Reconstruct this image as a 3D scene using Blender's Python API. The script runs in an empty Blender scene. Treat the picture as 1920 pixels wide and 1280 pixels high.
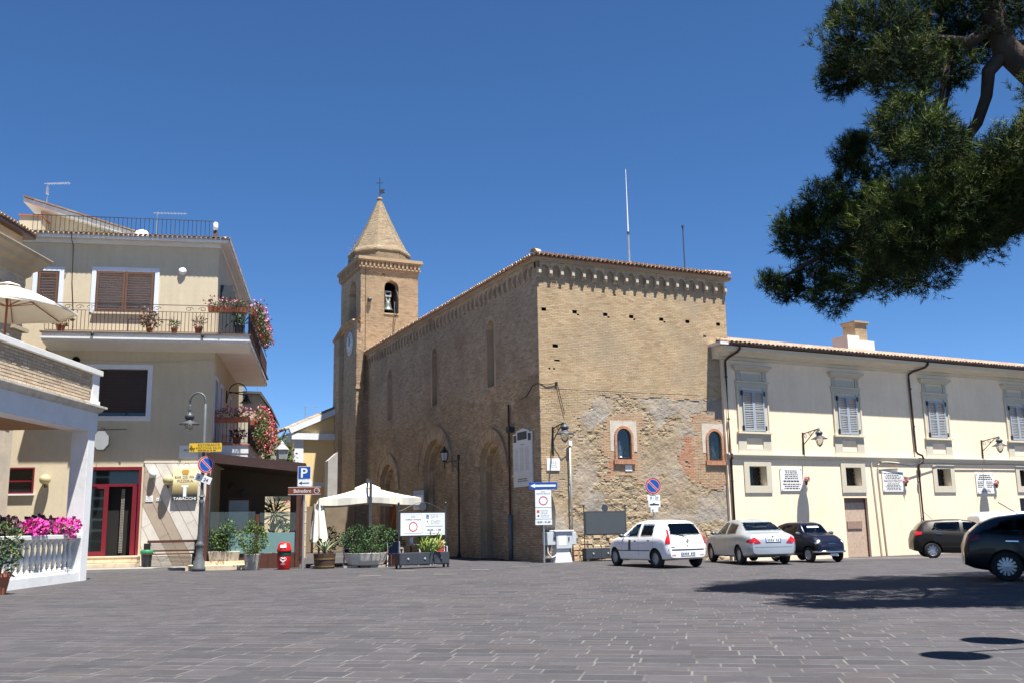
import bpy, math, random
import numpy as np
from mathutils import Vector, Matrix
from mathutils.bvhtree import BVHTree

rng = random.Random(7)
nrg = np.random.default_rng(7)
R = math.radians
scene = bpy.context.scene
COL = scene.collection

# ------------------------------------------------------------------ camera, sky, sun, exposure
CAM_H = 1.48
PITCH, ROLL = R(10.66), R(1.01)
cam_d = bpy.data.cameras.new('camera'); cam = bpy.data.objects.new('camera', cam_d); COL.objects.link(cam)
cam_d.sensor_fit = 'HORIZONTAL'; cam_d.sensor_width = 36.0; cam_d.lens = 1800.0 / 1920.0 * 36.0
cam_d.clip_start = 0.1; cam_d.clip_end = 3000
cp, sp, cr, sr = math.cos(PITCH), math.sin(PITCH), math.cos(ROLL), math.sin(ROLL)
fw = Vector((0, cp, sp)); up0 = Vector((0, -sp, cp)); ri0 = Vector((1, 0, 0))
ri = ri0 * cr - up0 * sr; upv = ri0 * sr + up0 * cr
M = Matrix(((ri.x, upv.x, -fw.x, 0), (ri.y, upv.y, -fw.y, 0), (ri.z, upv.z, -fw.z, CAM_H), (0, 0, 0, 1)))
cam.matrix_world = M
scene.camera = cam

SUN_DIR = Vector((0.69, -0.724, 3.16)).normalized()          # towards the sun
world = bpy.data.worlds.new('World'); scene.world = world; world.use_nodes = True
wn = world.node_tree; wn.nodes.clear()
sky = wn.nodes.new('ShaderNodeTexSky'); sky.sky_type = 'NISHITA'; sky.sun_disc = False
sky.sun_elevation = math.asin(SUN_DIR.z); sky.sun_rotation = math.atan2(SUN_DIR.x, SUN_DIR.y)
sky.altitude = 2500; sky.air_density = 0.85; sky.dust_density = 0.0; sky.ozone_density = 6.0
bg = wn.nodes.new('ShaderNodeBackground'); bg.inputs['Strength'].default_value = 0.058
wo = wn.nodes.new('ShaderNodeOutputWorld')
hs = wn.nodes.new('ShaderNodeHueSaturation'); hs.inputs['Saturation'].default_value = 1.13
wn.links.new(sky.outputs[0], hs.inputs['Color']); wn.links.new(hs.outputs[0], bg.inputs[0]); wn.links.new(bg.outputs[0], wo.inputs[0])
sun_d = bpy.data.lights.new('sun', 'SUN'); sun_d.energy = 5.0; sun_d.angle = R(0.53); sun_d.color = (1.0, 0.955, 0.88)
sun = bpy.data.objects.new('sun', sun_d); COL.objects.link(sun)
sun.rotation_euler = SUN_DIR.to_track_quat('Z', 'Y').to_euler(); sun.location = (20, -20, 60)
scene.view_settings.view_transform = 'Standard'; scene.view_settings.look = 'None'
scene.view_settings.exposure = 1.47; scene.view_settings.gamma = 1.0
scene.view_settings.use_curve_mapping = False
scene.cycles.max_bounces = 6

# ------------------------------------------------------------------ materials
def _lin(c):
    return tuple(c[:3]) + (1.0,)
def mat(name, col, rough=0.8, var=0.12, scale=2.0, bump=0.0, bscale=30.0, metal=0.0, spec=0.4, ramp=None, att=False,
        stain=None, coat=0.0, alpha=1.0, trans=0.0, fine=0.06, streak=False, stain_lo=.52, stain_hi=.72, stain_scale=0.45):
    m = bpy.data.materials.new(name); m.use_nodes = True
    nt = m.node_tree; n = nt.nodes; l = nt.links
    b = n['Principled BSDF']
    b.inputs['Roughness'].default_value = rough; b.inputs['Metallic'].default_value = metal
    b.inputs['Specular IOR Level'].default_value = spec
    if coat: b.inputs['Coat Weight'].default_value = coat; b.inputs['Coat Roughness'].default_value = 0.04
    if trans: b.inputs['Transmission Weight'].default_value = trans
    b.inputs['Alpha'].default_value = alpha
    geo = n.new('ShaderNodeNewGeometry')
    pos = geo.outputs['Position']
    if att:
        a = n.new('ShaderNodeAttribute'); a.attribute_name = 'var'
        oi = n.new('ShaderNodeObjectInfo')
        ad = n.new('ShaderNodeMath'); ad.operation = 'ADD'; l.new(a.outputs['Fac'], ad.inputs[0]); l.new(oi.outputs['Random'], ad.inputs[1])
        fr = n.new('ShaderNodeMath'); fr.operation = 'FRACT'; l.new(ad.outputs[0], fr.inputs[0])
        if att == 'own': fr = a
        cr_ = n.new('ShaderNodeValToRGB'); l.new(fr.outputs['Fac'] if att == 'own' else fr.outputs[0], cr_.inputs[0])
        cols = ramp or [col]
        e = cr_.color_ramp.elements
        while len(e) < len(cols): e.new(0.5)
        for i, c in enumerate(cols):
            e[i].position = i / max(1, len(cols) - 1); e[i].color = _lin(c)
        base = cr_.outputs[0]
    else:
        rg = n.new('ShaderNodeRGB'); rg.outputs[0].default_value = _lin(col); base = rg.outputs[0]
    def noisy(inp, sc, amt, detail=5, stretch=None):
        nz = n.new('ShaderNodeTexNoise'); nz.inputs['Scale'].default_value = sc; nz.inputs['Detail'].default_value = detail
        nz.inputs['Roughness'].default_value = 0.6
        if stretch:
            mp = n.new('ShaderNodeMapping'); mp.inputs['Scale'].default_value = stretch; l.new(pos, mp.inputs[0]); l.new(mp.outputs[0], nz.inputs['Vector'])
        else: l.new(pos, nz.inputs['Vector'])
        mr = n.new('ShaderNodeMapRange'); mr.inputs[1].default_value = 0.25; mr.inputs[2].default_value = 0.75
        mr.inputs[3].default_value = 1 - amt; mr.inputs[4].default_value = 1 + amt; l.new(nz.outputs[0], mr.inputs[0])
        mx = n.new('ShaderNodeMix'); mx.data_type = 'RGBA'; mx.blend_type = 'MULTIPLY'; mx.inputs[0].default_value = 1.0
        cmb = n.new('ShaderNodeCombineColor'); [l.new(mr.outputs[0], cmb.inputs[i]) for i in range(3)]
        l.new(inp, mx.inputs[6]); l.new(cmb.outputs[0], mx.inputs[7])
        return mx.outputs[2]
    if var: base = noisy(base, scale, var)
    if fine: base = noisy(base, scale * 14, fine, 3)
    if streak: base = noisy(base, 1.0, 0.16 if streak is True else streak, 4, (5, 5, 0.5))
    if stain:
        nz = n.new('ShaderNodeTexNoise'); nz.inputs['Scale'].default_value = stain_scale; nz.inputs['Detail'].default_value = 7; nz.inputs['Roughness'].default_value = .65
        l.new(pos, nz.inputs['Vector'])
        mr = n.new('ShaderNodeMapRange'); mr.inputs[1].default_value = stain_lo; mr.inputs[2].default_value = stain_hi; l.new(nz.outputs[0], mr.inputs[0])
        mx = n.new('ShaderNodeMix'); mx.data_type = 'RGBA'; l.new(mr.outputs[0], mx.inputs[0]); l.new(base, mx.inputs[6]); mx.inputs[7].default_value = _lin(stain)
        base = mx.outputs[2]
    l.new(base, b.inputs['Base Color'])
    if bump:
        nz = n.new('ShaderNodeTexNoise'); nz.inputs['Scale'].default_value = bscale; nz.inputs['Detail'].default_value = 4; l.new(pos, nz.inputs['Vector'])
        bm_ = n.new('ShaderNodeBump'); bm_.inputs['Strength'].default_value = bump; bm_.inputs['Distance'].default_value = 0.02
        l.new(nz.outputs[0], bm_.inputs['Height']); l.new(bm_.outputs[0], b.inputs['Normal'])
    return m

TAN = [(0.354, 0.255, 0.145), (0.432, 0.324, 0.194), (0.386, 0.278, 0.163), (0.478, 0.369, 0.233), (0.408, 0.291, 0.173), (0.463, 0.345, 0.216), (0.332, 0.214, 0.122)]
GRB = [(0.366, 0.275, 0.183), (0.488, 0.378, 0.262), (0.415, 0.317, 0.220), (0.549, 0.433, 0.305), (0.439, 0.323, 0.220), (0.512, 0.390, 0.268), (0.317, 0.232, 0.159)]
TWR = [(0.324, 0.231, 0.142), (0.376, 0.276, 0.178), (0.299, 0.206, 0.123), (0.402, 0.308, 0.203), (0.364, 0.257, 0.160), (0.272, 0.167, 0.102)]
m_brick = mat('brick_tan', TAN[0], .9, .17, .7, .35, 60, ramp=TAN, att=True, stain=(.33, .27, .19), stain_lo=.48, stain_hi=.80, fine=.08)
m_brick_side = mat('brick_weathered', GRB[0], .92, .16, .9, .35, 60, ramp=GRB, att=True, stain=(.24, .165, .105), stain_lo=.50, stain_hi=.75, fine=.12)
m_brick_tower = mat('brick_tower', TWR[0], .9, .18, .8, .35, 60, ramp=TWR, att=True, stain=(.34, .24, .15), stain_lo=.55, stain_hi=.8, fine=.12)
m_mortar = mat('lime_mortar', (.40, .315, .20), .95, .15, 3, .4, 50)
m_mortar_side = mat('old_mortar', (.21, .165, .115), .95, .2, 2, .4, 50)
m_brick_orange = mat('orange_brick', (.46, .3, .18), .9, .12, 2, .3, 60, att=True, ramp=[(.40, .255, .15), (.45, .32, .205), (.39, .225, .13), (.44, .335, .22), (.42, .275, .165)])
m_rubble = mat('rubble_plaster', (.47, .355, .225), .95, .20, 1.3, .9, 22, stain=(.43, .37, .29), stain_lo=.46, stain_hi=.60, stain_scale=.8, fine=.2)
m_rub = mat('rubble_masonry', (.5, .4, .28), .95, .16, 1.6, .8, 26, att='own', ramp=[(0.296, 0.262, 0.219), (0.323, 0.266, 0.204), (0.308, 0.235, 0.154), (0.277, 0.212, 0.135), (0.323, 0.254, 0.162), (0.269, 0.212, 0.142), (0.339, 0.262, 0.166), (0.293, 0.196, 0.119)], fine=.16)
m_stone = mat('field_stone', (.45, .36, .25), .95, .15, 2, .6, 30, ramp=[(.50, .37, .22), (.42, .36, .28), (.58, .45, .29), (.44, .25, .15), (.52, .42, .28)], att=True)
m_redbrick = mat('red_brick', (.42, .2, .12), .9, .12, 2, .3, 60, ramp=[(.40, .19, .11), (.46, .25, .15), (.36, .17, .10)], att=True)
m_tile = mat('clay_tile', (.5, .33, .22), .9, .2, 3, .3, 40, ramp=[(.40, .27, .18), (.52, .36, .24), (.46, .36, .26), (.58, .42, .30), (.42, .24, .15), (.5, .42, .33)], att=True, stain=(.30, .26, .20), stain_lo=.6, stain_hi=.75, stain_scale=3)
m_tile_pale = mat('pale_tile', (.6, .45, .33), .9, .2, 3, .3, 40, ramp=[(.23, .165, .115), (.28, .22, .16), (.21, .14, .095), (.33, .275, .215), (.23, .13, .085), (.26, .21, .16)], att=True)
m_cream = mat('cream_render', (.85, .685, .495), .9, .06, .5, .15, 12, fine=.025, streak=.055, stain=(.77, .605, .43), stain_lo=.52, stain_hi=.85, stain_scale=.7)
m_trim = mat('stone_trim', (.51, .465, .37), .85, .07, 1.5, .1, 20)
m_trim_lt = mat('light_trim', (.62, .55, .425), .85, .05, 1.5, .1, 20)
m_brown = mat('brown_metal', (.055, .03, .024), .45, .15, 4)
m_shut = mat('blue_grey_shutter', (.33, .37, .415), .5, .06, 4, fine=.03)
m_iron = mat('black_iron', (.022, .022, .024), .5, .2, 6)
m_dark = mat('dark_interior', (.012, .011, .010), .9, 0, fine=0)
m_glass = mat('dark_glass', (.012, .016, .018), .04, 0, fine=0, spec=.7)
m_white = mat('white_paint', (.78, .78, .77), .6, .06, 2, fine=.03)
m_white_old = mat('weathered_white', (.70, .69, .66), .8, .10, 2, .2, 30, stain=(.50, .48, .43), stain_lo=.6, stain_hi=.8, stain_scale=2)
m_marble = mat('white_marble', (.72, .71, .69), .45, .06, 3, fine=.03)
m_ink = mat('dark_lettering', (.04, .04, .045), .7, 0, fine=0)
m_render = mat('tan_render', (.55, .475, .34), .9, .06, .6, .12, 14, fine=.03, streak=.06)
m_slabwhite = mat('white_concrete', (.66, .655, .635), .8, .07, 1.2, .1, 20)
m_wood = mat('brown_wood_shutter', (.125, .062, .040), .6, .15, 5)
m_red = mat('dark_red_frame', (.16, .012, .022), .4, .08, 4)
m_grey = mat('grey_metal', (.32, .33, .34), .45, .08, 4)
m_galv = mat('galvanised_steel', (.42, .43, .44), .4, .1, 6, metal=.6)
m_charcoal = mat('charcoal_metal', (.045, .052, .062), .45, .1, 4)
m_signwhite = mat('sign_white', (.74, .78, .80), .45, .03, 2, fine=.02)
m_signblue = mat('sign_blue', (.012, .075, .34), .4, .04, 2, fine=0)
m_signred = mat('sign_red', (.50, .012, .02), .4, .05, 2, fine=0)
m_signyel = mat('sign_yellow', (.72, .46, .035), .5, .05, 2, fine=.03)
m_signbrown = mat('sign_brown', (.17, .045, .016), .5, .05, 2, fine=.03)
m_canvas = mat('cream_canvas', (.66, .62, .53), .9, .05, 2, .1, 60, fine=.03)
m_terra = mat('terracotta', (.36, .125, .065), .8, .15, 5)
m_concrete = mat('concrete_pot', (.42, .38, .32), .9, .15, 4, .3, 40, stain=(.24, .21, .17), stain_scale=5)
m_yellow = mat('ochre_render', (.72, .53, .27), .9, .06, .7, .1, 14)
m_bell = mat('bronze_bell', (.14, .15, .14), .5, .2, 4, metal=.5)
def leafmat(name, c, v=.25):
    m = mat(name, c, .55, v, 6, spec=.3, fine=.1)
    return m
m_leaf = leafmat('shrub_leaf', (.055, .105, .025)); m_leaf2 = leafmat('dark_leaf', (.03, .07, .022)); m_leafy = leafmat('yellow_green_leaf', (.13, .17, .03))
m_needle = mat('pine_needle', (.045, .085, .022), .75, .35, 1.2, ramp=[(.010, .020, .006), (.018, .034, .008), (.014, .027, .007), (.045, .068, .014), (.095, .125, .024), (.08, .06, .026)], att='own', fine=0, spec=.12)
m_bark = mat('pine_bark', (.07, .05, .038), .95, .3, 5, .6, 20)
m_pink = mat('pink_petal', (.52, .15, .22), .6, .3, 8, fine=0); m_magenta = mat('magenta_petal', (.60, .04, .30), .6, .25, 8, fine=0)
m_redfl = mat('red_petal', (.45, .045, .03), .6, .25, 8, fine=0); m_purple = mat('dark_purple_petal', (.06, .008, .035), .6, .2, 8, fine=0)
m_dry = mat('dry_plant', (.20, .14, .09), .9, .3, 6)

# ------------------------------------------------------------------ mesh helpers
class MB:
    def __init__(s): s.v = []; s.f = []; s.a = []
    def add(s, vs, fs, a=None):
        o = len(s.v); s.v.extend(vs); s.f.extend([tuple(i + o for i in f) for f in fs])
        if a is not None: s.a.extend([a] * len(fs))
        return s
    def box(s, x0, x1, y0, y1, z0, z1, a=None):
        return s.add([(x0, y0, z0), (x1, y0, z0), (x1, y1, z0), (x0, y1, z0), (x0, y0, z1), (x1, y0, z1), (x1, y1, z1), (x0, y1, z1)],
                     [(0, 3, 2, 1), (4, 5, 6, 7), (0, 1, 5, 4), (1, 2, 6, 5), (2, 3, 7, 6), (3, 0, 4, 7)], a)
    def mbox(s, mtx, sx, sy, sz):
        vs = [mtx @ Vector((x * sx / 2, y * sy / 2, z * sz / 2)) for z in (-1, 1) for x, y in ((-1, -1), (1, -1), (1, 1), (-1, 1))]
        return s.add([tuple(v) for v in vs], [(0, 3, 2, 1), (4, 5, 6, 7), (0, 1, 5, 4), (1, 2, 6, 5), (2, 3, 7, 6), (3, 0, 4, 7)])
    def bar(s, p, q, w, h=None):
        p, q = Vector(p), Vector(q); d = q - p; L = d.length
        m = Matrix.Translation((p + q) / 2) @ d.to_track_quat('Y', 'Z').to_matrix().to_4x4()
        return s.mbox(m, w, L, h or w)
    def tube(s, pts, r, n=8, cap=True):
        pts = [Vector(p) for p in pts]; k = len(pts); rs = r if isinstance(r, (list, tuple)) else [r] * k
        vs = []; ref = Vector((0, 0, 1))
        for i, p in enumerate(pts):
            d = (pts[min(i + 1, k - 1)] - pts[max(i - 1, 0)]).normalized()
            a = d.cross(ref)
            if a.length < 1e-3: a = d.cross(Vector((1, 0, 0)))
            a.normalize(); b = d.cross(a).normalized()
            for j in range(n):
                t = 2 * math.pi * j / n; vs.append(tuple(p + (a * math.cos(t) + b * math.sin(t)) * rs[i]))
        fs = [(i * n + j, i * n + (j + 1) % n, (i + 1) * n + (j + 1) % n, (i + 1) * n + j) for i in range(k - 1) for j in range(n)]
        if cap: fs += [tuple(range(n))[::-1], tuple(range((k - 1) * n, k * n))]
        return s.add(vs, fs)
    def ring(s, r0, r1, th, c, n=30):
        return s.lathe([(r0, 0), (r1, 0), (r1, th), (r0, th), (r0, 0)], n, c, Matrix.Rotation(math.pi / 2, 4, 'X'), cap=False)
    def lathe(s, prof, n=16, c=(0, 0, 0), mtx=None, cap=True):
        vs = []
        for r, z in prof:
            for j in range(n):
                t = 2 * math.pi * j / n; v = Vector((r * math.cos(t), r * math.sin(t), z))
                if mtx is not None: v = mtx @ v
                vs.append((v.x + c[0], v.y + c[1], v.z + c[2]))
        k = len(prof)
        fs = [(i * n + j, i * n + (j + 1) % n, (i + 1) * n + (j + 1) % n, (i + 1) * n + j) for i in range(k - 1) for j in range(n)]
        if cap: fs += [tuple(range(n))[::-1], tuple(range((k - 1) * n, k * n))]
        return s.add(vs, fs)
    def prism(s, poly, y0, y1, ax='y', a=None):
        n = len(poly)
        def P(p, d):
            return (p[0], d, p[1]) if ax == 'y' else ((d, p[0], p[1]) if ax == 'x' else (p[0], p[1], d))
        vs = [P(p, y0) for p in poly] + [P(p, y1) for p in poly]
        fs = [tuple(range(n)), tuple(range(2 * n - 1, n - 1, -1))] + [(i + n, (i + 1) % n + n, (i + 1) % n, i) for i in range(n)]
        return s.add(vs, fs, a)
    def quad(s, a, b, c, d, at=None): return s.add([tuple(a), tuple(b), tuple(c), tuple(d)], [(0, 1, 2, 3)], at)
    def mesh(s, name, m=None, smooth=False, fix=True):
        me = bpy.data.meshes.new(name); me.from_pydata(s.v, [], s.f)
        if s.a and len(s.a) == len(s.f):
            at = me.attributes.new('var', 'FLOAT', 'FACE'); at.data.foreach_set('value', np.array(s.a, dtype=np.float32))
        if m is not None: me.materials.append(m)
        if fix and len(s.f) < 20000:
            import bmesh
            b = bmesh.new(); b.from_mesh(me); bmesh.ops.recalc_face_normals(b, faces=b.faces); b.to_mesh(me); b.free()
        if smooth:
            me.polygons.foreach_set('use_smooth', [True] * len(me.polygons))
        me.update(); return me
    def build(s, name, m, parent=None, smooth=False, loc=None, rot=None, bevel=0, auto=None, **props):
        me = s.mesh(name, m, smooth)
        return link(name, me, parent, loc, rot, bevel, auto, **props)
def link(name, me, parent=None, loc=None, rot=None, bevel=0, auto=None, **props):
    o = bpy.data.objects.new(name, me); COL.objects.link(o)
    if parent is not None: o.parent = parent
    if loc is not None: o.location = loc
    if rot is not None: o.rotation_euler = rot
    if bevel:
        md = o.modifiers.new('bevel', 'BEVEL'); md.width = bevel; md.segments = 2; md.limit_method = 'ANGLE'
    if auto:
        try:
            me.polygons.foreach_set('use_smooth', [True] * len(me.polygons)); me.set_sharp_from_angle(angle=R(auto))
        except Exception: pass
    for k, v in props.items(): o[k] = v
    return o
def tag(o, label, cat, group=None):
    o['label'] = label; o['category'] = cat
    if group: o['group'] = group
    return o
def emp(name, loc, rz=0, label=None, cat=None, group=None):
    o = bpy.data.objects.new(name, None); COL.objects.link(o); o.location = loc; o.rotation_euler = (0, 0, rz); o.empty_display_size = .2
    if label: tag(o, label, cat, group)
    return o
def fastmesh(name, V, F, m, var=None, smooth=False):
    me = bpy.data.meshes.new(name); V = np.asarray(V, np.float32); F = np.asarray(F, np.int32)
    nf, k = F.shape
    me.vertices.add(len(V)); me.vertices.foreach_set('co', V.ravel())
    me.loops.add(nf * k); me.loops.foreach_set('vertex_index', F.ravel())
    me.polygons.add(nf); me.polygons.foreach_set('loop_start', np.arange(0, nf * k, k, dtype=np.int32))
    try: me.polygons.foreach_set('loop_total', np.full(nf, k, dtype=np.int32))
    except Exception: pass
    if m: me.materials.append(m)
    if var is not None:
        at = me.attributes.new('var', 'FLOAT', 'FACE'); at.data.foreach_set('value', np.asarray(var, np.float32))
    me.polygons.foreach_set('use_smooth', np.full(nf, bool(smooth)))
    me.update(calc_edges=True); me.validate(); return me
_txt = {}
def text(s, w, h, m, parent, loc, rot=(math.pi / 2, 0, 0), name='lettering', ext=.002, al='C', bold=0):
    """lettering fitted into w x h, centred at loc; flat, a few mm thick"""
    cu = bpy.data.curves.new('t', 'FONT'); cu.body = s; cu.size = 1; cu.extrude = 0; cu.resolution_u = 3; cu.offset = bold
    cu.space_line = 1.0
    ob = bpy.data.objects.new('t', cu)
    me = bpy.data.meshes.new_from_object(ob); bpy.data.objects.remove(ob)
    if len(me.vertices) == 0: return None
    co = np.empty(len(me.vertices) * 3, np.float32); me.vertices.foreach_get('co', co); co = co.reshape(-1, 3)
    mn, mx = co.min(0), co.max(0); sc = (w / max(1e-6, mx[0] - mn[0]), h / max(1e-6, mx[1] - mn[1]))
    co[:, 0] = (co[:, 0] - (mn[0] + mx[0]) / 2) * sc[0]; co[:, 1] = (co[:, 1] - (mn[1] + mx[1]) / 2) * sc[1]; co[:, 2] = ext
    me.vertices.foreach_set('co', co.ravel()); me.materials.clear(); me.materials.append(m); me.update()
    return link(name, me, parent, loc, rot)
def scribble(x0, x1, z0, z1, rows, y, seed=1, wl=(.05, .16), fill=.55, centre=True):
    """rows of small word-like marks for inscriptions too small to read"""
    r = random.Random(seed); mb = MB(); dz = (z1 - z0) / rows
    for i in range(rows):
        z = z1 - (i + .5) * dz; W = (x1 - x0) * r.uniform(.6, 1.0); xs = (x0 + x1) / 2 - W / 2 if centre else x0; x = xs
        while x < xs + W - .02:
            w = min(r.uniform(*wl), xs + W - x); mb.quad((x, y, z - dz * fill / 2), (x + w, y, z - dz * fill / 2), (x + w, y, z + dz * fill / 2), (x, y, z + dz * fill / 2)); x += w + r.uniform(.02, .04)
    return mb
def arcpts(cx, cz, r, a0, a1, n): return [(cx + r * math.cos(a0 + (a1 - a0) * i / n), cz + r * math.sin(a0 + (a1 - a0) * i / n)) for i in range(n + 1)]
def dup(o, parent=None):
    c = o.copy(); COL.objects.link(c)
    if parent is not None: c.parent = parent
    return c
def sstep(t): t = np.clip(t, 0, 1); return t * t * (3 - 2 * t)
def gz(x, y): return -0.29 * sstep((np.asarray(x, float) - 3.0) / 8.0) * sstep((np.asarray(y, float) - 33.0) / 10.0)

# leaf clouds ---------------------------------------------------------------
def leaves_np(n, c, rad, size, seed=1, shell=.55, flat=.0, aspect=.5):
    g = np.random.default_rng(seed)
    d = g.normal(size=(n, 3)); d /= np.linalg.norm(d, axis=1)[:, None]
    rr = shell + (1 - shell) * g.random(n) ** .6
    rr *= 1 + .22 * np.sin(d[:, 0] * 5 + seed) * np.cos(d[:, 2] * 4 + seed * 2)
    p = d * rr[:, None] * np.array(rad) + np.array(c)
    a = g.normal(size=(n, 3)) + d * .6 + np.array([0, 0, .3]); a /= np.linalg.norm(a, axis=1)[:, None]
    b = np.cross(a, g.normal(size=(n, 3))); b /= np.linalg.norm(b, axis=1)[:, None]
    s = size * (0.6 + .8 * g.random(n))[:, None]
    nn = np.cross(a, b)
    V = np.stack([p, p + a * s * .5 + b * s * aspect * .5 + nn * s * .08, p + a * s, p + a * s * .5 - b * s * aspect * .5 + nn * s * .08], 1).reshape(-1, 3)
    F = np.arange(n * 4).reshape(-1, 4)
    return V, F
def leaf_part(name, specs, m, parent, size=.09, **kw):
    Vs, Fs, o = [], [], 0
    for i, (n, c, rad) in enumerate(specs):
        V, F = leaves_np(n, c, rad, size, seed=kw.get('seed', 3) + i * 7, shell=kw.get('shell', .5), aspect=kw.get('aspect', .5)); Vs.append(V); Fs.append(F + o); o += len(V)
    return link(name, fastmesh(name, np.concatenate(Vs), np.concatenate(Fs), m), parent)
# ================================================================== the ground and its paving
def grid_sheet(name, xs, ys, zf, m, **props):
    X, Y = np.meshgrid(xs, ys); Z = zf(X, Y)
    V = np.stack([X.ravel(), Y.ravel(), Z.ravel()], 1); nx = len(xs)
    i = np.arange(len(ys) - 1)[:, None] * nx + np.arange(nx - 1)[None, :]; i = i.ravel()
    F = np.stack([i, i + 1, i + nx + 1, i + nx], 1)
    return link(name, fastmesh(name, V, F, m, smooth=True), **props)
m_far = mat('dark_paving_far', (.05, .047, .046), .85, .12, .5)
m_bed = mat('pale_joint_mortar', (.112, .107, .103), .95, .25, 3, .3, 60, stain=(.05, .048, .047), stain_lo=.42, stain_hi=.60, stain_scale=1.3)
m_slab = mat('porphyry_slab', (.12, .115, .118), .85, .10, .35, .25, 90, att=True, fine=.14,
             ramp=[(0.0398, 0.0377, 0.0429), (0.0510, 0.0479, 0.0539), (0.0347, 0.0347, 0.0407), (0.0479, 0.0428, 0.0462), (0.0571, 0.0530, 0.0594), (0.0377, 0.0357, 0.0407), (0.0439, 0.0418, 0.0484), (0.0530, 0.0449, 0.0473), (0.0306, 0.0306, 0.0363), (0.0490, 0.0469, 0.0528)],
             stain=(.062, .058, .054), stain_lo=.55, stain_hi=.85, stain_scale=.35)
xs = np.concatenate([[-900, -300, -120, -60], np.arange(-40, 41, 2.0), [60, 120, 300, 900]]); ys = np.concatenate([[-300, -100, -40, -20], np.arange(-10, 51, 1.5), [60, 90, 150, 400, 1500]])
ground = grid_sheet('ground', xs, ys, lambda x, y: gz(x, y) - .03, m_far, kind='structure')
pavement = grid_sheet('pavement', np.arange(-34, 35, 1.0), np.arange(-6, 49, 1.0), lambda x, y: gz(x, y), m_bed, kind='structure')
def pave():
    a = R(-10.7); e1 = np.array([math.cos(a), math.sin(a)]); e2 = np.array([-math.sin(a), math.cos(a)])
    rec = []; t = -12.0
    while t < 62:
        w = rng.choice([.17, .20, .24, .28, .33, .38]); s = -60 + rng.random()
        lo, hi = -42, 42
        s = lo + rng.random() * .6
        while s < hi:
            L = rng.uniform(.26, .46) + w * rng.uniform(.3, .8); c = e1 * (s + L / 2) + e2 * (t + w / 2)
            if 5.5 < c[1] < 47.5 and abs(c[0]) < .60 * c[1] + 3.0: rec.append((c[0], c[1], L, w))
            s += L
        t += w
    rec = np.array(rec)
    # nearest slabs in view become objects of their own
    inview = (rec[:, 1] > 9.3) & (np.abs(rec[:, 0]) < .545 * rec[:, 1])
    order = np.argsort(np.where(inview, rec[:, 1], 1e9))[:300]
    single = np.zeros(len(rec), bool); single[order] = True
    um = MB(); q = .5; b = .485
    um.add([(-q, -q, 0), (q, -q, 0), (q, q, 0), (-q, q, 0), (-b, -b, 1), (b, -b, 1), (b, b, 1), (-b, b, 1)], [(4, 5, 6, 7), (0, 1, 5, 4), (1, 2, 6, 5), (2, 3, 7, 6), (3, 0, 4, 7)], 0.0)
    me = um.mesh('paving_slab', m_slab)
    for k in order:
        x, y, L, w = rec[k]
        o = link('paving_slab', me, pavement, (x, y, float(gz(x, y)) - .0098), (rng.uniform(-.0004, .0004), rng.uniform(-.0004, .0004), a))
        g = rng.uniform(.006, .015); o.scale = (L - g, w - .022, .0107)
    rr = rec[~single]; n = len(rr)
    g = nrg.uniform(.006, .015, n); hx = (rr[:, 2] - g) / 2; hy = (rr[:, 3] - .022) / 2
    V = np.zeros((n, 8, 3)); top = .0009 + nrg.uniform(-.0002, .0002, n)
    for j, (sx, sy) in enumerate(((-1, -1), (1, -1), (1, 1), (-1, 1))):
        for lay in (0, 1):
            ins = .004 * lay
            p = rr[:, :2] + (sx * (hx - ins))[:, None] * e1 + (sy * (hy - ins))[:, None] * e2
            V[:, lay * 4 + j, :2] = p; V[:, lay * 4 + j, 2] = gz(p[:, 0], p[:, 1]) + (-.006 if lay == 0 else top )
    base = np.array([(4, 5, 6, 7), (0, 1, 5, 4), (1, 2, 6, 5), (2, 3, 7, 6), (3, 0, 4, 7)])
    F = (np.arange(n)[:, None, None] * 8 + base[None]).reshape(-1, 4)
    link('paving_slabs', fastmesh('paving_slabs', V.reshape(-1, 3), F, m_slab, np.repeat(nrg.random(n), 5)), pavement, kind='stuff')
pave()
# low kerb and pavement in front of the corner cafe
# white marks set into the paving
m_mark = mat('white_paving_mark', (.22, .21, .195), .8, .1, 3)
for (x, y, L, w) in ((-3.55, 31.6, .62, .16), (-4.3, 28.9, .66, .14), (-2.1, 29.2, .70, .13), (-1.15, 31.6, .55, .16), (.15, 33.0, .6, .14)):
    MB().box(-L / 2, L / 2, -w / 2, w / 2, 0, .006).build('road_mark', m_mark, pavement, loc=(x, y, float(gz(x, y)) + .013), rot=(0, 0, R(-8)))

# ================================================================== bricks
def vnoise(x, y, sc, seed):
    g = np.random.default_rng(seed); T = g.random((64, 64)); u = np.asarray(x) * sc; v = np.asarray(y) * sc
    i = np.floor(u).astype(int); j = np.floor(v).astype(int); fx = u - i; fy = v - j; fx = fx * fx * (3 - 2 * fx); fy = fy * fy * (3 - 2 * fy)
    a = T[i % 64, j % 64]; b = T[(i + 1) % 64, j % 64]; c = T[i % 64, (j + 1) % 64]; d = T[(i + 1) % 64, (j + 1) % 64]
    return (a * (1 - fx) + b * fx) * (1 - fy) + (c * (1 - fx) + d * fx) * fy
def fbm(x, y, sc, seed, o=4): return sum(vnoise(x, y, sc * 2 ** k, seed + k) * .5 ** k for k in range(o)) / sum(.5 ** k for k in range(o))
def cut(iv, a, b):
    out = []
    for p, q in iv:
        if b <= p or a >= q: out.append((p, q)); continue
        if a > p: out.append((p, a))
        if b < q: out.append((b, q))
    return out
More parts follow.
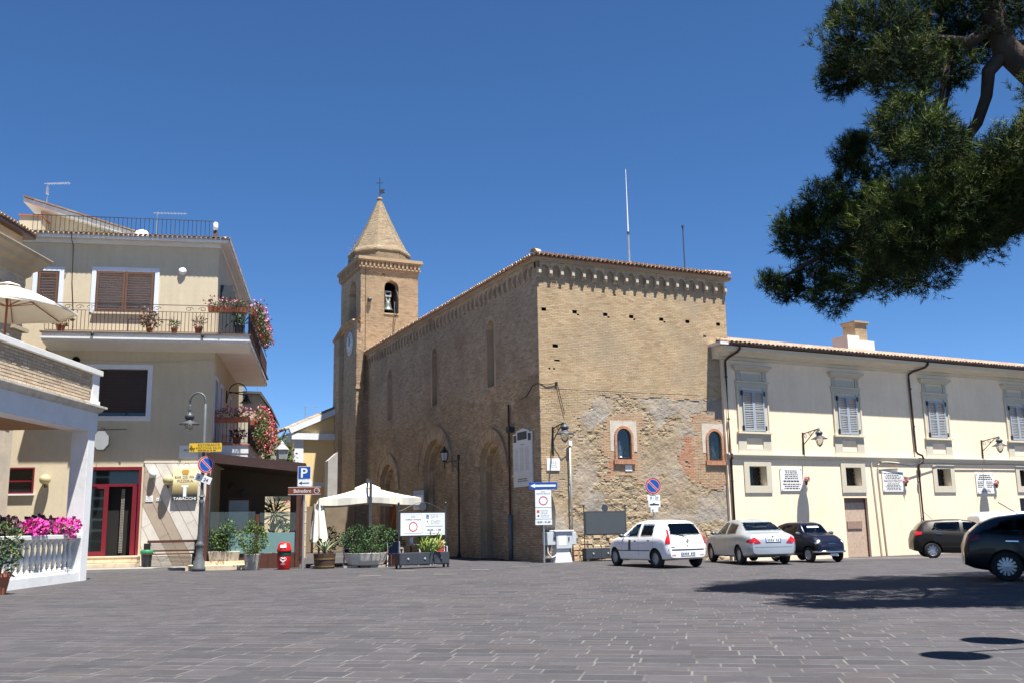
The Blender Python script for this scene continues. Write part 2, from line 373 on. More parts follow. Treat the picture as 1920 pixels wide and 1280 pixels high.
def brick_field(u0, u1, z0, z1, opens=(), clip=None, course=.068, bl=.255, seed=1, keep=None):
    r = random.Random(seed); br = []; mo = []; n = int(round((z1 - z0) / course))
    for i in range(n):
        za = z0 + i * course; zb = za + course; zm = (za + zb) / 2; iv = [(u0, u1)]
        if clip:
            c = clip(zm)
            if not c: continue
            iv = [(max(u0, c[0]), min(u1, c[1]))]
        for op in opens:
            c = op(zm)
            if c: iv = cut(iv, c[0], c[1])
        off = (bl / 2 if i % 2 else 0) + r.uniform(-.03, .03)
        for p, q in iv:
            if q - p < .02: continue
            mo.append((p, q, za, zb)); x = p; nx = math.floor((p - off) / bl) * bl + off + bl
            while x < q - .01:
                e = min(nx + r.uniform(-.014, .014), q)
                if e - x > .045 and (keep is None or keep((x + e) / 2, zm)): br.append((x, e, za, zb))
                x = e; nx += bl
    return np.array(br), np.array(mo)
def arch_open(c, hw, zb, zs):
    def f(z):
        if z < zb or z > zs + hw: return None
        w = hw if z <= zs else math.sqrt(max(0, hw * hw - (z - zs) ** 2)); return (c - w, c + w) if w > .01 else None
    return f
def rect_open(a, b, z0, z1): return lambda z: (a, b) if z0 < z < z1 else None
def front_map(d0=0): return lambda u, d, z: np.stack([u, -(d + d0), z], -1)
def side_map(d0=0): return lambda u, d, z: np.stack([-(d + d0), u, z], -1)
def brick_mesh(br, mp, m, name, parent, dep=.0, jit=.0022, gap=.0085, seed=3, singles=0, single_name='brick', back=.03):
    g = np.random.default_rng(seed); n = len(br)
    if singles:
        k = np.argsort(br[:, 2] * 1.0 + br[:, 0] * .15)[:singles]; sel = np.zeros(n, bool); sel[k] = True
        u0 = MB().box(-.5, .5, -.5, .5, -.5, .5).mesh('brick', m)
        for (a, b, c, d) in br[sel]:
            p0 = mp(np.array([a + b]) / 2, np.array([dep - .015 + rng.uniform(-jit, jit)]), np.array([c + d]) / 2)[0]
            o = link(single_name, u0, parent, tuple(p0)); o.scale = (b - a - gap, .03, d - c - gap)
        br = br[~sel]; n = len(br)
    dd = dep + g.uniform(-jit, jit, n); gg = gap / 2 + g.uniform(-.001, .001, n)
    a, b, c, d = br[:, 0] + gg, br[:, 1] - gg, br[:, 2] + gg, br[:, 3] - gg; i = .0012
    bk = dd - back
    V = np.stack([mp(a, bk, c), mp(b, bk, c), mp(b, bk, d), mp(a, bk, d), mp(a + i, dd, c + i), mp(b - i, dd, c + i), mp(b - i, dd, d - i), mp(a + i, dd, d - i)], 1)
    base = np.array([(4, 5, 6, 7), (0, 1, 5, 4), (1, 2, 6, 5), (2, 3, 7, 6), (3, 0, 4, 7)])
    if mp(np.array([0.]), np.array([1.]), np.array([0.]))[0][0] < 0: base = base[:, ::-1]
    F = (np.arange(n)[:, None, None] * 8 + base[None]).reshape(-1, 4)
    return link(name, fastmesh(name, V.reshape(-1, 3), F, m, np.repeat(g.random(n), 5)), parent, kind='stuff')
def mortar_mesh(mo, mp, m, parent, dep=-.013, name='mortar'):
    n = len(mo); d = np.full(n, dep); e = .0005
    V = np.stack([mp(mo[:, 0], d, mo[:, 2]), mp(mo[:, 1], d, mo[:, 2]), mp(mo[:, 1], d, mo[:, 3]), mp(mo[:, 0], d, mo[:, 3])], 1).reshape(-1, 3)
    F = np.arange(n * 4).reshape(-1, 4)
    if mp(np.array([0.]), np.array([1.]), np.array([0.]))[0][0] < 0: F = F[:, ::-1]
    return link(name, fastmesh(name, V, F, m), parent)
def tile_mesh(L=.42, r0=.098, r1=.08, m=m_tile, th=.014, n=6):
    mb = MB(); vs = []
    for (y, r) in ((0, r0), (L, r1)):
        for rr in (r, r - th):
            for i in range(n + 1):
                t = math.pi * i / n; vs.append((rr * math.cos(t), y, rr * math.sin(t)))
    k = n + 1; fs = []
    for i in range(n):
        fs += [(i, i + 1, 2 * k + i + 1, 2 * k + i), (k + i + 1, k + i, 3 * k + i, 3 * k + i + 1), (i + 1, i, k + i, k + i + 1)]
    mb.add(vs, fs, 0.0); return mb.mesh('roof_tile', m)
TILE = tile_mesh(); TILE_P = tile_mesh(L=.44, r0=.105, r1=.088, m=m_tile_pale)

# ================================================================== church
TH = R(25.2)
church = emp('church', (1.036, 36.977, 0), TH, 'tall tan brick church with arched corbel cornice and blind arches', 'church')
CW, CD = 9.17, 23.2
holes = [rect_open(u - .10, u + .10, 9.68, 9.68 + .12) for u in (.27, 1.66, 3.08, 4.32, 5.80, 7.12, 8.72)] + [rect_open(u + .1, u + .2, 9.59, 9.66) for u in (1.66, 3.08, 4.32, 5.8)]
holes += [rect_open(.62, .86, 8.26, 8.38), rect_open(.68, .92, 7.66, 7.76), rect_open(3.5, 3.62, 10.55, 10.62), rect_open(7.9, 8.05, 9.1, 9.17), rect_open(.42, .50, 7.38, 7.43), rect_open(.62, .70, 7.38, 7.43)]
S1, S2 = 3.72, 8.17
shr = [arch_open(c, .44, 3.78, 4.78) for c in (S1, S2)]
b, mo = brick_field(0, CW, 6.6, 11.9, holes, seed=2)
brick_mesh(b, front_map(), m_brick, 'front_bricks', church, singles=300); mortar_mesh(mo, front_map(), m_mortar, church, dep=-.0065)
# lower front: brick only at the corner and round the two shrines, ragged edges
def lowkeep(u, z):
    n1 = float(fbm(np.array([u]), np.array([z]), 1.1, 31)[0]) - .5
    if u < 1.25 + n1 * 2.2 + max(0, z - 4.6) * .8 and z > 2.4 + n1 * 2.5: return True
    if z > 6.45 + n1 * .5: return True
    for c in (S1, S2):
        if abs(u - c) < .95 + n1 * 1.2 and 3.0 + n1 < z < 5.7 + n1 * 1.5: return True
    if 6.35 + n1 < u < 7.25 and 3.1 + (6.9 - u) * .7 < z < 4.9 and n1 > -.12: return True
    return False
bl_, _ = brick_field(0, CW, -.36, 6.6, shr, seed=4, keep=lowkeep)
redm = np.array([(6.3 < (q[0] + q[1]) / 2 < 7.1 and q[2] < 4.95) or (2.5 < (q[0] + q[1]) / 2 < 3.2 and 3.2 < q[2] < 3.9) for q in bl_])
org = np.array([(abs((q[0] + q[1]) / 2 - S1) < 1.3 or abs((q[0] + q[1]) / 2 - S2) < 1.3) and 2.6 < q[2] < 6.0 for q in bl_])
brick_mesh(bl_[~redm & ~org], front_map(), m_brick, 'quoin_bricks', church, dep=.0015, jit=.005, gap=.010); brick_mesh(bl_[~redm & org], front_map(), m_brick_orange, 'orange_bricks', church, dep=.0015, jit=.005, gap=.010)
brick_mesh(bl_[redm], front_map(), m_redbrick, 'red_brick_patch', church, dep=.001, jit=.004, gap=.010)
def rubble():
    st = .036; us = np.arange(0, CW + .001, st); zs = np.arange(-.4, 6.64, st); U, Z = np.meshgrid(us, zs)
    g = np.random.default_rng(12); cw, ch = .30, .13
    best = np.full(U.shape, 9.); sec = np.full(U.shape, 9.); idv = np.zeros(U.shape)
    ci = np.floor(U / cw).astype(int); cj = np.floor((Z + .4) / ch).astype(int)
    jx = g.random((80, 80)); jz = g.random((80, 80)); ids = g.random((80, 80))
    for di in (-1, 0, 1):
        for dj in (-1, 0, 1):
            a = (ci + di) % 80; b_ = (cj + dj) % 80
            px = (ci + di + .5 + (jx[a, b_] - .5) * .8 + .5 * ((cj + dj) % 2)) * cw; pz = (cj + dj + .5 + (jz[a, b_] - .5) * .6) * ch - .4
            d = np.abs((U - px) / cw) ** 1.6 + np.abs((Z - pz) / ch) ** 1.6
            m_ = d < best; sec = np.where(m_, best, np.minimum(sec, d)); idv = np.where(m_, ids[a, b_], idv); best = np.where(m_, d, best)
    edge = np.clip((sec - best) * 5.5, 0, 1)
    pl = fbm(U, Z, .55, 5) + .25 * (fbm(U, Z, 2.5, 9) - .5) + .16 * sstep((Z - 4.9) / 1.2)
    pl = sstep((pl - .40) / .14) * np.where(Z < 1.0, .6, 1)
    H = -.024 + edge * (.010 + .014 * idv); H = H + (fbm(U, Z, 6, 21, 3) - .5) * .06
    Hp = -.006 + (fbm(U, Z, 1.7, 40, 4) - .5) * .05 + (fbm(U, Z, 9, 44, 3) - .5) * .022
    H = H * (1 - pl) + Hp * pl
    kb = np.vectorize(lowkeep)(U[::3, ::3], Z[::3, ::3]); kb = np.repeat(np.repeat(kb, 3, 0), 3, 1)[:U.shape[0], :U.shape[1]]
    H = np.where(kb, -.010 + (fbm(U, Z, 3.1, 52, 3) - .5) * .035, H)
    V = np.stack([U, -H, Z], -1).reshape(-1, 3); nx = len(us)
    i = (np.arange(len(zs) - 1)[:, None] * nx + np.arange(nx - 1)[None, :]); um = (us[:-1] + us[1:]) / 2; zm = (zs[:-1] + zs[1:]) / 2
    ok = np.ones(i.shape, bool)
    for c in (S1, S2):
        dx = np.abs(um - c)[None, :]; zz = zm[:, None]
        ok &= ~(((dx < .40) & (zz > 3.83) & (zz < 4.78)) | ((dx ** 2 + (zz - 4.78) ** 2 < .40 ** 2) & (zz >= 4.78)))
    var = np.where(pl > .5, np.clip((fbm(U, Z, .9, 3) - .3) * .75 + .12 * (fbm(U, Z, 5, 61) - .5), 0, .34), .36 + .62 * idv); var = np.where(kb, .12, var)[:-1, :-1][ok]
    i = i[ok]; F = np.stack([i, i + 1, i + nx + 1, i + nx], 1)
    link('rubble_masonry', fastmesh('rubble_masonry', V, F, m_rub, var.ravel()), church, kind='stuff')
    # larger stones laid bare along the foot of the wall
    shapes = []
    for k in range(6):
        q = MB(); r = random.Random(k); j = lambda a: a * r.uniform(.72, 1.0)
        q.add([(-j(.5), 0, -j(.5)), (j(.5), 0, -j(.5)), (j(.5), 0, j(.5)), (-j(.5), 0, j(.5)), (-j(.42), -1, -j(.4)), (j(.42), -1, -j(.4)), (j(.42), -1, j(.4)), (-j(.42), -1, j(.4))],
              [(4, 5, 6, 7), (0, 1, 5, 4), (1, 2, 6, 5), (2, 3, 7, 6), (3, 0, 4, 7)], 0.0); shapes.append(q.mesh('stone', m_stone))
    z = -.2
    while z < 1.15:
        h = rng.uniform(.13, .22); u = 1.15 + rng.random() * .2
        while u < CW - .1:
            w = rng.uniform(.18, .42)
            if rng.random() < (.8 if u < 3.6 else .25) * (1 - .6 * max(0, z)):
                o = link('stone', rng.choice(shapes), church, (u + w / 2, .02, z + h / 2), (0, rng.uniform(-.05, .05), 0)); o.scale = (w, rng.uniform(.025, .06), h)
            u += w + .015
        z += h + .012
rubble()
# wall core
core = MB(); core.box(.62, CW - .02, .5, CD, -.4, 11.85); core.box(.4, CW - .05, .12, .5, 6.55, 11.85); core.box(.62, CW - .05, .36, .5, -.4, 6.5)
core.build('wall_core', m_dark, church)
MB().quad((CW, -.0, -.4), (CW, CD, -.4), (CW, CD, 11.9), (CW, -.0, 11.9)).build('right_wall', m_brick, church)
# side wall with three blind arches and three lancets
AR = [(4.75, 1.22, .48, 3.70, .0), (11.5, 1.72, .60, 3.85, .0), (19.0, 1.45, .52, 3.35, .0)]
LN = [(4.63, .36), (11.58, .34), (18.8, .34)]
opens = [arch_open(c, hw, -1, zs) for c, hw, rw, zs, _ in AR] + [arch_open(c, hw, 7.27, 9.82) for c, hw in LN]
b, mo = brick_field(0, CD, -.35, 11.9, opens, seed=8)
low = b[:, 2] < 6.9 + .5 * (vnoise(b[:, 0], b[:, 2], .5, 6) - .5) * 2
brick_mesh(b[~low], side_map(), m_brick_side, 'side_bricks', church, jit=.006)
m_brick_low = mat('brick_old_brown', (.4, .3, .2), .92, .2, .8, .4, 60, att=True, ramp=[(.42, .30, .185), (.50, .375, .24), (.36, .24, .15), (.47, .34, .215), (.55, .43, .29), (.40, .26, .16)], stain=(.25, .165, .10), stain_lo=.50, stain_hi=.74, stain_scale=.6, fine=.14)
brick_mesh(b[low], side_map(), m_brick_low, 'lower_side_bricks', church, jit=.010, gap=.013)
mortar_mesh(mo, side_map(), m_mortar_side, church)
vw = {}
for k, (c, hw, rw, zs, _) in enumerate(AR):
    dep = .45
    # reveal
    path = [(c - hw, -.35), (c - hw, zs)] + arcpts(c, zs, hw, math.pi, 0, 18)[1:-1] + [(c + hw, zs), (c + hw, -.35)]
    mb = MB()
    for p, q in zip(path[:-1], path[1:]): mb.quad((0, p[0], p[1]), (dep, p[0], p[1]), (dep, q[0], q[1]), (0, q[0], q[1]), .5)
    mb.build('arch_reveal', m_brick_low, church)
    # back wall of the niche
    b2, mo2 = brick_field(c - hw, c + hw, -.35, zs + hw, clip=lambda z, c=c, hw=hw, zs=zs: (lambda w: (c - w, c + w) if w > .05 else None)(hw if z < zs else math.sqrt(max(0, hw * hw - (z - zs) ** 2))), seed=20 + k)
    brick_mesh(b2, side_map(-dep), m_brick_low, 'niche_bricks', church, jit=.008, gap=.013); mortar_mesh(mo2, side_map(-dep), m_mortar_side, church)
    # inner order: a second, smaller arch ring set back
    inn = hw - .22; path = [(c - inn, -.3), (c - inn, zs)] + arcpts(c, zs, inn, math.pi, 0, 18)[1:-1] + [(c + inn, zs), (c + inn, -.3)]
    outp = [(c - hw + .004, -.3), (c - hw + .004, zs)] + arcpts(c, zs, hw - .004, math.pi, 0, 18)[1:-1] + [(c + hw - .004, zs), (c + hw - .004, -.3)]
    mb = MB()
    for i in range(len(path) - 1):
        mb.quad((.2, path[i][0], path[i][1]), (.2, path[i + 1][0], path[i + 1][1]), (.2, outp[i + 1][0], outp[i + 1][1]), (.2, outp[i][0], outp[i][1]), rng.random())
        mb.quad((.2, path[i][0], path[i][1]), (dep - .002, path[i][0], path[i][1]), (dep - .002, path[i + 1][0], path[i + 1][1]), (.2, path[i + 1][0], path[i + 1][1]), rng.random())
    mb.build('inner_arch', m_brick_low, church)
    # voussoirs, proud of the wall
    nv = int(math.pi * (hw + rw / 2) / .115); da = math.pi / nv; key = k
    g = .006; mb = MB(); r0, r1 = hw + .005, hw + rw; h0 = da / 2 * r0 - g; h1 = da / 2 * r1 - g
    mb.add([(0, -h0, r0), (0, h0, r0), (0, h1, r1), (0, -h1, r1), (-.06, -h0, r0), (-.06, h0, r0), (-.06, h1, r1), (-.06, -h1, r1)], [(4, 5, 6, 7), (0, 1, 5, 4), (1, 2, 6, 5), (2, 3, 7, 6), (3, 0, 4, 7)], 0.0)
    me = mb.mesh('voussoir', m_brick_low)
    for i in range(nv): link('voussoir', me, church, (rng.uniform(-.008, .008), c, zs), (math.pi / 2 - (i + .5) * da, 0, 0))
    # outer label course
    mb = MB()
    for i in range(20):
        t0, t1 = math.pi * i / 20, math.pi * (i + 1) / 20
        P = lambda t, r_, d: (-d, c + r_ * math.cos(t), zs + r_ * math.sin(t))
        for (ra, rb) in ((hw + rw, hw + rw + .07),):
            mb.add([P(t0, ra, 0), P(t1, ra, 0), P(t1, rb, 0), P(t0, rb, 0), P(t0, ra, .10), P(t1, ra, .10), P(t1, rb, .10), P(t0, rb, .10)], [(4, 5, 6, 7), (0, 1, 5, 4), (2, 3, 7, 6)], rng.random())
    mb.build('arch_label', m_brick_low, church)
MB().box(.40, .44, 18.2, 20.0, -.2, 3.0).build('door_leaf', mat('old_red_door', (.10, .035, .022), .7, .2, 4), church)
for c, hw in LN:
    zb, zs = 7.27, 9.82; path = [(c - hw, zb), (c - hw, zs)] + arcpts(c, zs, hw, math.pi, 0, 12)[1:-1] + [(c + hw, zs), (c + hw, zb)]
    mb = MB()
    for p, q in zip(path, path[1:] + path[:1]): mb.quad((0, p[0], p[1]), (.34, p[0], p[1]), (.34, q[0], q[1]), (0, q[0], q[1]), rng.random())
    mb.build('lancet_reveal', m_brick_side, church)
    b2, mo2 = brick_field(c - hw, c + hw, zb, zs + hw, clip=lambda z, c=c, hw=hw: (lambda w: (c - w, c + w) if w > .04 else None)(hw if z < 9.82 else math.sqrt(max(0, hw * hw - (z - 9.82) ** 2))), opens=[rect_open(4.25, 4.65, 7.3, 8.0)] if c < 5 else (), seed=int(c * 10))
    brick_mesh(b2, side_map(-.30), m_brick_side, 'lancet_bricks', church); mortar_mesh(mo2, side_map(-.30), m_mortar_side, church)
    mb = MB(); o = hw + .2; q = [(c - o, zb - .05), (c - o, zs)] + arcpts(c, zs, o, math.pi, 0, 14)[1:-1] + [(c + o, zs), (c + o, zb - .05)]; p_ = [(c - hw - .003, zb - .05), (c - hw - .003, zs)] + arcpts(c, zs, hw + .003, math.pi, 0, 14)[1:-1] + [(c + hw + .003, zs), (c + hw + .003, zb - .05)]
    for i in range(len(q) - 1): mb.add([(-.012, q[i][0], q[i][1]), (-.012, q[i + 1][0], q[i + 1][1]), (-.012, p_[i + 1][0], p_[i + 1][1]), (-.012, p_[i][0], p_[i][1])], [(0, 1, 2, 3)], .3 + .4 * rng.random())
    mb.build('lancet_surround', m_brick_low, church)
# corbel table; side brick chosen to darken it, standing in for eave shade
def corbel_table(n0, n1, sp, rz, z0=11.02):
    mc = MB(); mc.box(-.085, .085, -.05, .03, 0, .07, .1); mc.box(-.085, .085, -.09, .03, .07, .14, .6); mc.box(-.075, .075, -.12, .03, .14, .38, .4)
    me = mc.mesh('corbel', m_brick_side)
    mw = MB().box(-.06, .06, -.165, -.11, .15, .28).mesh('corbel_face', mat('limewashed_brick', (.46, .40, .32), .9, .15, 4))
    hw = sp / 2 - .006; r = sp / 2 - .10
    poly = [(-hw, 0), (-r, 0)] + [(r * math.cos(t), r * .95 * math.sin(t)) for t in np.linspace(math.pi, 0, 9)][1:-1] + [(r, 0), (hw, 0), (hw, .26), (-hw, .26)]
    ma = MB(); n = len(poly)
    ma.add([(p[0], -.10, p[1]) for p in poly], [(i, i + 1, n - 1 if False else i + 1) for i in ()])
    top = .26; fs = []; ma = MB()
    prof = [(-hw, 0), (-r, 0)] + [(r * math.cos(t), r * .95 * math.sin(t)) for t in np.linspace(math.pi, 0, 9)][1:-1] + [(r, 0), (hw, 0)]
    for p, q in zip(prof[:-1], prof[1:]):
        if abs(p[0] - q[0]) > 1e-5: ma.quad((p[0], -.10, p[1]), (q[0], -.10, q[1]), (q[0], -.10, top), (p[0], -.10, top), .5)
        ma.quad((p[0], -.10, p[1]), (p[0], .02, p[1]), (q[0], .02, q[1]), (q[0], -.10, q[1]), .2)
    me2 = ma.mesh('corbel_arch', m_brick_side)
    return me, mw, me2
me, mw, me2 = corbel_table(0, 0, .503, 0)
for i in range(19):
    u = .06 + i * .503
    o = link('corbel', me, church, (u, 0, 11.02)); link('corbel_face', mw, church, (u, 0, 11.02))
    if i < 18: link('corbel_arch', me2, church, (u + .2515, 0, 11.40))
for i in range(46):
    v = .06 + i * .503
    if i: link('corbel', me, church, (0, v, 11.02), (0, 0, -math.pi / 2))
    link('corbel_arch', me2, church, (0, v + .2515, 11.40), (0, 0, -math.pi / 2))
mb = MB()
for i in range(38):  # dentil headers low in the frieze
    pass
mb.box(-.19, CW + .19, -.19, .05, 11.655, 11.72, .2); mb.box(-.23, CW + .23, -.23, .05, 11.72, 11.79, .8)
mb.box(-.19, .05, .06, CD, 11.655, 11.72, .5); mb.box(-.23, .05, .06, CD, 11.72, 11.79, .3)
mb.build('cornice_band', m_brick, church)
mb = MB()
mb.box(-.26, CW + .26, -.26, .05, 11.79, 11.83); mb.box(-.26, .05, .06, CD, 11.79, 11.83); mb.build('eave_slab', m_terra, church)
roof = MB(); roof.add([(-.2, -.2, 11.835), (CW + .2, -.2, 11.835), (CW + .2, CD, 11.835), (-.2, CD, 11.835), (CW / 2, CW / 2, 12.7), (CW / 2, CD, 12.7)], [(0, 1, 4), (0, 4, 5, 3), (1, 2, 5, 4), (2, 3, 5), (0, 3, 2, 1)])
church_roof = roof.build('roof', m_tile, church)
for i in range(47):
    u = -.15 + i * .2015
    o = link('roof_tile', TILE, church_roof, (u + rng.uniform(-.012, .012), -.31 + rng.uniform(-.015, .015), 11.84), (R(12), 0, rng.uniform(-.04, .04)))
    if i < 46: link('channel_tile', TILE, church_roof, (u + .1, -.29, 11.925), (R(-168), 0, math.pi)) if False else link('channel_tile', TILE, church_roof, (u + .1, -.30 + .42, 11.93), (R(168), 0, 0))
for i in range(116):
    v = -.12 + i * .2015
    link('roof_tile', TILE, church_roof, (-.31 + rng.uniform(-.015, .015), v, 11.84), (R(12), 0, -math.pi / 2 + rng.uniform(-.04, .04)))
link('hip_tile', TILE, church_roof, (-.27, -.27, 11.95), (R(14), 0, -math.pi / 4)).scale = (1.5, 1.6, 1.5)
for i in range(5): link('hip_tile', TILE, church_roof, (CW + .22 - i * .22, -.12 + i * .02, 11.98), (0, 0, math.pi / 2)).scale = (1.2, 1, 1.2)
# shrine windows
def shrine(c, statue):
    hw, zs, zb = .33, 4.78, 3.93
    fr = MB(); outp = [(c - .44, 3.80), (c - .44, zs)] + arcpts(c, zs, .44, math.pi, 0, 14)[1:-1] + [(c + .44, zs), (c + .44, 3.80)]
    inn = [(c - hw, zb), (c - hw, zs)] + arcpts(c, zs, hw, math.pi, 0, 14)[1:-1] + [(c + hw, zs), (c + hw, zb)]
    sh = MB().box(-.5, .5, -.06, .12, -.5, .5, 0.0).mesh('frame_brick', m_redbrick)
    # brick surround: individual bricks
    for s in (-1, 1):
        for i in range(13):
            o = link('frame_brick', sh, church, (c + s * (hw + .055), 0, zb - .08 + .04 + i * .072)); o.scale = (.105, 1, .062)
    for i in range(15):
        t = math.pi * (i + .5) / 15; o = link('frame_brick', sh, church, (c + (hw + .055) * math.cos(t), 0, zs + (hw + .055) * math.sin(t)), (0, -t, 0)); o.scale = (.105, 1, .070)
    for i in range(13):
        o = link('frame_brick', sh, church, (c - .46 + i * .0767, -.03, zb - .16)); o.scale = (.066, 1, .15)
    MB().box(c - .5, c + .5, -.05, .1, zb - .075, zb - .045).build('sill', m_redbrick, church)
    bk = MB(); bk.prism(inn, .30, .34); bk.build('niche_back', mat('shrine_blue', (.10, .13, .15), .9, .1, 3), church)
    rv = MB()
    for p, q in zip(inn, inn[1:] + inn[:1]): rv.quad((p[0], -.02, p[1]), (p[0], .31, p[1]), (q[0], .31, q[1]), (q[0], -.02, q[1]))
    rv.build('niche_reveal', m_mortar, church)
    fm = MB(); i2 = [(c - hw + .03, zb + .03), (c - hw + .03, zs)] + arcpts(c, zs, hw - .03, math.pi, 0, 14)[1:-1] + [(c + hw - .03, zs), (c + hw - .03, zb + .03)]
    for i in range(len(inn)):
        j = (i + 1) % len(inn); fm.quad((inn[i][0], .03, inn[i][1]), (inn[j][0], .03, inn[j][1]), (i2[j][0], .03, i2[j][1]), (i2[i][0], .03, i2[i][1]))
    fm.build('window_frame', m_charcoal, church)
    gl = MB(); gl.prism(i2, .05, .056); gl.build('window_pane', M_PANE, church)
    st = MB()
    if statue:
        st.lathe([(.13, 0), (.12, .05), (.10, .3), (.085, .45), (.05, .53), (.055, .60), (.04, .66), (.01, .69)], 10, (c - .1, .2, zb + .04)); st.build('statue', mat('statue_blue_white', (.42, .46, .52), .6, .25, 9), church, smooth=True)
        lp = MB(); lp.lathe([(.02, .12), (.09, .02), (.10, 0), (.0, .0)], 10, (c - .12, .12, zb + .03)); lp.build('votive_lamp', m_white, church, smooth=True)
        MB().tube([(c + .02, .15, zb + .05), (c + .1, .12, zb + .4), (c + .2, .12, zb + .48), (c + .24, .13, zb + .3), (c + .2, .15, zb + .05)], .014, 6).build('flower_wire', m_dark, church)
    else:
        st.lathe([(.16, 0), (.15, .2), (.10, .45), (.06, .55), (.075, .64), (.05, .73), (.01, .76)], 10, (c + .02, .2, zb + .03)); st.build('statue', mat('statue_dark', (.16, .18, .19), .7, .25, 9), church, smooth=True)
        leaf_part('flower_bunch', [(40, (c - .12, .13, zb + .42), (.05, .03, .1))], m_pink, church, .05)
M_PANE = mat('niche_glass', (.55, .62, .65), .03, 0, fine=0, trans=1.0, spec=.5)
shrine(S1, True); shrine(S2, False)
# plaster frames round the shrines
for c in (S1, S2):
    mb = MB(); q = MB()
    for (a, b_, z0, z1) in ((c - .62, c - .445, 4.2, 5.42), (c + .445, c + .62, 4.2, 5.42)): mb.box(a, b_, -.012, .05, z0, z1)
    pts = arcpts(c, 4.78, .445, math.pi, 0, 12)
    for p0, p1 in zip(pts[:-1], pts[1:]): mb.add([(p0[0], -.012, p0[1]), (p1[0], -.012, p1[1]), (p1[0], -.012, 5.42), (p0[0], -.012, 5.42)], [(0, 1, 2, 3)])
    mb.build('plaster_patch', mat('grey_plaster', (.50, .45, .38), .95, .15, 4, .5, 30), church)
MB().box(S1 + .02, S1 + .34, -.02, 0, 3.42, 3.66).build('small_tablet', m_marble, church)
# rusty downpipe on the side wall with a concrete sleeve
MB().tube([(-.09, 2.7, 1.75), (-.09, 2.7, 6.25)], .045, 8).build('downpipe', mat('rusty_pipe', (.10, .042, .026), .8, .25, 5), church, smooth=True)
MB().tube([(-.10, 2.7, -.05), (-.10, 2.7, 1.8)], .085, 10).build('pipe_sleeve', mat('grey_sleeve', (.16, .16, .16), .8, .2, 5), church, smooth=True)
MB().tube([(-.03, 1.6, 6.35), (-.03, 1.1, 6.4), (-.05, .5, 6.75), (-.04, 0.0, 6.78), (.3, -.03, 6.72), (.72, -.04, 6.82), (.78, -.05, 6.7), (1.05, -.05, 5.6)], .014, 5).build('overhead_cable', m_dark, church)
MB().box(.68, .78, -.05, 0, 6.72, 6.86).build('cable_bracket', m_iron, church)

# ================================================================== bell tower
def fr(u, v): return (1.036 + u * math.cos(TH) - v * math.sin(TH), 36.977 + u * math.sin(TH) + v * math.cos(TH))
tx, ty = fr(-.5, 23.2)
tower = emp('bell_tower', (tx, ty, 0), TH, 'square brick bell tower with clock, bells and pointed spire', 'bell tower')
TWD, TDP = 3.74, 4.6
o1 = arch_open(1.98, .46, 14.41, 16.04)
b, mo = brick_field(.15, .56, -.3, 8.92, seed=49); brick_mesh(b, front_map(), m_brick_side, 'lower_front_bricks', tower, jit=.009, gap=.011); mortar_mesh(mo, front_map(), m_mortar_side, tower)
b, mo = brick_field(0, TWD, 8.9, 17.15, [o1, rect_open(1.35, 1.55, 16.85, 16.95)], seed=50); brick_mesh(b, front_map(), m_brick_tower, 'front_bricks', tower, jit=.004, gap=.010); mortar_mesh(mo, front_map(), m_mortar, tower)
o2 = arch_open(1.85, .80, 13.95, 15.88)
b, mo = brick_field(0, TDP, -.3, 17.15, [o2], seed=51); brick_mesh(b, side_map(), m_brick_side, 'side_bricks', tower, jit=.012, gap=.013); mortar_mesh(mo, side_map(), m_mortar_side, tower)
mb = MB()
mb.quad((TWD, 0, 0), (TWD, TDP, 0), (TWD, TDP, 17.15), (TWD, 0, 17.15)); mb.quad((0, TDP, 0), (TWD, TDP, 0), (TWD, TDP, 17.15), (0, TDP, 17.15))
mb.box(.02, TWD, .02, TDP, 13.6, 13.7); mb.build('back_walls', m_brick_tower, tower)
MB().box(.3, TWD - .3, .3, TDP - .3, 0, 13.6).build('tower_core', m_dark, tower)
def reveal(path, dep, mp, m, parent, name='opening_reveal'):
    mb = MB()
    for p, q in zip(path, path[1:] + path[:1]): mb.quad(mp(p[0], 0, p[1]), mp(p[0], dep, p[1]), mp(q[0], dep, q[1]), mp(q[0], 0, q[1]), rng.random())
    return mb.build(name, m, parent)
reveal([(1.52, 14.41), (1.52, 16.04)] + arcpts(1.98, 16.04, .46, math.pi, 0, 12)[1:-1] + [(2.44, 16.04), (2.44, 14.41)], .55, lambda u, d, z: (u, d, z), m_brick_tower, tower)
reveal([(1.05, 13.95), (1.05, 15.88)] + arcpts(1.85, 15.88, .8, math.pi, 0, 12)[1:-1] + [(2.65, 15.88), (2.65, 13.95)], .55, lambda u, d, z: (d, u, z), m_brick_side, tower)
MB().box(.5, TWD, .56, TDP, 17.0, 17.1).build('belfry_ceiling', m_dark, tower)
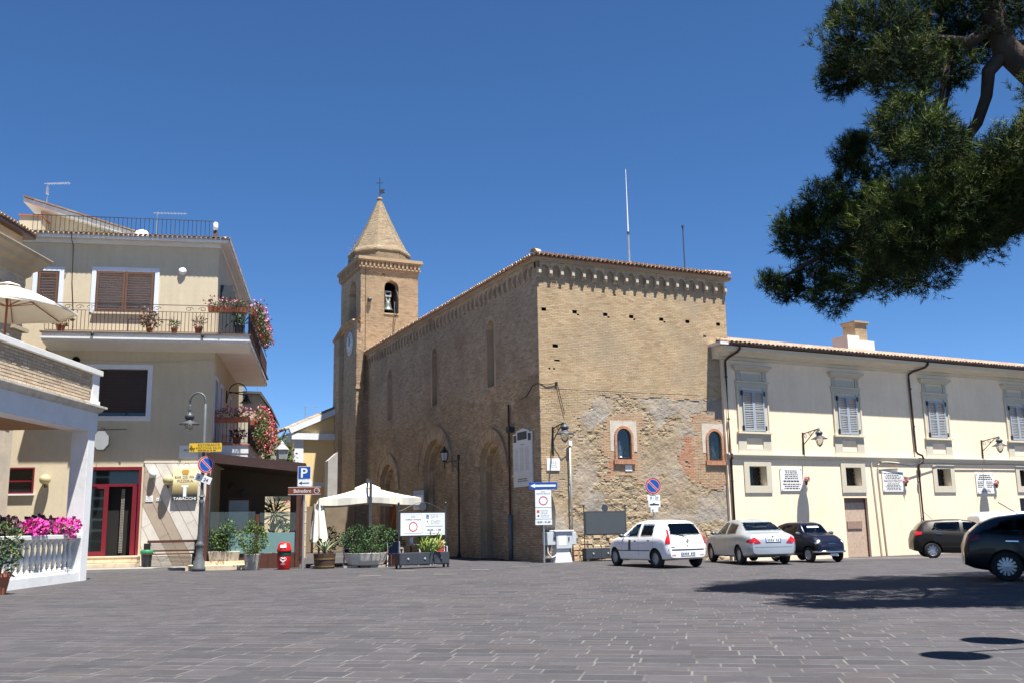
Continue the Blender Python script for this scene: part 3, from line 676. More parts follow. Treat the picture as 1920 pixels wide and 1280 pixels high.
# corner pilaster catching the sun, and the projecting string cornice over the clock
m_tb = m_brick_tower
b, mo = brick_field(-.26, .18, -.3, 13.9, seed=57); brick_mesh(b, front_map(.14), m_tb, 'pilaster_bricks', tower, jit=.006, back=.16); mortar_mesh(mo, front_map(.14), m_mortar, tower)
b, mo = brick_field(-.14, .5, -.3, 13.9, seed=58); brick_mesh(b, side_map(.26), m_brick_side, 'pilaster_bricks', tower, jit=.012, back=.3); mortar_mesh(mo, side_map(.26), m_mortar_side, tower)
b, mo = brick_field(3.9, TDP + .7, -.3, 13.4, seed=59); brick_mesh(b, side_map(.26), m_brick_side, 'pilaster_bricks', tower, jit=.012, back=.3); mortar_mesh(mo, side_map(.26), m_mortar_side, tower)
mb = MB(); mb.quad((.18, -.128, -.3), (.18, 0, -.3), (.18, 0, 13.9), (.18, -.128, 13.9), .5); mb.quad((-.248, .5, -.3), (0, .5, -.3), (0, .5, 13.9), (-.248, .5, 13.9), .5); mb.quad((-.248, 3.9, -.3), (0, 3.9, -.3), (0, 3.9, 13.4), (-.248, 3.9, 13.4), .5); mb.build('pilaster_returns', m_brick_side, tower)
mb = MB()
def moulding(path, prof):
    """prof: (out, z) strips swept along a path in the side face (v, dz)"""
    for (p, q) in zip(path[:-1], path[1:]):
        for (a, b_) in zip(prof[:-1], prof[1:]):
            mb.quad((-a[0], p[0], p[1] + a[1]), (-b_[0], p[0], p[1] + b_[1]), (-b_[0], q[0], q[1] + b_[1]), (-a[0], q[0], q[1] + a[1]), rng.random())
pth = [(-.3, 13.75), (.5, 13.75)] + [(2.2 + 1.7 * math.cos(t), 13.75 + .22 * math.sin(t)) for t in np.linspace(math.pi, 0, 12)] + [(4.0, 13.75), (5.5, 13.35)]
moulding(pth, [(.0, -.2), (.08, -.16), (.10, -.05), (.20, .0), (.30, .06), (.32, .14), (.27, .18), (0, .26)])
mb.build('string_cornice', m_brick_tower, tower)
# lower stage buttress widening and string bands
MB().box(-.36, 5.2, -.001, .0, 0, .01) if False else None
mb = MB(); mb.box(-.30, .24, -.19, .06, 9.6, 9.75, .4); mb.build('pilaster_cap', m_brick_tower, tower)
# clock
ck = MB(); mx = Matrix.Rotation(-math.pi / 2, 4, 'Y')
ck.lathe([(.0, 0), (.74, 0), (.74, .06), (.66, .09), (.66, .075), (0, .075)], 32, (-.005, 2.2, 12.74), mx)
clock = ck.build('clock_face', mat('clock_white', (.60, .60, .58), .6, .05, 2), tower)
h = MB(); h.bar((-.10, 2.2, 12.62), (-.10, 2.22, 13.25), .015, .06); h.bar((-.11, 2.2, 12.62), (-.11, 2.10, 13.05), .015, .08); h.build('clock_hands', m_iron, clock)
h = MB()
for i in range(12):
    t = math.pi * 2 * i / 12; h.bar((-.085, 2.2 + .52 * math.cos(t), 12.74 + .52 * math.sin(t)), (-.085, 2.2 + .62 * math.cos(t), 12.74 + .62 * math.sin(t)), .012, .035)
h.build('hour_marks', m_ink, clock)
# belfry cornice with brick dentils
cn = MB()
def ring(mb, o, z0, z1, a=None): mb.box(-o, TWD + o, -o, TDP + o, z0, z1, a)
ring(cn, .06, 17.12, 17.22, .3); ring(cn, .14, 17.22, 17.30, .6); ring(cn, .08, 17.30, 17.62, .5); ring(cn, .20, 17.62, 17.70, .7); ring(cn, .25, 17.70, 17.82, .9); ring(cn, .22, 17.82, 17.90, .5)
cn.build('cornice', m_brick_tower, tower)
dm = MB().box(-.055, .055, -.10, 0, 0, .30, 0.0).mesh('dentil', m_brick_tower)
for i in range(15): link('dentil', dm, tower, (.0 + i * .267, -.08, 17.315))
for i in range(18): link('dentil', dm, tower, (-.08, i * .27, 17.315), (0, 0, -math.pi / 2))
# spire
sp_ = MB(); cx, cy = TWD / 2, TDP / 2; n = 8
prof = [(2.02, 17.88), (2.02, 18.05), (1.98, 18.55), (2.05, 18.60), (2.03, 18.72), (1.88, 18.9)]
for k in range(15): t = k / 14; prof.append((1.80 * (1 - t) + .13 * t - .06 * math.sin(math.pi * t), 18.95 + 3.55 * t))
def octv(r, z): return [(cx + r * math.cos(math.pi / 8 + j * math.pi / 4), cy + r * math.sin(math.pi / 8 + j * math.pi / 4), z) for j in range(8)]
sb = MB()
for (ra, za), (rb, zb) in zip(prof[:-1], prof[1:]):
    A, B = octv(ra, za), octv(rb, zb)
    for j in range(8): sb.quad(A[j], A[(j + 1) % 8], B[(j + 1) % 8], B[j], rng.random())
spire = sb.build('spire', m_mortar_side, tower)
# spire brickwork: real bricks laid round the eight faces
Vs = []; vv = []
for zc in np.arange(17.95, 22.45, .075):
    r = np.interp(zc, [p[1] for p in prof], [p[0] for p in prof]); r2 = np.interp(zc + .066, [p[1] for p in prof], [p[0] for p in prof]); A, B = octv(r + .012, zc), octv(r2 + .012, zc + .066)
    for j in range(8):
        a0, a1 = np.array(A[j]), np.array(A[(j + 1) % 8]); b0, b1 = np.array(B[j]), np.array(B[(j + 1) % 8]); L = np.linalg.norm(a1 - a0); k = max(1, int(round(L / .25))); s = rng.uniform(0, .5)
        nrm = np.cross(a1 - a0, b0 - a0); nrm /= np.linalg.norm(nrm)
        cuts = [0.] + [min(max((q + s) / k, .02), .98) for q in range(k)] + [1.]
        for q0, q1 in zip(cuts[:-1], cuts[1:]):
            if q1 - q0 < .03: continue
            e = .006 / L; d = nrm * rng.uniform(0, .016)
            Vs += [a0 + (a1 - a0) * (q0 + e) + d, a0 + (a1 - a0) * (q1 - e) + d, b0 + (b1 - b0) * (q1 - e) + d, b0 + (b1 - b0) * (q0 + e) + d]; vv.append(rng.random())
m_spire = mat('spire_brick', (.5, .42, .30), .9, .12, 1.2, .4, 50, att=True, ramp=[(0.215, 0.159, 0.099), (0.258, 0.198, 0.127), (0.185, 0.142, 0.090), (0.280, 0.224, 0.153), (0.232, 0.172, 0.105), (0.202, 0.168, 0.116)], stain=(0.163, 0.125, 0.080), fine=.12)
link('spire_bricks', fastmesh('spire_bricks', np.array(Vs), np.arange(len(Vs)).reshape(-1, 4), m_spire, vv), tower, kind='stuff')
MB().lathe([(.10, 0), (.17, .06), (.19, .14), (.15, .24), (.05, .29)], 12, (cx, cy, 22.45)).build('finial_ball', m_spire, tower, smooth=True)
vn = MB(); vn.tube([(cx, cy, 22.7), (cx, cy, 24.1)], .022, 6); vn.bar((cx - .22, cy + .1, 23.72), (cx + .22, cy - .1, 23.72), .03); vn.build('iron_cross', m_iron, tower)
vn = MB(); vn.prism([(cx + .03, 22.98), (cx + .03, 23.28), (cx + .38, 23.34), (cx + .27, 23.18), (cx + .38, 23.06)], cy - .012, cy + .012); vn.build('weather_vane', m_iron, tower)
leaf_part('wall_weeds', [(160, (cx - 1.75, cy - .2, 18.85), (.25, .6, .35)), (60, (cx - 1.6, cy - .1, 19.5), (.12, .3, .3)), (60, (.0, 2.6, 17.95), (.25, .4, .12))], m_dry, tower, .16, aspect=.12)
# bells
def bell(c, s, rz, name='bell'):
    bm_ = MB(); bm_.lathe([(.0, .62), (.12, .62), (.17, .56), (.20, .42), (.235, .22), (.30, .08), (.40, 0), (.37, -.01), (.0, .05)], 20, (0, 0, 0))
    bo = bm_.build(name, m_bell, tower, smooth=True, loc=c); bo.scale = (s, s, s)
    y = MB(); y.box(-.14, .14, -.07, .07, .64, .72); y.box(-.14, -.06, -.05, .05, .72, .92); y.box(.06, .14, -.05, .05, .72, .92); y.box(-.2, .2, -.08, .08, .92, 1.02); y.box(-.2, -.14, -.08, .08, 1.02, 1.22); y.box(.14, .2, -.08, .08, 1.02, 1.22); y.box(-.2, .2, -.08, .08, 1.22, 1.3)
    y.build('yoke', m_grey, bo)
    w = MB(); pts = [(.0 + .42, .95 * math.cos(t) * .9, .45 + .95 * math.sin(t)) for t in np.linspace(0, 2 * math.pi, 28)]; w.tube(pts, .03, 6, cap=False); w.bar((.42, -.8, .45), (.42, .8, .45), .03); w.bar((.42, 0, -.45), (.42, 0, 1.35), .03); w.build('bell_wheel', m_iron, bo)
bell((1.84, .32, 14.62), .98, 0); bell((.55, 2.0, 14.05), 1.1, 0).__class__
MB().box(1.5, 2.46, -.05, .55, 14.33, 14.41).build('belfry_sill', m_mortar, tower)
MB().tube([(2.22, .1, 14.4), (2.22, .1, 15.2)], .025, 6).build('hammer_rod', m_galv, tower)
MB().lathe([(.02, .12), (.13, .10), (.15, 0), (.10, -.12), (.0, -.14)], 10, (.53, -.12, 15.15)).build('siren_horn', m_charcoal, tower, smooth=True)
MB().tube([(.32, -.02, 9.2), (.30, -.02, 17.1)], .012, 5).build('cable', m_dark, tower)
# low parapet where the nave roof meets the tower
pp = MB(); pp.prism([(.0, 11.9), (2.6, 11.9), (2.6, 12.95), (1.75, 13.25)], 22.0, 23.1); pp.build('gable_parapet', m_brick_side, church)
MB().box(1.62, 2.9, 21.9, 23.12, 13.05, 13.18).build('parapet_coping', m_concrete, church)
# ================================================================== cream palazzo on the right
KTH = R(27.1); KX, KY = 9.077, 40.628
pal = emp('palazzo', (KX, KY, 0), KTH, 'long cream rendered palazzo with blue-grey shutters and tiled roof', 'building')
PW = 27.0
WC = [1.40, 6.93, 12.80, 18.77, 24.6]; SC = [1.45, 7.0, 12.93, 18.95]
wall = MB()
# facade built as strips round the openings (small windows, door, garage door, shuttered windows are proud of it)
ops = [(c - .47, c + .47, 2.84, 3.66) for c in SC] + [(6.32, 7.75, -.5, 2.31), (18.3, 20.8, -.5, 2.25)]
xsb = sorted(set([-.15, PW] + [q for o in ops for q in o[:2]])); zsb = sorted(set([-.5, 8.3] + [q for o in ops for q in o[2:]]))
for a, b in zip(xsb[:-1], xsb[1:]):
    for c, d in zip(zsb[:-1], zsb[1:]):
        if not any(o[0] <= (a + b) / 2 <= o[1] and o[2] <= (c + d) / 2 <= o[3] for o in ops): wall.quad((a, 0, c), (b, 0, c), (b, 0, d), (a, 0, d))
wall.quad((-.15, 0, -.5), (-.15, 9, -.5), (-.15, 9, 8.3), (-.15, 0, 8.3)); wall.quad((PW, 0, -.5), (PW, 9, -.5), (PW, 9, 8.3), (PW, 0, 8.3)); wall.quad((-.15, 9, -.5), (PW, 9, -.5), (PW, 9, 8.3), (-.15, 9, 8.3))
wall.build('wall', m_cream, pal)
for (a, b, c, d) in ops:
    rv = MB()
    for p, q in (((a, c), (a, d)), ((a, d), (b, d)), ((b, d), (b, c)), ((b, c), (a, c))): rv.quad((p[0], 0, p[1]), (p[0], .45, p[1]), (q[0], .45, q[1]), (q[0], 0, q[1]))
    rv.build('opening_reveal', m_trim_lt if c > 0 else m_cream, pal)
# eaves cornice: stepped mouldings
mb = MB(); prof = [(0, 8.18), (.06, 8.20), (.08, 8.30), (.30, 8.34), (.32, 8.42), (.38, 8.44), (.62, 8.50), (.64, 8.60), (.66, 8.66), (.1, 8.70)]
x0, x1 = -.55, PW
pr = [(-d, z) for d, z in prof]
for (a, b) in zip(pr[:-1], pr[1:]): mb.quad((x0, a[0], a[1]), (x1, a[0], a[1]), (x1, b[0], b[1]), (x0, b[0], b[1]))
mb.add([(x0, p[0], p[1]) for p in pr] + [(x0, .3, 8.7), (x0, .3, 8.18)], [tuple(range(len(pr) + 2))])
mb.build('cornice', m_trim_lt, pal)
MB().box(-.72, -.06, -.70, .4, 8.70, 8.80).build('roof_end_slab', m_slabwhite, pal)
# string course
mb = MB(); prof = [(0, 3.94), (.03, 3.95), (.04, 4.02), (.09, 4.05), (.13, 4.12), (.13, 4.17), (0, 4.19)]
for (a, b) in zip(prof[:-1], prof[1:]): mb.quad((-.15, -a[0], a[1]), (PW, -a[0], a[1]), (PW, -b[0], b[1]), (-.15, -b[0], b[1]))
mb.build('string_course', m_trim_lt, pal)
# gutter and roof
g = MB(); pts = [(.075 * math.cos(t), .075 * math.sin(t)) for t in np.linspace(math.pi, 2 * math.pi, 9)]
for (a, b) in zip(pts[:-1], pts[1:]): g.quad((-.3, -.74 + a[0], 8.76 + a[1]), (PW, -.74 + a[0], 8.76 + a[1]), (PW, -.74 + b[0], 8.76 + b[1]), (-.3, -.74 + b[0], 8.76 + b[1]))
g.box(-.3, PW, -.825, -.812, 8.755, 8.79); g.build('gutter', m_brown, pal)
PIT = R(16.5)
rf = MB(); rf.add([(-.3, -.68, 8.72), (PW, -.68, 8.72), (PW, 4.5, 8.72 + 5.18 * math.tan(PIT)), (-.3, 4.5, 8.72 + 5.18 * math.tan(PIT)), (PW, 9.2, 8.72), (-.3, 9.2, 8.72)], [(0, 1, 2, 3), (3, 2, 4, 5), (0, 3, 5), (1, 4, 2)])
proof = rf.build('roof', m_tile_pale, pal)
cnt = 0; Vt = []; Ft = []; Av = []
tm = np.empty(len(TILE_P.vertices) * 3); TILE_P.vertices.foreach_get('co', tm); tm = tm.reshape(-1, 3); tf = np.array([p.vertices[:] for p in TILE_P.polygons])
for row in range(5):
    for i in range(122):
        x = -.18 + i * .2235; y = -.80 + row * .37 + rng.uniform(-.025, .025); z = 8.765 + (y + .72) * math.tan(PIT) + rng.uniform(-.008, .008)
        if x > PW - .2: continue
        rz = rng.uniform(-.05, .05)
        if row < 3 and cnt < 296 and x < 23:
            link('roof_tile', TILE_P, proof, (x, y, z + .012), (PIT + .03, rng.uniform(-.05, .05), rz)); cnt += 1
        else:
            mt = np.array(Matrix.Rotation(rz, 3, 'Z') @ Matrix.Rotation(PIT + .03, 3, 'X')); Ft.append(tf + len(Vt) * len(tm)); Vt.append(tm @ mt.T + np.array([x, y, z + .012])); Av += [rng.random()] * len(tf)
link('more_roof_tiles', fastmesh('more_roof_tiles', np.concatenate(Vt), np.concatenate(Ft), m_tile_pale, Av), proof, kind='stuff')
for i in range(4): link('roof_tile', TILE_P, proof, (-.12, -.55 + i * .38, 8.80 + i * .11), (PIT, 0, 0))
# chimney (kept on its roof)
ch = MB(); ch.box(8.95, 9.75, 1.5, 2.5, 9.2, 10.18); ch.box(9.75, 10.75, 1.5, 2.5, 9.2, 9.98); chim = ch.build('chimney', mat('pinkish_white', (.74, .66, .60), .85, .06, 2), proof)
b, mo = brick_field(9.62, 10.42, 9.98, 10.78, seed=71); brick_mesh(b, front_map(-1.6), m_brick, 'chimney_bricks', chim); mortar_mesh(mo, front_map(-1.6), m_mortar, chim)
b, mo = brick_field(1.6, 2.4, 9.98, 10.78, seed=72); brick_mesh(b, side_map(-9.62), m_brick, 'chimney_bricks', chim); mortar_mesh(mo, side_map(-9.62), m_mortar, chim)
mb = MB(); mb.box(9.66, 10.40, 1.64, 2.4, 9.9, 10.78); mb.build('chimney_core', m_mortar, chim)
mb = MB(); mb.box(9.57, 10.47, 1.55, 2.45, 10.78, 10.86, .3); mb.build('chimney_course', m_brick, chim)
mb = MB(); mb.box(9.53, 10.51, 1.51, 2.49, 10.86, 10.94, .7); mb.build('chimney_cap', m_brick, chim)
# shuttered windows
SLAT = MB().box(-.5, .5, -.022, .022, -.004, .004).mesh('slat', m_shut)
def shutter_window(c):
    z0, z1 = 5.16, 6.90; hw = .585
    s = MB()   # surround with ears
    s.box(c - .88, c - .60, -.045, 0, 5.12, 7.02); s.box(c + .60, c + .88, -.045, 0, 5.12, 7.02); s.box(c - .90, c + .90, -.045, 0, 7.02, 7.24)
    w = s.build('window_surround', m_trim, pal, bevel=.006)
    MB().box(c - .60, c + .60, .004, .02, 5.1, 7.02).build('window_backing', m_dark, w)
    for x in (c - .83, c + .83): MB().box(x - .035, x + .035, -.075, -.045, 5.14, 7.05).build('surround_fillet', m_trim_lt, w)
    MB().box(c - .93, c + .93, -.10, 0, 7.24, 7.31).build('lintel_shelf', m_trim_lt, w)
    mb = MB(); mb.box(c - .55, c + .55, -.035, 0, 7.34, 7.38); mb.box(c - .55, c + .55, -.035, 0, 7.62, 7.66); mb.box(c - .55, c - .50, -.035, 0, 7.38, 7.62); mb.box(c + .50, c + .55, -.035, 0, 7.38, 7.62); mb.build('frieze_frame', m_trim_lt, w)
    MB().box(c - .50, c + .50, -.015, 0, 7.38, 7.62).build('frieze_panel', m_trim, w)
    for s_ in (-1, 1):
        k = MB(); k.box(c + s_ * .72 - .11, c + s_ * .72 + .11, -.06, 0, 7.33, 7.74); k.box(c + s_ * .72 - .04, c + s_ * .72 - .01, -.075, -.06, 7.42, 7.70); k.box(c + s_ * .72 + .02, c + s_ * .72 + .05, -.075, -.06, 7.42, 7.70); k.build('console', m_trim, w)
    pd = MB(); pf = [(0, 7.74), (.06, 7.75), (.12, 7.83), (.22, 7.90), (.24, 7.97), (.20, 7.99), (0, 8.03)]
    for (a, b) in zip(pf[:-1], pf[1:]):
        wa = .86 + a[0] * .8; wb = .86 + b[0] * .8
        pd.quad((c - wa, -a[0], a[1]), (c + wa, -a[0], a[1]), (c + wb, -b[0], b[1]), (c - wb, -b[0], b[1]))
        pd.quad((c - wa, 0, a[1]), (c - wa, -a[0], a[1]), (c - wb, -b[0], b[1]), (c - wb, 0, b[1])); pd.quad((c + wa, -a[0], a[1]), (c + wa, 0, a[1]), (c + wb, 0, b[1]), (c + wb, -b[0], b[1]))
    pd.build('hood_moulding', m_trim, w)
    MB().box(c - .95, c + .95, -.14, 0, 5.04, 5.12).build('sill', m_trim_lt, w)
    ap = MB(); ap.box(c - .90, c - .46, -.04, 0, 4.30, 5.04); ap.box(c + .46, c + .90, -.04, 0, 4.30, 5.04); ap.box(c - .46, c + .46, -.04, 0, 4.86, 5.04); ap.box(c - .46, c + .46, -.04, 0, 4.30, 4.40); ap.build('apron_frame', m_trim, w)
    MB().box(c - .95, c + .95, -.06, 0, 4.19, 4.30).build('apron_base', m_trim_lt, w)
    for s_ in (-1, 1):
        x0, x1 = (c - hw, c - .004) if s_ < 0 else (c + .004, c + hw)
        f = MB(); f.box(x0, x0 + .065, -.10, -.055, z0, z1); f.box(x1 - .065, x1, -.10, -.055, z0, z1)
        for za, zb in ((z0, z0 + .07), (z1 - .09, z1), ((z0 + z1) / 2 - .03, (z0 + z1) / 2 + .03)): f.box(x0 + .065, x1 - .065, -.098, -.057, za, zb)
        sh = f.build('shutter', m_shut, pal)
        n = 20
        for i in range(n):
            z = z0 + .11 + i * (z1 - z0 - .24) / (n - 1)
            if abs(z - (z0 + z1) / 2) < .045: continue
            o = link('slat', SLAT, sh, ((x0 + x1) / 2, -.078, z), (R(38), 0, 0)); o.scale = (x1 - x0 - .13, 1.15, 1)
        hg = MB(); xe = x0 if s_ < 0 else x1; d = -1 if s_ < 0 else 1
        for z in (z0 + .12, z1 - .12): hg.box(min(xe + d * .07, xe - d * .01), max(xe + d * .07, xe - d * .01), -.12, -.04, z - .1, z + .1)
        hg.build('hinge', m_iron, sh)
for c in WC: shutter_window(c)
# small grilled windows
for c in SC:
    s = MB(); s.box(c - .75, c - .47, -.05, 0, 2.54, 3.84); s.box(c + .47, c + .75, -.05, 0, 2.54, 3.84); s.box(c - .47, c + .47, -.05, 0, 3.66, 3.84); s.box(c - .47, c + .47, -.05, 0, 2.54, 2.84)
    w = s.build('small_window', m_trim, pal, bevel=.005)
    MB().box(c - .47, c + .47, .40, .44, 2.84, 3.66).build('pane', m_glass, w)
    gm = MB()
    if c < 18:
        for k in range(-6, 8):
            for sgn in (1, -1):
                # diagonal bars clipped to the opening
                pts = []
                for t in np.linspace(-1, 1, 41):
                    x = c + t * .47; z = 3.25 + sgn * (x - c) * 1.15 + k * .19
                    if 2.84 <= z <= 3.66: pts.append((x, z))
                if len(pts) > 2: gm.bar((pts[0][0], .34, pts[0][1]), (pts[-1][0], .34, pts[-1][1]), .014)
    else:
        for k in range(9): gm.bar((c - .42 + k * .105, .3, 2.84), (c - .42 + k * .105, .3, 3.66), .016)
    gm.build('grille', m_iron, w)
# boarded door and garage door
dr = MB(); dr.box(6.36, 7.71, .16, .2, -.4, 2.1); door = dr.build('door', mat('chipboard', (.44, .33, .25), .85, .22, 9, .2, 60, fine=.25), pal)
MB().box(6.36, 7.71, .17, .22, 2.1, 2.29).build('door_transom', mat('shaded_board', (.20, .14, .10), .8, .15, 6), door)
MB().box(6.55, 7.45, .12, .155, .95, 1.28).build('door_strip', mat('brown_board', (.27, .18, .14), .8, .2, 8), door)
mb = MB(); mb.box(6.32, 6.36, .12, .24, -.4, 2.31); mb.box(7.71, 7.75, .12, .24, -.4, 2.31); mb.build('door_frame', m_wood, door)
MB().box(18.3, 20.8, .3, .35, -.5, 2.25).build('garage_door', m_charcoal, pal)
# downpipes
def pipe(pts, name='downpipe', r=.052):
    o = MB().tube(pts, r, 10).build(name, m_brown, pal, smooth=True); return o
pipe([(.30, -.72, 8.70), (.30, -.72, 8.58), (.26, -.62, 8.45), (.05, -.24, 8.25), (-.02, -.10, 8.12), (-.02, -.09, 7.9), (-.02, -.09, 4.25), (-.02, -.17, 4.15), (-.02, -.17, 4.0), (-.02, -.09, 3.9), (-.02, -.09, -.3)])
pipe([(11.75, -.72, 8.70), (11.75, -.70, 8.55), (11.65, -.62, 8.42), (11.2, -.2, 8.24), (11.08, -.10, 8.12), (11.07, -.09, 7.9), (11.1, -.09, 4.45), (11.18, -.12, 4.34), (11.36, -.20, 4.26), (11.42, -.21, 4.1), (11.38, -.2, 3.98), (11.2, -.12, 3.86), (11.16, -.09, 3.75), (11.18, -.09, -.3)])
for z in (1.3, 3.0, 5.6, 7.4):
    for u in (-.02, 11.12): MB().lathe([(.0, 0), (.066, 0), (.066, .05), (0, .05)], 10, (u, -.09, z)).build('pipe_clip', m_brown, pal)
# cables
MB().tube([(9.9, -.10, 3.89), (9.2, -.12, 3.93), (8.75, -.13, 3.92), (8.55, -.08, 3.8), (8.52, -.05, 3.5), (8.62, -.05, 1.0), (8.68, -.05, -.3)], .03, 6).build('conduit', m_trim, pal)
MB().tube([(8.15, -.04, 3.9), (8.2, -.05, 3.0), (8.35, -.05, -.3)], .028, 6).build('conduit', m_trim_lt, pal)
MB().tube([(8.6, -.13, 3.92), (9.6, -.16, 3.86), (10.6, -.18, 3.77), (11.1, -.18, 3.88), (12.5, -.1, 3.92), (14.0, -.1, 3.90), (17, -.1, 3.92), (20, -.1, 3.91)], .02, 6).build('cable', m_charcoal, pal)

def local(u, v, z, th=KTH, o=(KX, KY)): return (o[0] + u * math.cos(th) - v * math.sin(th), o[1] + u * math.sin(th) + v * math.cos(th), z)
# memorial plaques with flower holders
NAMES = {0: ['IN QUESTA PIAZZA', 'NELL\'ANNO MCMXLIV'], 1: [], 2: []}
def plaque(u0, u1, z0, z1, label, seed, big=None, split=False):
    o = emp('marble_plaque', local((u0 + u1) / 2, 0, z0), KTH, label, 'plaque', 'marble plaques on the palazzo'); w = (u1 - u0) / 2; h = z1 - z0
    MB().box(-w, w, -.045, -.015, 0, h).build('slab', m_marble, o, bevel=.005)
    for x in (-w + .06, w - .06):
        for z in (.05, h - .05): MB().lathe([(0, 0), (.018, 0), (.012, .02), (0, .025)], 8, (x, -.045, z), Matrix.Rotation(math.pi / 2, 4, 'X')).build('stud', m_iron, o)
    if big:
        scribble(-w * .85, w * .85, h * .60, h * .92, 4, -.047, seed).build('inscription', m_ink, o); text(big, w * 1.75, h * .12, m_ink, o, (0, -.0475, h * .52)); scribble(-w * .8, w * .8, h * .06, h * .42, 5, -.047, seed + 1).build('inscription', m_ink, o)
    elif split:
        scribble(-w * .85, w * .85, h * .66, h * .95, 3, -.047, seed, fill=.6).build('inscription', m_ink, o)
        scribble(-w * .85, -w * .1, h * .28, h * .62, 4, -.047, seed + 2, centre=False).build('inscription', m_ink, o); scribble(w * .1, w * .85, h * .28, h * .62, 4, -.047, seed + 3, centre=False).build('inscription', m_ink, o)
        scribble(-w * .6, w * .6, h * .05, h * .22, 2, -.047, seed + 4).build('inscription', m_ink, o)
    else:
        scribble(-w * .85, w * .85, h * .5, h * .92, 5, -.047, seed).build('inscription', m_ink, o); scribble(-w * .8, w * .8, h * .38, h * .47, 1, -.047, seed + 5, fill=.8).build('inscription', m_ink, o); scribble(-w * .8, w * .8, h * .06, h * .34, 3, -.047, seed + 1).build('inscription', m_ink, o)
plaque(2.66, 3.92, 2.62, 3.60, 'white marble plaque nearest the brick church, left of the boarded door', 1)
plaque(8.78, 10.16, 2.58, 3.52, 'white marble plaque with one large line of capitals beside the downpipe', 2, big='FRANCESCO PERAZZITTI')
plaque(15.15, 16.48, 2.48, 3.46, 'white marble plaque with two text columns, under the farther wall lamp', 3, split=True)
def vase(u, z, label, seed):
    o = emp('flower_holder', local(u, 0, z), KTH, label, 'flower vase', 'flower holders beside the plaques')
    MB().lathe([(.03, -.16), (.05, -.1), (.06, 0), (.045, .02)], 10, (0, -.10, 0)).build('vase', m_charcoal, o, smooth=True); MB().box(-.012, .012, -.1, 0, -.06, -.03).build('bracket', m_iron, o)
    leaf_part('flowers', [(60, (0, -.12, .10), (.13, .09, .09))], m_pink, o, .07, seed=seed, aspect=.8); leaf_part('foliage', [(30, (0, -.12, .03), (.10, .08, .07))], m_leaf2, o, .07, seed=seed + 9)
vase(4.08, 3.02, 'small pink flower holder right of the plaque nearest the church', 4)
vase(10.22, 2.98, 'small pink flower holder right of the plaque beside the downpipe', 5)
vase(16.55, 2.90, 'small pink flower holder right of the two-column plaque', 6)
# wall lamps on scrolled brackets (one builder, three lamps)
m_lampglass = mat('lamp_glass', (.75, .76, .72), .1, 0, fine=0, trans=.85)
def wall_lamp(loc, rz, label, drop=1.0, group='wall lamps on iron brackets'):
    o = emp('wall_lamp', loc, rz, label, 'lamp', group)
    MB().box(-.025, .025, -.05, -.001, -drop, .12).build('back_plate', m_iron, o)
    a = MB(); a.bar((0, -.03, .06), (0, -1.0, .20), .035); a.bar((0, -.04, -.42), (0, -.78, .14), .028); a.build('arm', m_iron, o)
    def scroll(cy, cz, r, name='scroll'):
        MB().tube([(0, cy + r * (1 - .7 * k / 18) * math.cos(k * .42), cz + r * (1 - .7 * k / 18) * math.sin(k * .42)) for k in range(19)], .013, 5).build(name, m_iron, o)
    scroll(-.16, -.06, .12); scroll(-.46, .02, .10); scroll(-.88, .10, .07)
    h = MB(); h.lathe([(.015, .12), (.03, .06), (.06, .04), (.05, 0), (.09, -.05), (.15, -.08), (.16, -.16), (.11, -.2), (.13, -.24), (.27, -.33), (.36, -.37), (.36, -.385), (.20, -.375)], 20, (0, -1.0, .13)); h.build('lamp_head', m_charcoal, o, smooth=True)
    gl = MB(); gl.lathe([(.17, 0), (.165, -.10), (.12, -.24), (.05, -.33), (0, -.35)], 16, (0, -1.0, -.24)); gl.build('lamp_globe', m_lampglass, o, smooth=True)
    return o
wall_lamp(local(4.14, 0, 5.05), KTH, 'scrolled iron wall lamp between the first two shutters of the palazzo')
wall_lamp(local(15.87, 0, 4.98), KTH, 'scrolled iron wall lamp on the palazzo farther right, past the second downpipe')
wall_lamp(fr(.52, 0) + (4.98,), TH, 'scrolled iron wall lamp at the corner of the brick church')
# ================================================================== corner house on the left
LTH = R(10.9); LO = (-11.83, 37.62)
def lloc(u, v, z): return local(u, v, z, LTH, LO)
house = emp('corner_house', (LO[0], LO[1], 0), LTH, 'tan three-storey corner house with brown shutters and a wraparound balcony', 'house')
HW = 11.5; HD = 13.0; HT = 12.76
ops = [(-4.62, -2.50, 5.78, 7.62), (-4.85, -2.52, .50, 3.80), (-7.35, -6.42, 2.92, 3.78), (-4.62, -2.42, 9.85, 11.52), (-6.78, -5.98, 9.55, 11.46)]
xsb = sorted(set([-HW, 0] + [q for o in ops for q in o[:2]])); zsb = sorted(set([-.1, HT] + [q for o in ops for q in o[2:]]))
w = MB()
for a, b in zip(xsb[:-1], xsb[1:]):
    for c, d in zip(zsb[:-1], zsb[1:]):
        if not any(o[0] <= (a + b) / 2 <= o[1] and o[2] <= (c + d) / 2 <= o[3] for o in ops): w.quad((a, 0, c), (b, 0, c), (b, 0, d), (a, 0, d))
w.quad((0, 0, -.1), (0, HD, -.1), (0, HD, HT), (0, 0, HT)); w.quad((-HW, 0, -.1), (-HW, HD, -.1), (-HW, HD, HT), (-HW, 0, HT)); w.quad((-HW, HD, -.1), (0, HD, -.1), (0, HD, HT), (-HW, HD, HT))
w.build('wall', m_render, house)
for (a, b, c, d) in ops:
    rv = MB()
    for p, q in (((a, c), (a, d)), ((a, d), (b, d)), ((b, d), (b, c)), ((b, c), (a, c))): rv.quad((p[0], 0, p[1]), (p[0], .35, p[1]), (q[0], .35, q[1]), (q[0], 0, q[1]))
    rv.quad((a, .34, c), (b, .34, c), (b, .34, d), (a, .34, d)); rv.build('opening_reveal', m_dark if c < 4 else m_slabwhite, house)
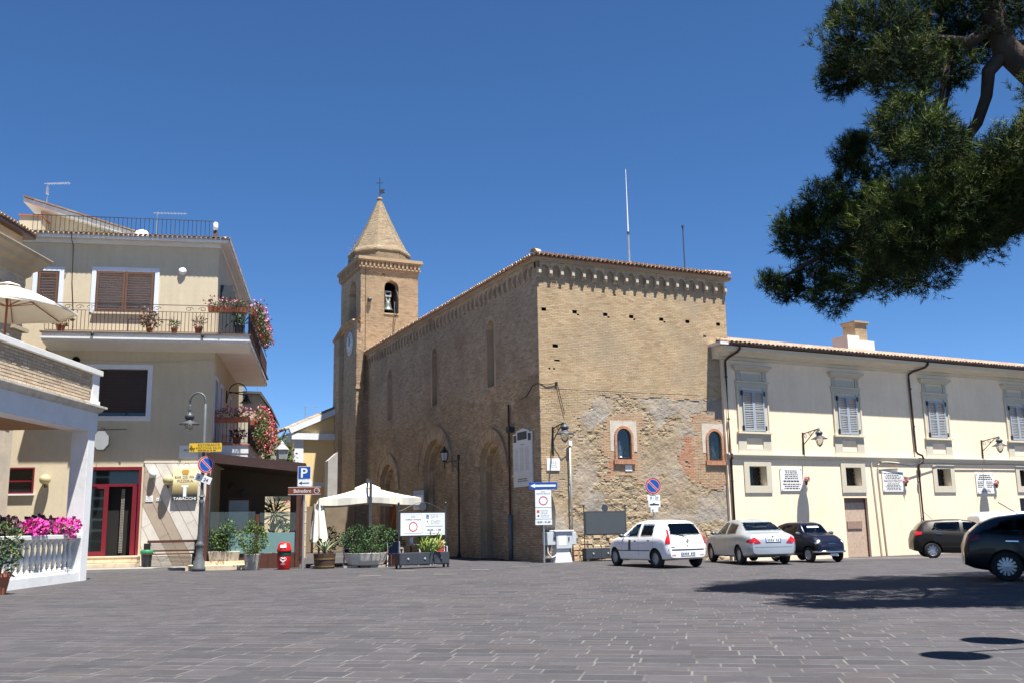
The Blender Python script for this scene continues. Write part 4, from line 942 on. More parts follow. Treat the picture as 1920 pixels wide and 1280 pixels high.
m_blueframe = mat('pale_blue_white', (.66, .70, .76), .7, .05, 2)
def frame(a, b, c, d, wd, bot=True, m=m_blueframe, name='window_frame'):
    f = MB(); f.box(a - wd, a, -.03, .02, c - (wd if bot else 0), d + wd); f.box(b, b + wd, -.03, .02, c - (wd if bot else 0), d + wd); f.box(a, b, -.03, .02, d, d + wd)
    if bot: f.box(a, b, -.03, .02, c - wd, c)
    return f.build(name, m, house)
f1 = frame(-4.62, -2.42, 9.85, 11.52, .17, False); f2 = frame(-6.78, -5.98, 9.55, 11.46, .17, False); f3 = frame(-4.62, -2.50, 5.78, 7.62, .18)
MB().box(-4.7, -2.35, -.10, .05, 9.78, 9.85).build('sill', m_trim, f1); MB().box(-4.7, -2.42, -.08, .05, 5.70, 5.78).build('sill', m_slabwhite, f3)
WSLAT = MB().box(-.5, .5, -.03, .03, -.006, .006).mesh('slat', m_wood)
def brown_shutter(x0, x1, z0, z1, parent, y=-.03, n=15, rot=None):
    f = MB(); f.box(x0, x0 + .08, y - .04, y + .01, z0, z1); f.box(x1 - .08, x1, y - .04, y + .01, z0, z1); f.box(x0 + .08, x1 - .08, y - .038, y + .008, z0, z0 + .12); f.box(x0 + .08, x1 - .08, y - .038, y + .008, z1 - .08, z1)
    s = f.build('shutter', m_wood, parent)
    for i in range(n):
        o = link('slat', WSLAT, s, ((x0 + x1) / 2, y - .015, z0 + .16 + i * (z1 - z0 - .28) / (n - 1)), (R(35), 0, 0)); o.scale = (x1 - x0 - .16, 1, 1)
    return s
brown_shutter(-4.58, -3.53, 9.83, 11.50, house); brown_shutter(-3.51, -2.46, 9.83, 11.50, house); brown_shutter(-6.74, -6.02, 9.57, 11.42, house, y=.02)
rb = MB(); rb.box(-4.6, -2.52, .16, .18, 5.95, 7.60); blind = rb.build('roller_blind', mat('dark_brown_blind', (.035, .018, .014), .5, .1, 3), house)
for i in range(18): MB().box(-4.6, -2.52, .145, .16, 6.02 + i * .088, 6.05 + i * .088).build('blind_slat', mat('dark_brown_slat', (.045, .024, .019), .5, .1, 3) if i == 0 else bpy.data.materials['dark_brown_slat'], blind)
MB().box(-4.6, -2.52, .2, .21, 5.79, 5.95).build('window_pane', m_glass, blind)
# eaves, roof terrace
ev = MB(); ev.box(-HW, .38, -.36, HD, HT, HT + .10); ev.box(-HW, .08, -.1, HD, HT - .16, HT); ev.build('eaves', m_slabwhite, house)
MB().box(-HW, .40, -.38, HD, HT + .10, HT + .15).build('eaves_edge', m_concrete, house)
tl = tile_mesh(L=.3, r0=.085, r1=.075)
for i in range(60): link('eaves_tile', tl, house, (.36 - i * .185, -.41, HT + .15), (R(6), 0, 0))
for i in range(62): link('eaves_tile', tl, house, (.43, -.32 + i * .2, HT + .15), (R(6), 0, math.pi / 2))
def railing(parent, p, q, z0, z1, sp, m=m_iron, name='railing', r=.011, mid=None):
    p, q = Vector((p[0], p[1], 0)), Vector((q[0], q[1], 0)); L = (q - p).length; d = (q - p) / L
    rl = MB(); rl.bar((p.x, p.y, z1), (q.x, q.y, z1), .035, .02); rl.bar((p.x, p.y, z0), (q.x, q.y, z0), .03, .02)
    if mid: rl.bar((p.x, p.y, mid), (q.x, q.y, mid), .025, .016)
    R_ = rl.build(name, m, parent); bm_ = MB().tube([(0, 0, 0), (0, 0, (mid or z1) - z0)], r, 6).mesh('baluster', m)
    k = int(L / sp)
    for i in range(k + 1): link('baluster', bm_, R_, tuple(p + d * (i * L / k)) [:2] + (z0,))
    return R_
railing(house, (-7.1, .0), (-.25, .0), HT + .34, HT + .98, .165)
MB().lathe([(.08, 0), (.10, .1), (.09, .28), (.05, .32)], 10, (-.18, .0, HT + .62)).build('white_lamp', m_white, house, smooth=True)
mb = MB(); mb.add([(-.32, -.1, HT + .15), (-.02, -.1, HT + .15), (-.02, .2, HT + .15), (-.32, .2, HT + .15), (-.22, 0, HT + .62), (-.12, 0, HT + .62), (-.12, .1, HT + .62), (-.22, .1, HT + .62)], [(4, 5, 6, 7), (0, 1, 5, 4), (1, 2, 6, 5), (2, 3, 7, 6), (3, 0, 4, 7)]); mb.build('lamp_pedestal', m_brown, house)
# attic storey with a single sloping roof, set back from the terrace rail
at = MB(); at.prism([(-7.25, HT + .1), (-3.6, HT + .1), (-3.6, HT + .5), (-7.25, HT + 1.66)], 1.4, 5.5); at.build('attic_wall', m_render, house)
rs = MB(); rs.prism([(-7.75, 14.50), (-3.3, 13.18), (-3.3, 13.34), (-7.75, 14.68)], .75, 6.0); rsl = rs.build('attic_roof', m_white_old, house)
for i in range(11): MB().box(-.21, .21, 0, .4, 0, .055).build('attic_roof_tile', m_tile_pale, rsl, loc=(-7.55 + i * .415, .68, 14.64 - i * .124), rot=(0, R(16.5), 0))
MB().box(-7.7, -6.9, .3, 1.3, HT + .1, HT + 1.0).build('attic_side_wall', m_render, house)
MB().box(-7.72, -6.85, .25, 1.35, HT + 1.0, HT + 1.06).build('attic_coping', m_terra, house)
MB().lathe([(0, 0), (.26, .03), (.28, .0), (.2, -.06)], 16, (-3.1, .35, HT + .42), Matrix.Rotation(R(60), 4, 'X')).build('satellite_dish', m_white, house, smooth=True)
for i, x in enumerate((-6.4, -4.9)): MB().box(x, x + 1.2, .6, 1.2, HT + .15, HT + .38).build('terrace_ledge', m_white, house)
# upper balcony wrapping the corner
BV = -1.18; BZ = 8.405
bs = MB(); bs.prism([(BV, BZ + .09), (0, BZ - .09), (0, BZ + .17), (BV, BZ + .17)], -6.15, 1.38, ax='x'); bs.build('balcony_soffit', m_slabwhite, house)
MB().box(0, 1.38, 0, 10.4, BZ + .05, BZ + .17).build('side_soffit', m_slabwhite, house)
bs = MB(); bs.box(-6.19, 1.42, BV - .04, -.0, BZ + .17, BZ + .24); bs.box(0, 1.42, 0, 10.44, BZ + .17, BZ + .24); bs.build('balcony_moulding', m_slabwhite, house)
bs = MB(); bs.box(-6.15, 1.38, BV, 0, BZ + .24, BZ + .40); bs.box(0, 1.38, 0, 10.4, BZ + .24, BZ + .40); bs.build('balcony_slab', m_slabwhite, house)
bs = MB(); bs.box(-6.22, 1.45, BV - .07, -.0, BZ + .40, BZ + .445); bs.box(0, 1.45, 0, 10.5, BZ + .40, BZ + .445); bs.build('balcony_edge', mat('brown_tile_edge', (.15, .095, .075), .8, .1, 3), house)
br = railing(house, (-6.08, BV + .06), (1.34, BV + .06), BZ + .50, BZ + 1.55, .14, m_brown, mid=BZ + 1.28)
railing(house, (1.34, BV + .06), (1.34, 10.3), BZ + .50, BZ + 1.55, .14, m_brown, mid=BZ + 1.28)
def scrolls(x, sgn=1):
    MB().tube([(x + sgn * .16 * (1 - .7 * k / 16) * math.cos(k * .45) , BV + .06, BZ + 1.40 + .09 * (1 - .7 * k / 16) * math.sin(k * .45)) for k in range(17)], .012, 5).build('scroll', m_brown, br)
for x in (-5.7, -5.3, -4.9, -4.5, -2.6, -2.1, -.9, -.4, .1, .6): scrolls(x, 1 if int(x * 10) % 2 else -1)
fp = MB(); fp.bar((-3.1, BV + .02, BZ + .95), (-1.6, BV + .02, BZ + .95), .03); fp.bar((-3.1, BV + .02, BZ + .5), (-3.1, BV + .02, BZ + .95), .03); fp.bar((-1.6, BV + .02, BZ + .5), (-1.6, BV + .02, BZ + .95), .03); fp.build('front_panel', m_brown, br)
MB().lathe([(.035, 0), (.05, .05), (.05, .12), (.03, .16)], 8, (-4.35, BV - .08, BZ + .26)).build('spotlight', m_iron, house)
MB().lathe([(.035, 0), (.05, .05), (.05, .12), (.03, .16)], 8, (-.35, BV - .08, BZ + .26)).build('spotlight', m_iron, house)
# oval wall light, lintel cable, vents
MB().lathe([(0, 0), (.17, .0), (.15, .08), (.08, .12), (0, .13)], 16, (-1.38, -.0, 11.6), Matrix.Rotation(math.pi / 2, 4, 'X')).build('oval_light', m_white, house, smooth=True)
MB().tube([(-5.55, -.42, HT + .2), (-5.53, -.40, HT - .1), (-5.55, -.03, HT - .25), (-5.5, -.02, 11), (-5.4, -.02, 10), (-5.35, -.02, 9.2)], .014, 5).build('cable', m_dark, house)
MB().tube([(-5.0, -.02, 7.98), (-3, -.03, 7.92), (-1.2, -.03, 7.94), (-.05, -.03, 8.05), (.03, .0, 7.8), (.03, .05, 7.4)], .018, 5).build('cable', m_trim, house)
MB().lathe([(0, 0), (.13, 0), (.13, .12), (.10, .12), (.10, .02), (0, .02)], 14, (-5.15, 0, 7.95), Matrix.Rotation(math.pi / 2, 4, 'X')).build('vent', m_dark, house)
MB().tube([(-4.2, -.02, 5.25), (-3.1, -.35, 5.25)], .015, 5).build('iron_rod', m_iron, house)
# ground floor: shop front with red frames, steps
fr_ = MB(); fr_.box(-2.62, -2.52, -.03, .3, .5, 3.84); fr_.box(-4.85, -2.62, -.03, .3, 3.72, 3.84); fr_.box(-4.85, -2.62, .10, .22, 3.10, 3.20); fr_.box(-4.85, -4.75, -.03, .3, .5, 3.72); shop = fr_.build('shop_front', m_red, house)
dl = MB(); dl.box(-4.72, -4.60, .05, .12, .5, 3.1); dl.box(-3.86, -3.70, .05, .12, .5, 3.1); dl.box(-4.60, -3.86, .05, .12, .5, .68); dl.box(-4.60, -3.86, .05, .12, 3.02, 3.1); dlo = dl.build('door_leaf', m_red, shop)
MB().box(-4.60, -3.86, .07, .09, .68, 3.02).build('door_glass', m_glass, dlo)
MB().box(-2.84, -2.66, .06, .14, .5, 3.1).build('door_post', m_red, shop)
MB().box(-4.75, -2.62, .15, .16, 3.2, 3.72).build('transom_glass', m_glass, shop)
bd = MB(); k = 0
for j in range(3):
    for i in range(40): bd.box(-3.26 + j * .045 + .12 * (3.0 - .6 - i * .062) * .0, -3.235 + j * .045, .22, .24, .62 + i * .06, .66 + i * .06)
bd.build('bead_curtain', mat('pale_beads', (.35, .33, .30), .4, .4, 30), shop, kind='stuff')
m_step = mat('travertine', (.60, .49, .35), .8, .12, 3, .2, 40, stain=(.40, .32, .23), stain_scale=4)
MB().box(-5.2, -2.45, -.45, .0, .27, .50).build('step', m_step, house); MB().box(-5.2, -2.45, -.85, .0, 0, .25).build('step', m_step, house)
MB().box(-5.2, -2.43, -.47, .0, .46, .505).build('step_nosing', m_step, house)
# small window left
f4 = frame(-7.35, -6.42, 2.92, 3.78, .06, True, m_red, 'red_window'); MB().box(-7.35, -6.42, .05, .10, 3.3, 3.36).build('window_bar', m_red, f4); MB().box(-7.35, -6.42, .12, .13, 2.92, 3.78).build('window_pane', m_glass, f4); MB().box(-7.45, -6.32, -.10, .02, 2.80, 2.86).build('window_sill', m_marble, f4)
# diagonal marble cladding
def clip_poly(poly, x0, x1, z0, z1):
    def cl(P, ins, inter):
        out = []
        for a, b in zip(P, P[1:] + P[:1]):
            if ins(b):
                if not ins(a): out.append(inter(a, b))
                out.append(b)
            elif ins(a): out.append(inter(a, b))
        return out
    def ix(v): return lambda a, b: (v, a[1] + (b[1] - a[1]) * (v - a[0]) / (b[0] - a[0]))
    def iz(v): return lambda a, b: (a[0] + (b[0] - a[0]) * (v - a[1]) / (b[1] - a[1]), v)
    for ins, it in ((lambda p: p[0] >= x0, ix(x0)), (lambda p: p[0] <= x1, ix(x1)), (lambda p: p[1] >= z0, iz(z0)), (lambda p: p[1] <= z1, iz(z1))):
        if poly: poly = cl(poly, ins, it)
    return poly
m_mar2 = mat('veined_marble', (.64, .60, .54), .5, .10, 2, stain=(.56, .51, .45), stain_scale=1.5); m_mar3 = mat('brown_travertine', (.40, .33, .26), .6, .14, 3, stain=(.32, .26, .20), stain_scale=3)
clad = MB().box(-2.44, -.04, -.012, .0, .1, 4.0).build('cladding', m_mortar, house)
dirv = (math.cos(R(-62)), math.sin(R(-62))); nv = (-dirv[1], dirv[0])
for k in range(-3, 16):
    off = k * .36; wd = .345
    c0 = (-2.44 + nv[0] * off, 3.2 + nv[1] * off - .8)
    for sgm in range(-3, 5):
        L0, L1 = sgm * 1.45 + (k % 3) * .4, (sgm + 1) * 1.45 + (k % 3) * .4 - .012
        P = [(c0[0] + dirv[0] * a + nv[0] * b, c0[1] + dirv[1] * a + nv[1] * b) for a, b in ((L0, 0), (L1, 0), (L1, wd), (L0, wd))]
        P = clip_poly(P, -2.43, -.05, .12, 3.98)
        if len(P) >= 3: MB().prism(P, -.032, -.013).build('marble_panel', m_mar3 if k in (0, 1) else m_mar2, clad)
MB().box(-2.46, .0, -.04, 0, 3.98, 4.06).build('cladding_cap', m_trim_lt, house)
MB().box(-.04, .05, -.05, .3, -.1, 4.0).build('corner_strip', m_trim, house)
# lower side: windows, upper windows and dark shutters along the side wall
for (v0, v1, z0, z1) in ((.35, 1.35, 4.9, 7.35), (2.2, 3.2, 4.9, 7.3), (6, 7, 4.9, 7.3)):
    f = MB(); f.box(-.02, .03, v0 - .12, v0, z0, z1 + .12); f.box(-.02, .03, v1, v1 + .12, z0, z1 + .12); f.box(-.02, .03, v0, v1, z1, z1 + .12); ff = f.build('window_frame', m_blueframe, house); MB().box(.005, .012, v0, v1, z0, z1).build('window_pane', mat('blind_grey', (.22, .24, .26), .4, .05, 3) if v0 < 1 else bpy.data.materials['blind_grey'], ff)
for (v0, z0, z1) in ((.9, 8.85, 11.3), (1.9, 8.85, 11.3), (3.9, 8.85, 11.3), (6.2, 8.85, 11.3)):
    MB().box(.01, .5, v0, v0 + .05, z0, z1).build('open_shutter', m_charcoal, house)
# wall lantern on side wall
lo = emp('bracket_lamp', lloc(0, 4.7, 7.2), LTH + math.pi / 2, 'black bell-shaped wall lamp under the upper balcony of the corner house', 'lamp')
MB().tube([(0, -.02, -.25), (0, -.1, .15)] + [(0, -.5 - .38 * math.cos(t), .2 + .38 * math.sin(t)) for t in np.linspace(0, math.pi, 10)] + [(0, -.88 + .0, .05)], .025, 6).build('arm', m_iron, lo)
MB().lathe([(.03, .1), (.06, .05), (.10, -.1), (.22, -.26), (.30, -.30), (.25, -.29)], 16, (0, -.88, .0)).build('shade', m_iron, lo, smooth=True); MB().box(-.05, .05, -.05, .0, -.3, .25).build('plate', m_iron, lo)
MB().lathe([(0, -.36), (.06, -.33), (.06, -.26), (0, -.25)], 10, (0, -.88, 0)).build('bulb', m_lampglass, lo, smooth=True)
# lower flower balcony on the side wall
lb = MB(); lb.box(.0, 1.32, .8, 9.0, 4.25, 4.40); lb.build('lower_balcony_soffit', m_slabwhite, house)
MB().box(.0, 1.34, .78, 9.02, 4.40, 4.72).build('lower_balcony_slab', m_slabwhite, house); MB().box(.0, 1.38, .74, 9.06, 4.72, 4.77).build('lower_balcony_edge', m_terra, house)
railing(house, (.04, .85), (1.3, .85), 4.82, 5.75, .13, m_iron); railing(house, (1.3, .85), (1.3, 8.9), 4.82, 5.75, .13, m_iron)
# ------------------------------------------------------------------ flower boxes and pots on balconies (each a thing)
def flowerbox(loc, rz, L, label, cols, hang=.0, seed=1, group='flower boxes on the balconies', h=.2, nl=260, nf=120, spread=.22, lift=.12):
    o = emp('flower_box', loc, rz, label, 'flower box', group)
    b = MB(); b.add([(-L / 2 + .03, -.08, 0), (L / 2 - .03, -.08, 0), (L / 2 - .03, .08, 0), (-L / 2 + .03, .08, 0), (-L / 2, -.11, h), (L / 2, -.11, h), (L / 2, .11, h), (-L / 2, .11, h)], [(3, 2, 1, 0), (4, 5, 6, 7), (0, 1, 5, 4), (1, 2, 6, 5), (2, 3, 7, 6), (3, 0, 4, 7)]); b.build('box', m_terra, o)
    leaf_part('foliage', [(nl, (0, -.04 - hang * .2, h + lift - hang * .35), (L / 2 + .05, spread + hang * .1, .20 + hang * .55))], m_leaf, o, .10, seed=seed)
    for i, mm in enumerate(cols): leaf_part('blossom', [(nf // len(cols), (rng.uniform(-.1, .1) * L, -.06 - hang * .25, h + lift + .06 - hang * .35), (L / 2 + .05, spread + .06 + hang * .1, .22 + hang * .55))], mm, o, .075, seed=seed + 31 + i * 5, shell=.85, aspect=.95)
    return o
UZ = BZ + 1.30
flowerbox(lloc(.55, BV - .02, UZ), LTH, 1.5, 'terracotta box of pink geraniums on the front rail at the upper balcony corner', [m_pink], seed=11)
for i in range(6):
    v = -.75 + i * 1.15
    flowerbox(lloc(1.50, v, UZ - .08), LTH + math.pi / 2, 1.05, ['terracotta box of trailing geraniums nearest the upper balcony corner, on the side rail', 'second terracotta geranium box along the side rail of the upper balcony', 'third terracotta geranium box along the side rail of the upper balcony', 'fourth terracotta geranium box along the side rail of the upper balcony', 'fifth terracotta geranium box along the side rail of the upper balcony', 'farthest terracotta geranium box along the side rail of the upper balcony'][i], [m_pink, m_redfl] if i > 2 else [m_pink], hang=.4, seed=21 + i, nl=380, nf=130)
LZ = 5.62
flowerbox(lloc(.45, .78, LZ), LTH, .95, 'box of pink and red geraniums on the front rail of the lower balcony', [m_pink, m_redfl], seed=41, nl=120, nf=110)
flowerbox(lloc(1.1, .74, LZ + .02), LTH, .55, 'box of pale pink geraniums at the corner of the lower balcony rail', [m_pink], seed=43, nl=110, nf=110, spread=.28)
for i in range(4):
    flowerbox(lloc(1.46, 1.3 + i * 1.5, LZ - .1), LTH + math.pi / 2, 1.3, ['box of cascading pink and red geraniums nearest the lower balcony corner', 'second box of cascading red geraniums along the side of the lower balcony', 'third box of cascading red geraniums along the side of the lower balcony', 'farthest box of cascading geraniums along the side of the lower balcony'][i], [m_pink, m_redfl, m_redfl] if i else [m_pink, m_pink, m_redfl], hang=1.15, seed=51 + i, nl=900, nf=360, spread=.24)
def potplant(loc, s, label, m, leafm, seed, cat='potted plant', spiky=False, potm=m_terra, r=.5, group='pots on the upper balcony floor', n=90, asp=.5):
    o = emp('potted_plant', loc, 0, label, cat, group)
    MB().lathe([(.09, 0), (.10, .01), (.13, .22), (.145, .22), (.145, .27), (.12, .27), (.11, .23)], 14).build('pot', potm, o, smooth=False); o.scale = (s, s, s)
    leaf_part('foliage', [(n, (0, 0, .27 + r * .3), (r * .45, r * .45, r * .42))], leafm, o, .16, seed=seed, aspect=.22 if spiky else asp, shell=.1 if spiky else .4)
    return o
potplant(lloc(-5.55, BV + .25, BZ + .445), 1.1, 'low pot of dry brown plant at the left end of the upper balcony', 0, m_dry, 61, r=.75)
potplant(lloc(-2.35, BV + .25, BZ + .445), .9, 'sprawling dry plant in the middle of the upper balcony', 0, m_dry, 62, r=.9, n=160)
potplant(lloc(-1.45, BV + .25, BZ + .445), .9, 'small terracotta pot of succulents right of the sprawling dry plant', 0, m_leaf, 63, spiky=True)
potplant(lloc(-.55, BV + .25, BZ + .445), 1.1, 'terracotta pot of reddish leaves near the upper balcony corner', 0, m_dry, 64, spiky=True)
potplant(lloc(.95, BV + .35, BZ + .445), 1.5, 'dark pot of spiky leaves under the corner flower box', 0, m_leaf2, 65, spiky=True, potm=m_charcoal)
pc = emp('potted_plant', lloc(.85, 1.2, 4.77), 0, 'purple petunia pot on the floor of the lower balcony', 'potted plant'); MB().lathe([(.12, 0), (.18, .3), (.15, .3)], 12).build('pot', m_terra, pc); leaf_part('blossom', [(160, (0, 0, .42), (.38, .3, .22))], m_purple, pc, .09, aspect=.9); leaf_part('foliage', [(60, (0, 0, .35), (.3, .25, .2))], m_leaf2, pc, .09)
# white plastic chair on lower balcony
def plastic_chair(loc, rz, label):
    o = emp('plastic_chair', loc, rz, label, 'chair')
    for x in (-.2, .2):
        for y in (-.2, .2): MB().bar((x, y, 0), (x * .92, y * .92, .42), .04).build('leg', m_white, o)
    MB().box(-.22, .22, -.22, .22, .42, .45).build('seat', m_white, o)
    b = MB(); b.box(-.22, -.17, .18, .22, .45, .85); b.box(.17, .22, .18, .22, .45, .85); b.box(-.22, .22, .18, .22, .85, .90)
    for i in range(4): b.box(-.11 + i * .07, -.09 + i * .07, .19, .21, .45, .85)
    b.build('backrest', m_white, o)
plastic_chair(lloc(.35, 1.4, 4.77), LTH + math.pi, 'white plastic chair behind the rail of the lower balcony')
# aerials on the roof
def aerial(loc, h, L, label, rz=0, n=9, tilt=0, plate=False):
    o = emp('tv_aerial', loc, rz, label, 'aerial', 'television aerials on the roofs')
    MB().tube([(0, 0, 0), (0, 0, h)], .02, 6).build('mast', m_galv, o)
    b = MB(); b.bar((-.15, 0, h - .05), (L, 0, h - .05 + tilt), .022); b.build('boom', m_galv, o)
    for i in range(n):
        x = L * (i + .3) / n; MB().bar((x, -.16, h - .05 + tilt * x / L), (x, .16, h - .05 + tilt * x / L), .01).build('element', m_galv, o)
    if plate: MB().box(-.03, .03, -.1, .1, h - .5, h - .2).build('reflector', m_galv, o)
aerial(lloc(-7.0, 1.2, 14.55), .95, .85, 'television aerial on the sloping attic roof, upper left', .2, plate=True, tilt=.08)
aerial(lloc(-2.55, .5, HT + .2), 1.25, 1.15, 'television aerial standing by the roof terrace rail', .25, tilt=.05)
aerial(lloc(.6, 15, 8.7), .9, .3, 'short aerial on the grey house behind the corner balcony', .2, n=3)
# wall items on the ground floor
def globe_lamp(u, z, label):
    o = emp('globe_lamp', lloc(u, 0, z), LTH, label, 'lamp', 'globe lamps on the bar wall')
    MB().tube([(0, -.01, -.25), (0, -.12, -.27), (0, -.22, -.22), (0, -.22, -.16)], .03, 8).build('bracket', m_iron, o)
    MB().lathe([(.06, -.19), (.09, -.17), (.07, -.13)], 12, (0, -.22, 0)).build('collar', m_iron, o)
    g = MB(); g.lathe([(.2 * math.sin(t) + .0005, .01 - .2 * math.cos(t)) for t in np.linspace(.3, math.pi, 12)], 20, (0, -.22, 0)); g.build('globe', mat('amber_globe', (.62, .55, .32), .15, .05, 3, trans=.35) if 'amber_globe' not in bpy.data.materials else bpy.data.materials['amber_globe'], o, smooth=True)
globe_lamp(-5.92, 3.36, 'amber globe lamp beside the small red window')
globe_lamp(-1.52, 3.30, 'amber globe lamp on the diagonal marble wall')
o = emp('wall_light', lloc(-2.1, 0, 3.55), LTH, 'white dome light on the marble right of the red doorway', 'lamp'); MB().lathe([(.0, .2), (.09, .17), (.13, .05), (.13, -.12), (.11, -.13)], 16, (0, -.12, 0)).build('dome', m_white, o, smooth=True); MB().lathe([(.10, -.13), (.05, -.2), (0, -.22)], 14, (0, -.12, 0)).build('diffuser', m_lampglass, o, smooth=True); MB().box(-.05, .05, -.05, 0, -.1, .1).build('plate', m_white, o)
# bar sign
def ramp_mat(name, stops, z0, z1):
    m = bpy.data.materials.new(name); m.use_nodes = True; n = m.node_tree.nodes; l = m.node_tree.links; b = n['Principled BSDF']; b.inputs['Roughness'].default_value = .4
    tc = n.new('ShaderNodeTexCoord'); sx = n.new('ShaderNodeSeparateXYZ'); l.new(tc.outputs['Object'], sx.inputs[0]); mr = n.new('ShaderNodeMapRange'); mr.inputs[1].default_value = z0; mr.inputs[2].default_value = z1; l.new(sx.outputs[2], mr.inputs[0])
    cr_ = n.new('ShaderNodeValToRGB'); l.new(mr.outputs[0], cr_.inputs[0]); e = cr_.color_ramp.elements
    while len(e) < len(stops): e.new(.5)
    for i, (p, c) in enumerate(stops): e[i].position = p; e[i].color = c + (1,)
    l.new(cr_.outputs[0], b.inputs['Base Color']); return m
o = emp('bar_sign', lloc(-.90, 0, 2.54), LTH, 'pale yellow and black tobacconist bar sign on the marble wall', 'sign')
MB().box(-.46, .46, -.14, -.04, 0, 1.25).build('panel', ramp_mat('sign_gradient', [(0, (.02, .02, .02)), (.16, (.03, .03, .03)), (.42, (.45, .36, .16)), (.6, (.80, .74, .45)), (1, (.84, .80, .52))], 0, 1.25), o)
text('BAR DEI PINI', .78, .10, m_signbrown, o, (0, -.143, .88)); text('PIZZERIA', .58, .10, m_signbrown, o, (0, -.143, .74)); text('TABACCHI', .84, .11, m_signwhite, o, (0, -.143, .07), bold=.02)
t = MB(); t.box(-.13, .13, -.147, -.1415, .50, .57); t.box(-.06, .06, -.147, -.1415, .14, .50); t.build('letter_t', m_signwhite, o)
bk = MB(); bk.prism([(-.09, .98), (.09, .98), (.13, 1.10), (-.13, 1.10)], -.147, -.142); bk.prism([(-.14, 1.10), (.14, 1.10), (.10, 1.17), (-.10, 1.17)], -.146, -.142); bk.build('emblem', mat('gold_emblem', (.55, .30, .06), .5, .1, 5), o)
o = emp('street_plate', lloc(-.83, 0, 4.15), LTH, 'faded white street plate above the bar sign', 'plate'); MB().box(-.36, .36, -.03, -.005, 0, .5).build('plate', m_white_old, o); scribble(-.28, .28, .25, .38, 1, -.032, 3).build('inscription', m_grey, o)
for i, (u, z, w_) in enumerate(((-2.2, 2.62, .13), (-1.85, 2.58, .09))):
    o = emp('door_notice', lloc(u, 0, z), LTH, ['small white printed notice on the marble right of the doorway', 'small white bell box right of the printed notice'][i], 'notice'); MB().box(-w_, w_, -.05, -.033, -.11 if i == 0 else -.05, .11 if i == 0 else .07).build('sheet', m_white, o); scribble(-w_ * .8, w_ * .8, -.08 if i == 0 else -.03, .08 if i == 0 else .04, 4 if i == 0 else 1, -.052, 5 + i, wl=(.02, .06)).build('print', m_grey, o)
o = emp('hanging_sign', lloc(-3.35, -.55, 5.05), LTH, 'dark octagonal hanging sign half behind the white pillar', 'sign'); pg = [(.33 * math.cos(math.pi / 8 + i * math.pi / 4) - .6, .42 * math.sin(math.pi / 8 + i * math.pi / 4) - .25) for i in range(8)]; MB().prism(pg, -.06, .06).build('panel', m_charcoal, o); MB().prism([(p[0] * .9 - .06, p[1] * .9 - .02) for p in pg], -.065, -.061).build('face', m_grey, o); MB().tube([(-.6, 0, .1), (-.6, 0, .25), (-.6, .55, .25)], .012, 5).build('hook', m_iron, o)

# grey house behind, hanging creeper lantern, ochre chapel-like house, garden wall
gh = emp('grey_house', lloc(-1.0, 14.5, 0), LTH, 'weathered grey house wall behind the flower balconies', 'house')
g = MB(); g.prism([(-3, 0), (2.3, 0), (2.3, 7.75), (1.75, 8.60), (-3, 8.75)], 0, 9); g.build('wall', mat('grey_old_render', (.47, .43, .36), .9, .12, 1, .2, 20, stain=(.33, .30, .25), stain_scale=1), gh)
g = MB(); g.prism([(-3.1, 8.75), (1.77, 8.60), (2.42, 7.72), (2.42, 7.86), (1.85, 8.72), (-3.1, 8.88)], -.25, 9.2); g.build('roof', mat('dark_fascia', (.09, .09, .09), .7, .2, 4), gh)
rl_ = MB()
for i in range(5): rl_.bar((1.6, -.8, 5.6 + i * .13), (2.5, -.8, 5.6 + i * .13), .03)
rl_.bar((1.6, -.8, 5.2), (1.6, -.8, 6.6), .05); rl_.build('balcony_slats', m_brown, gh)
yb = emp('ochre_house', (-13.9, 61.0, .35), R(26), 'ochre gabled house with white trim behind the tower', 'house')
g = MB(); g.prism([(0, -1), (7, -1), (7, 7.0), (3.5, 8.6), (0, 7.0)], 0, 14); g.build('wall', m_yellow, yb)
m_bt = mat('blue_white_trim', (.66, .69, .74), .8, .05, 2)
MB().box(-.05, .55, -.08, .3, 0, 6.6).build('corner_pilaster', m_bt, yb); MB().box(-.25, 7.2, -.25, .2, 6.55, 6.95).build('cornice', m_bt, yb); MB().box(-.08, 7, -.12, .1, 3.6, 3.85).build('string_course', m_bt, yb)
g = MB(); g.prism([(-.3, 6.92), (3.5, 8.62), (3.5, 9.02), (-.45, 7.25)], -.3, .05); g.build('raking_cornice', m_bt, yb); g = MB(); g.prism([(7.3, 6.92), (3.5, 8.62), (3.5, 9.02), (7.45, 7.25)], -.3, .05); g.build('raking_cornice', m_bt, yb)
MB().box(-.3, .0, 0, 14, 6.4, 6.95).build('side_cornice', m_bt, yb)
mb = MB().ring(.34, .46, .08, (3.5, -.02, 7.62), 20); mb.build('round_window', m_bt, yb); MB().lathe([(0, 0), (.34, 0), (.34, .03), (0, .03)], 20, (3.5, .0, 7.62), Matrix.Rotation(math.pi / 2, 4, 'X')).build('round_pane', m_glass, yb)
g = MB(); sl = math.atan2(1.75, 3.9); g.prism([(-.6, 7.12), (3.5, 8.98), (3.5, 9.06), (-.6, 7.2)], -.1, 14); g.prism([(7.6, 7.12), (3.5, 8.98), (3.5, 9.06), (7.6, 7.2)], -.1, 14); yr = g.build('roof', m_tile_pale, yb)
cnt = 0; Vt = []; Ft = []; Av = []
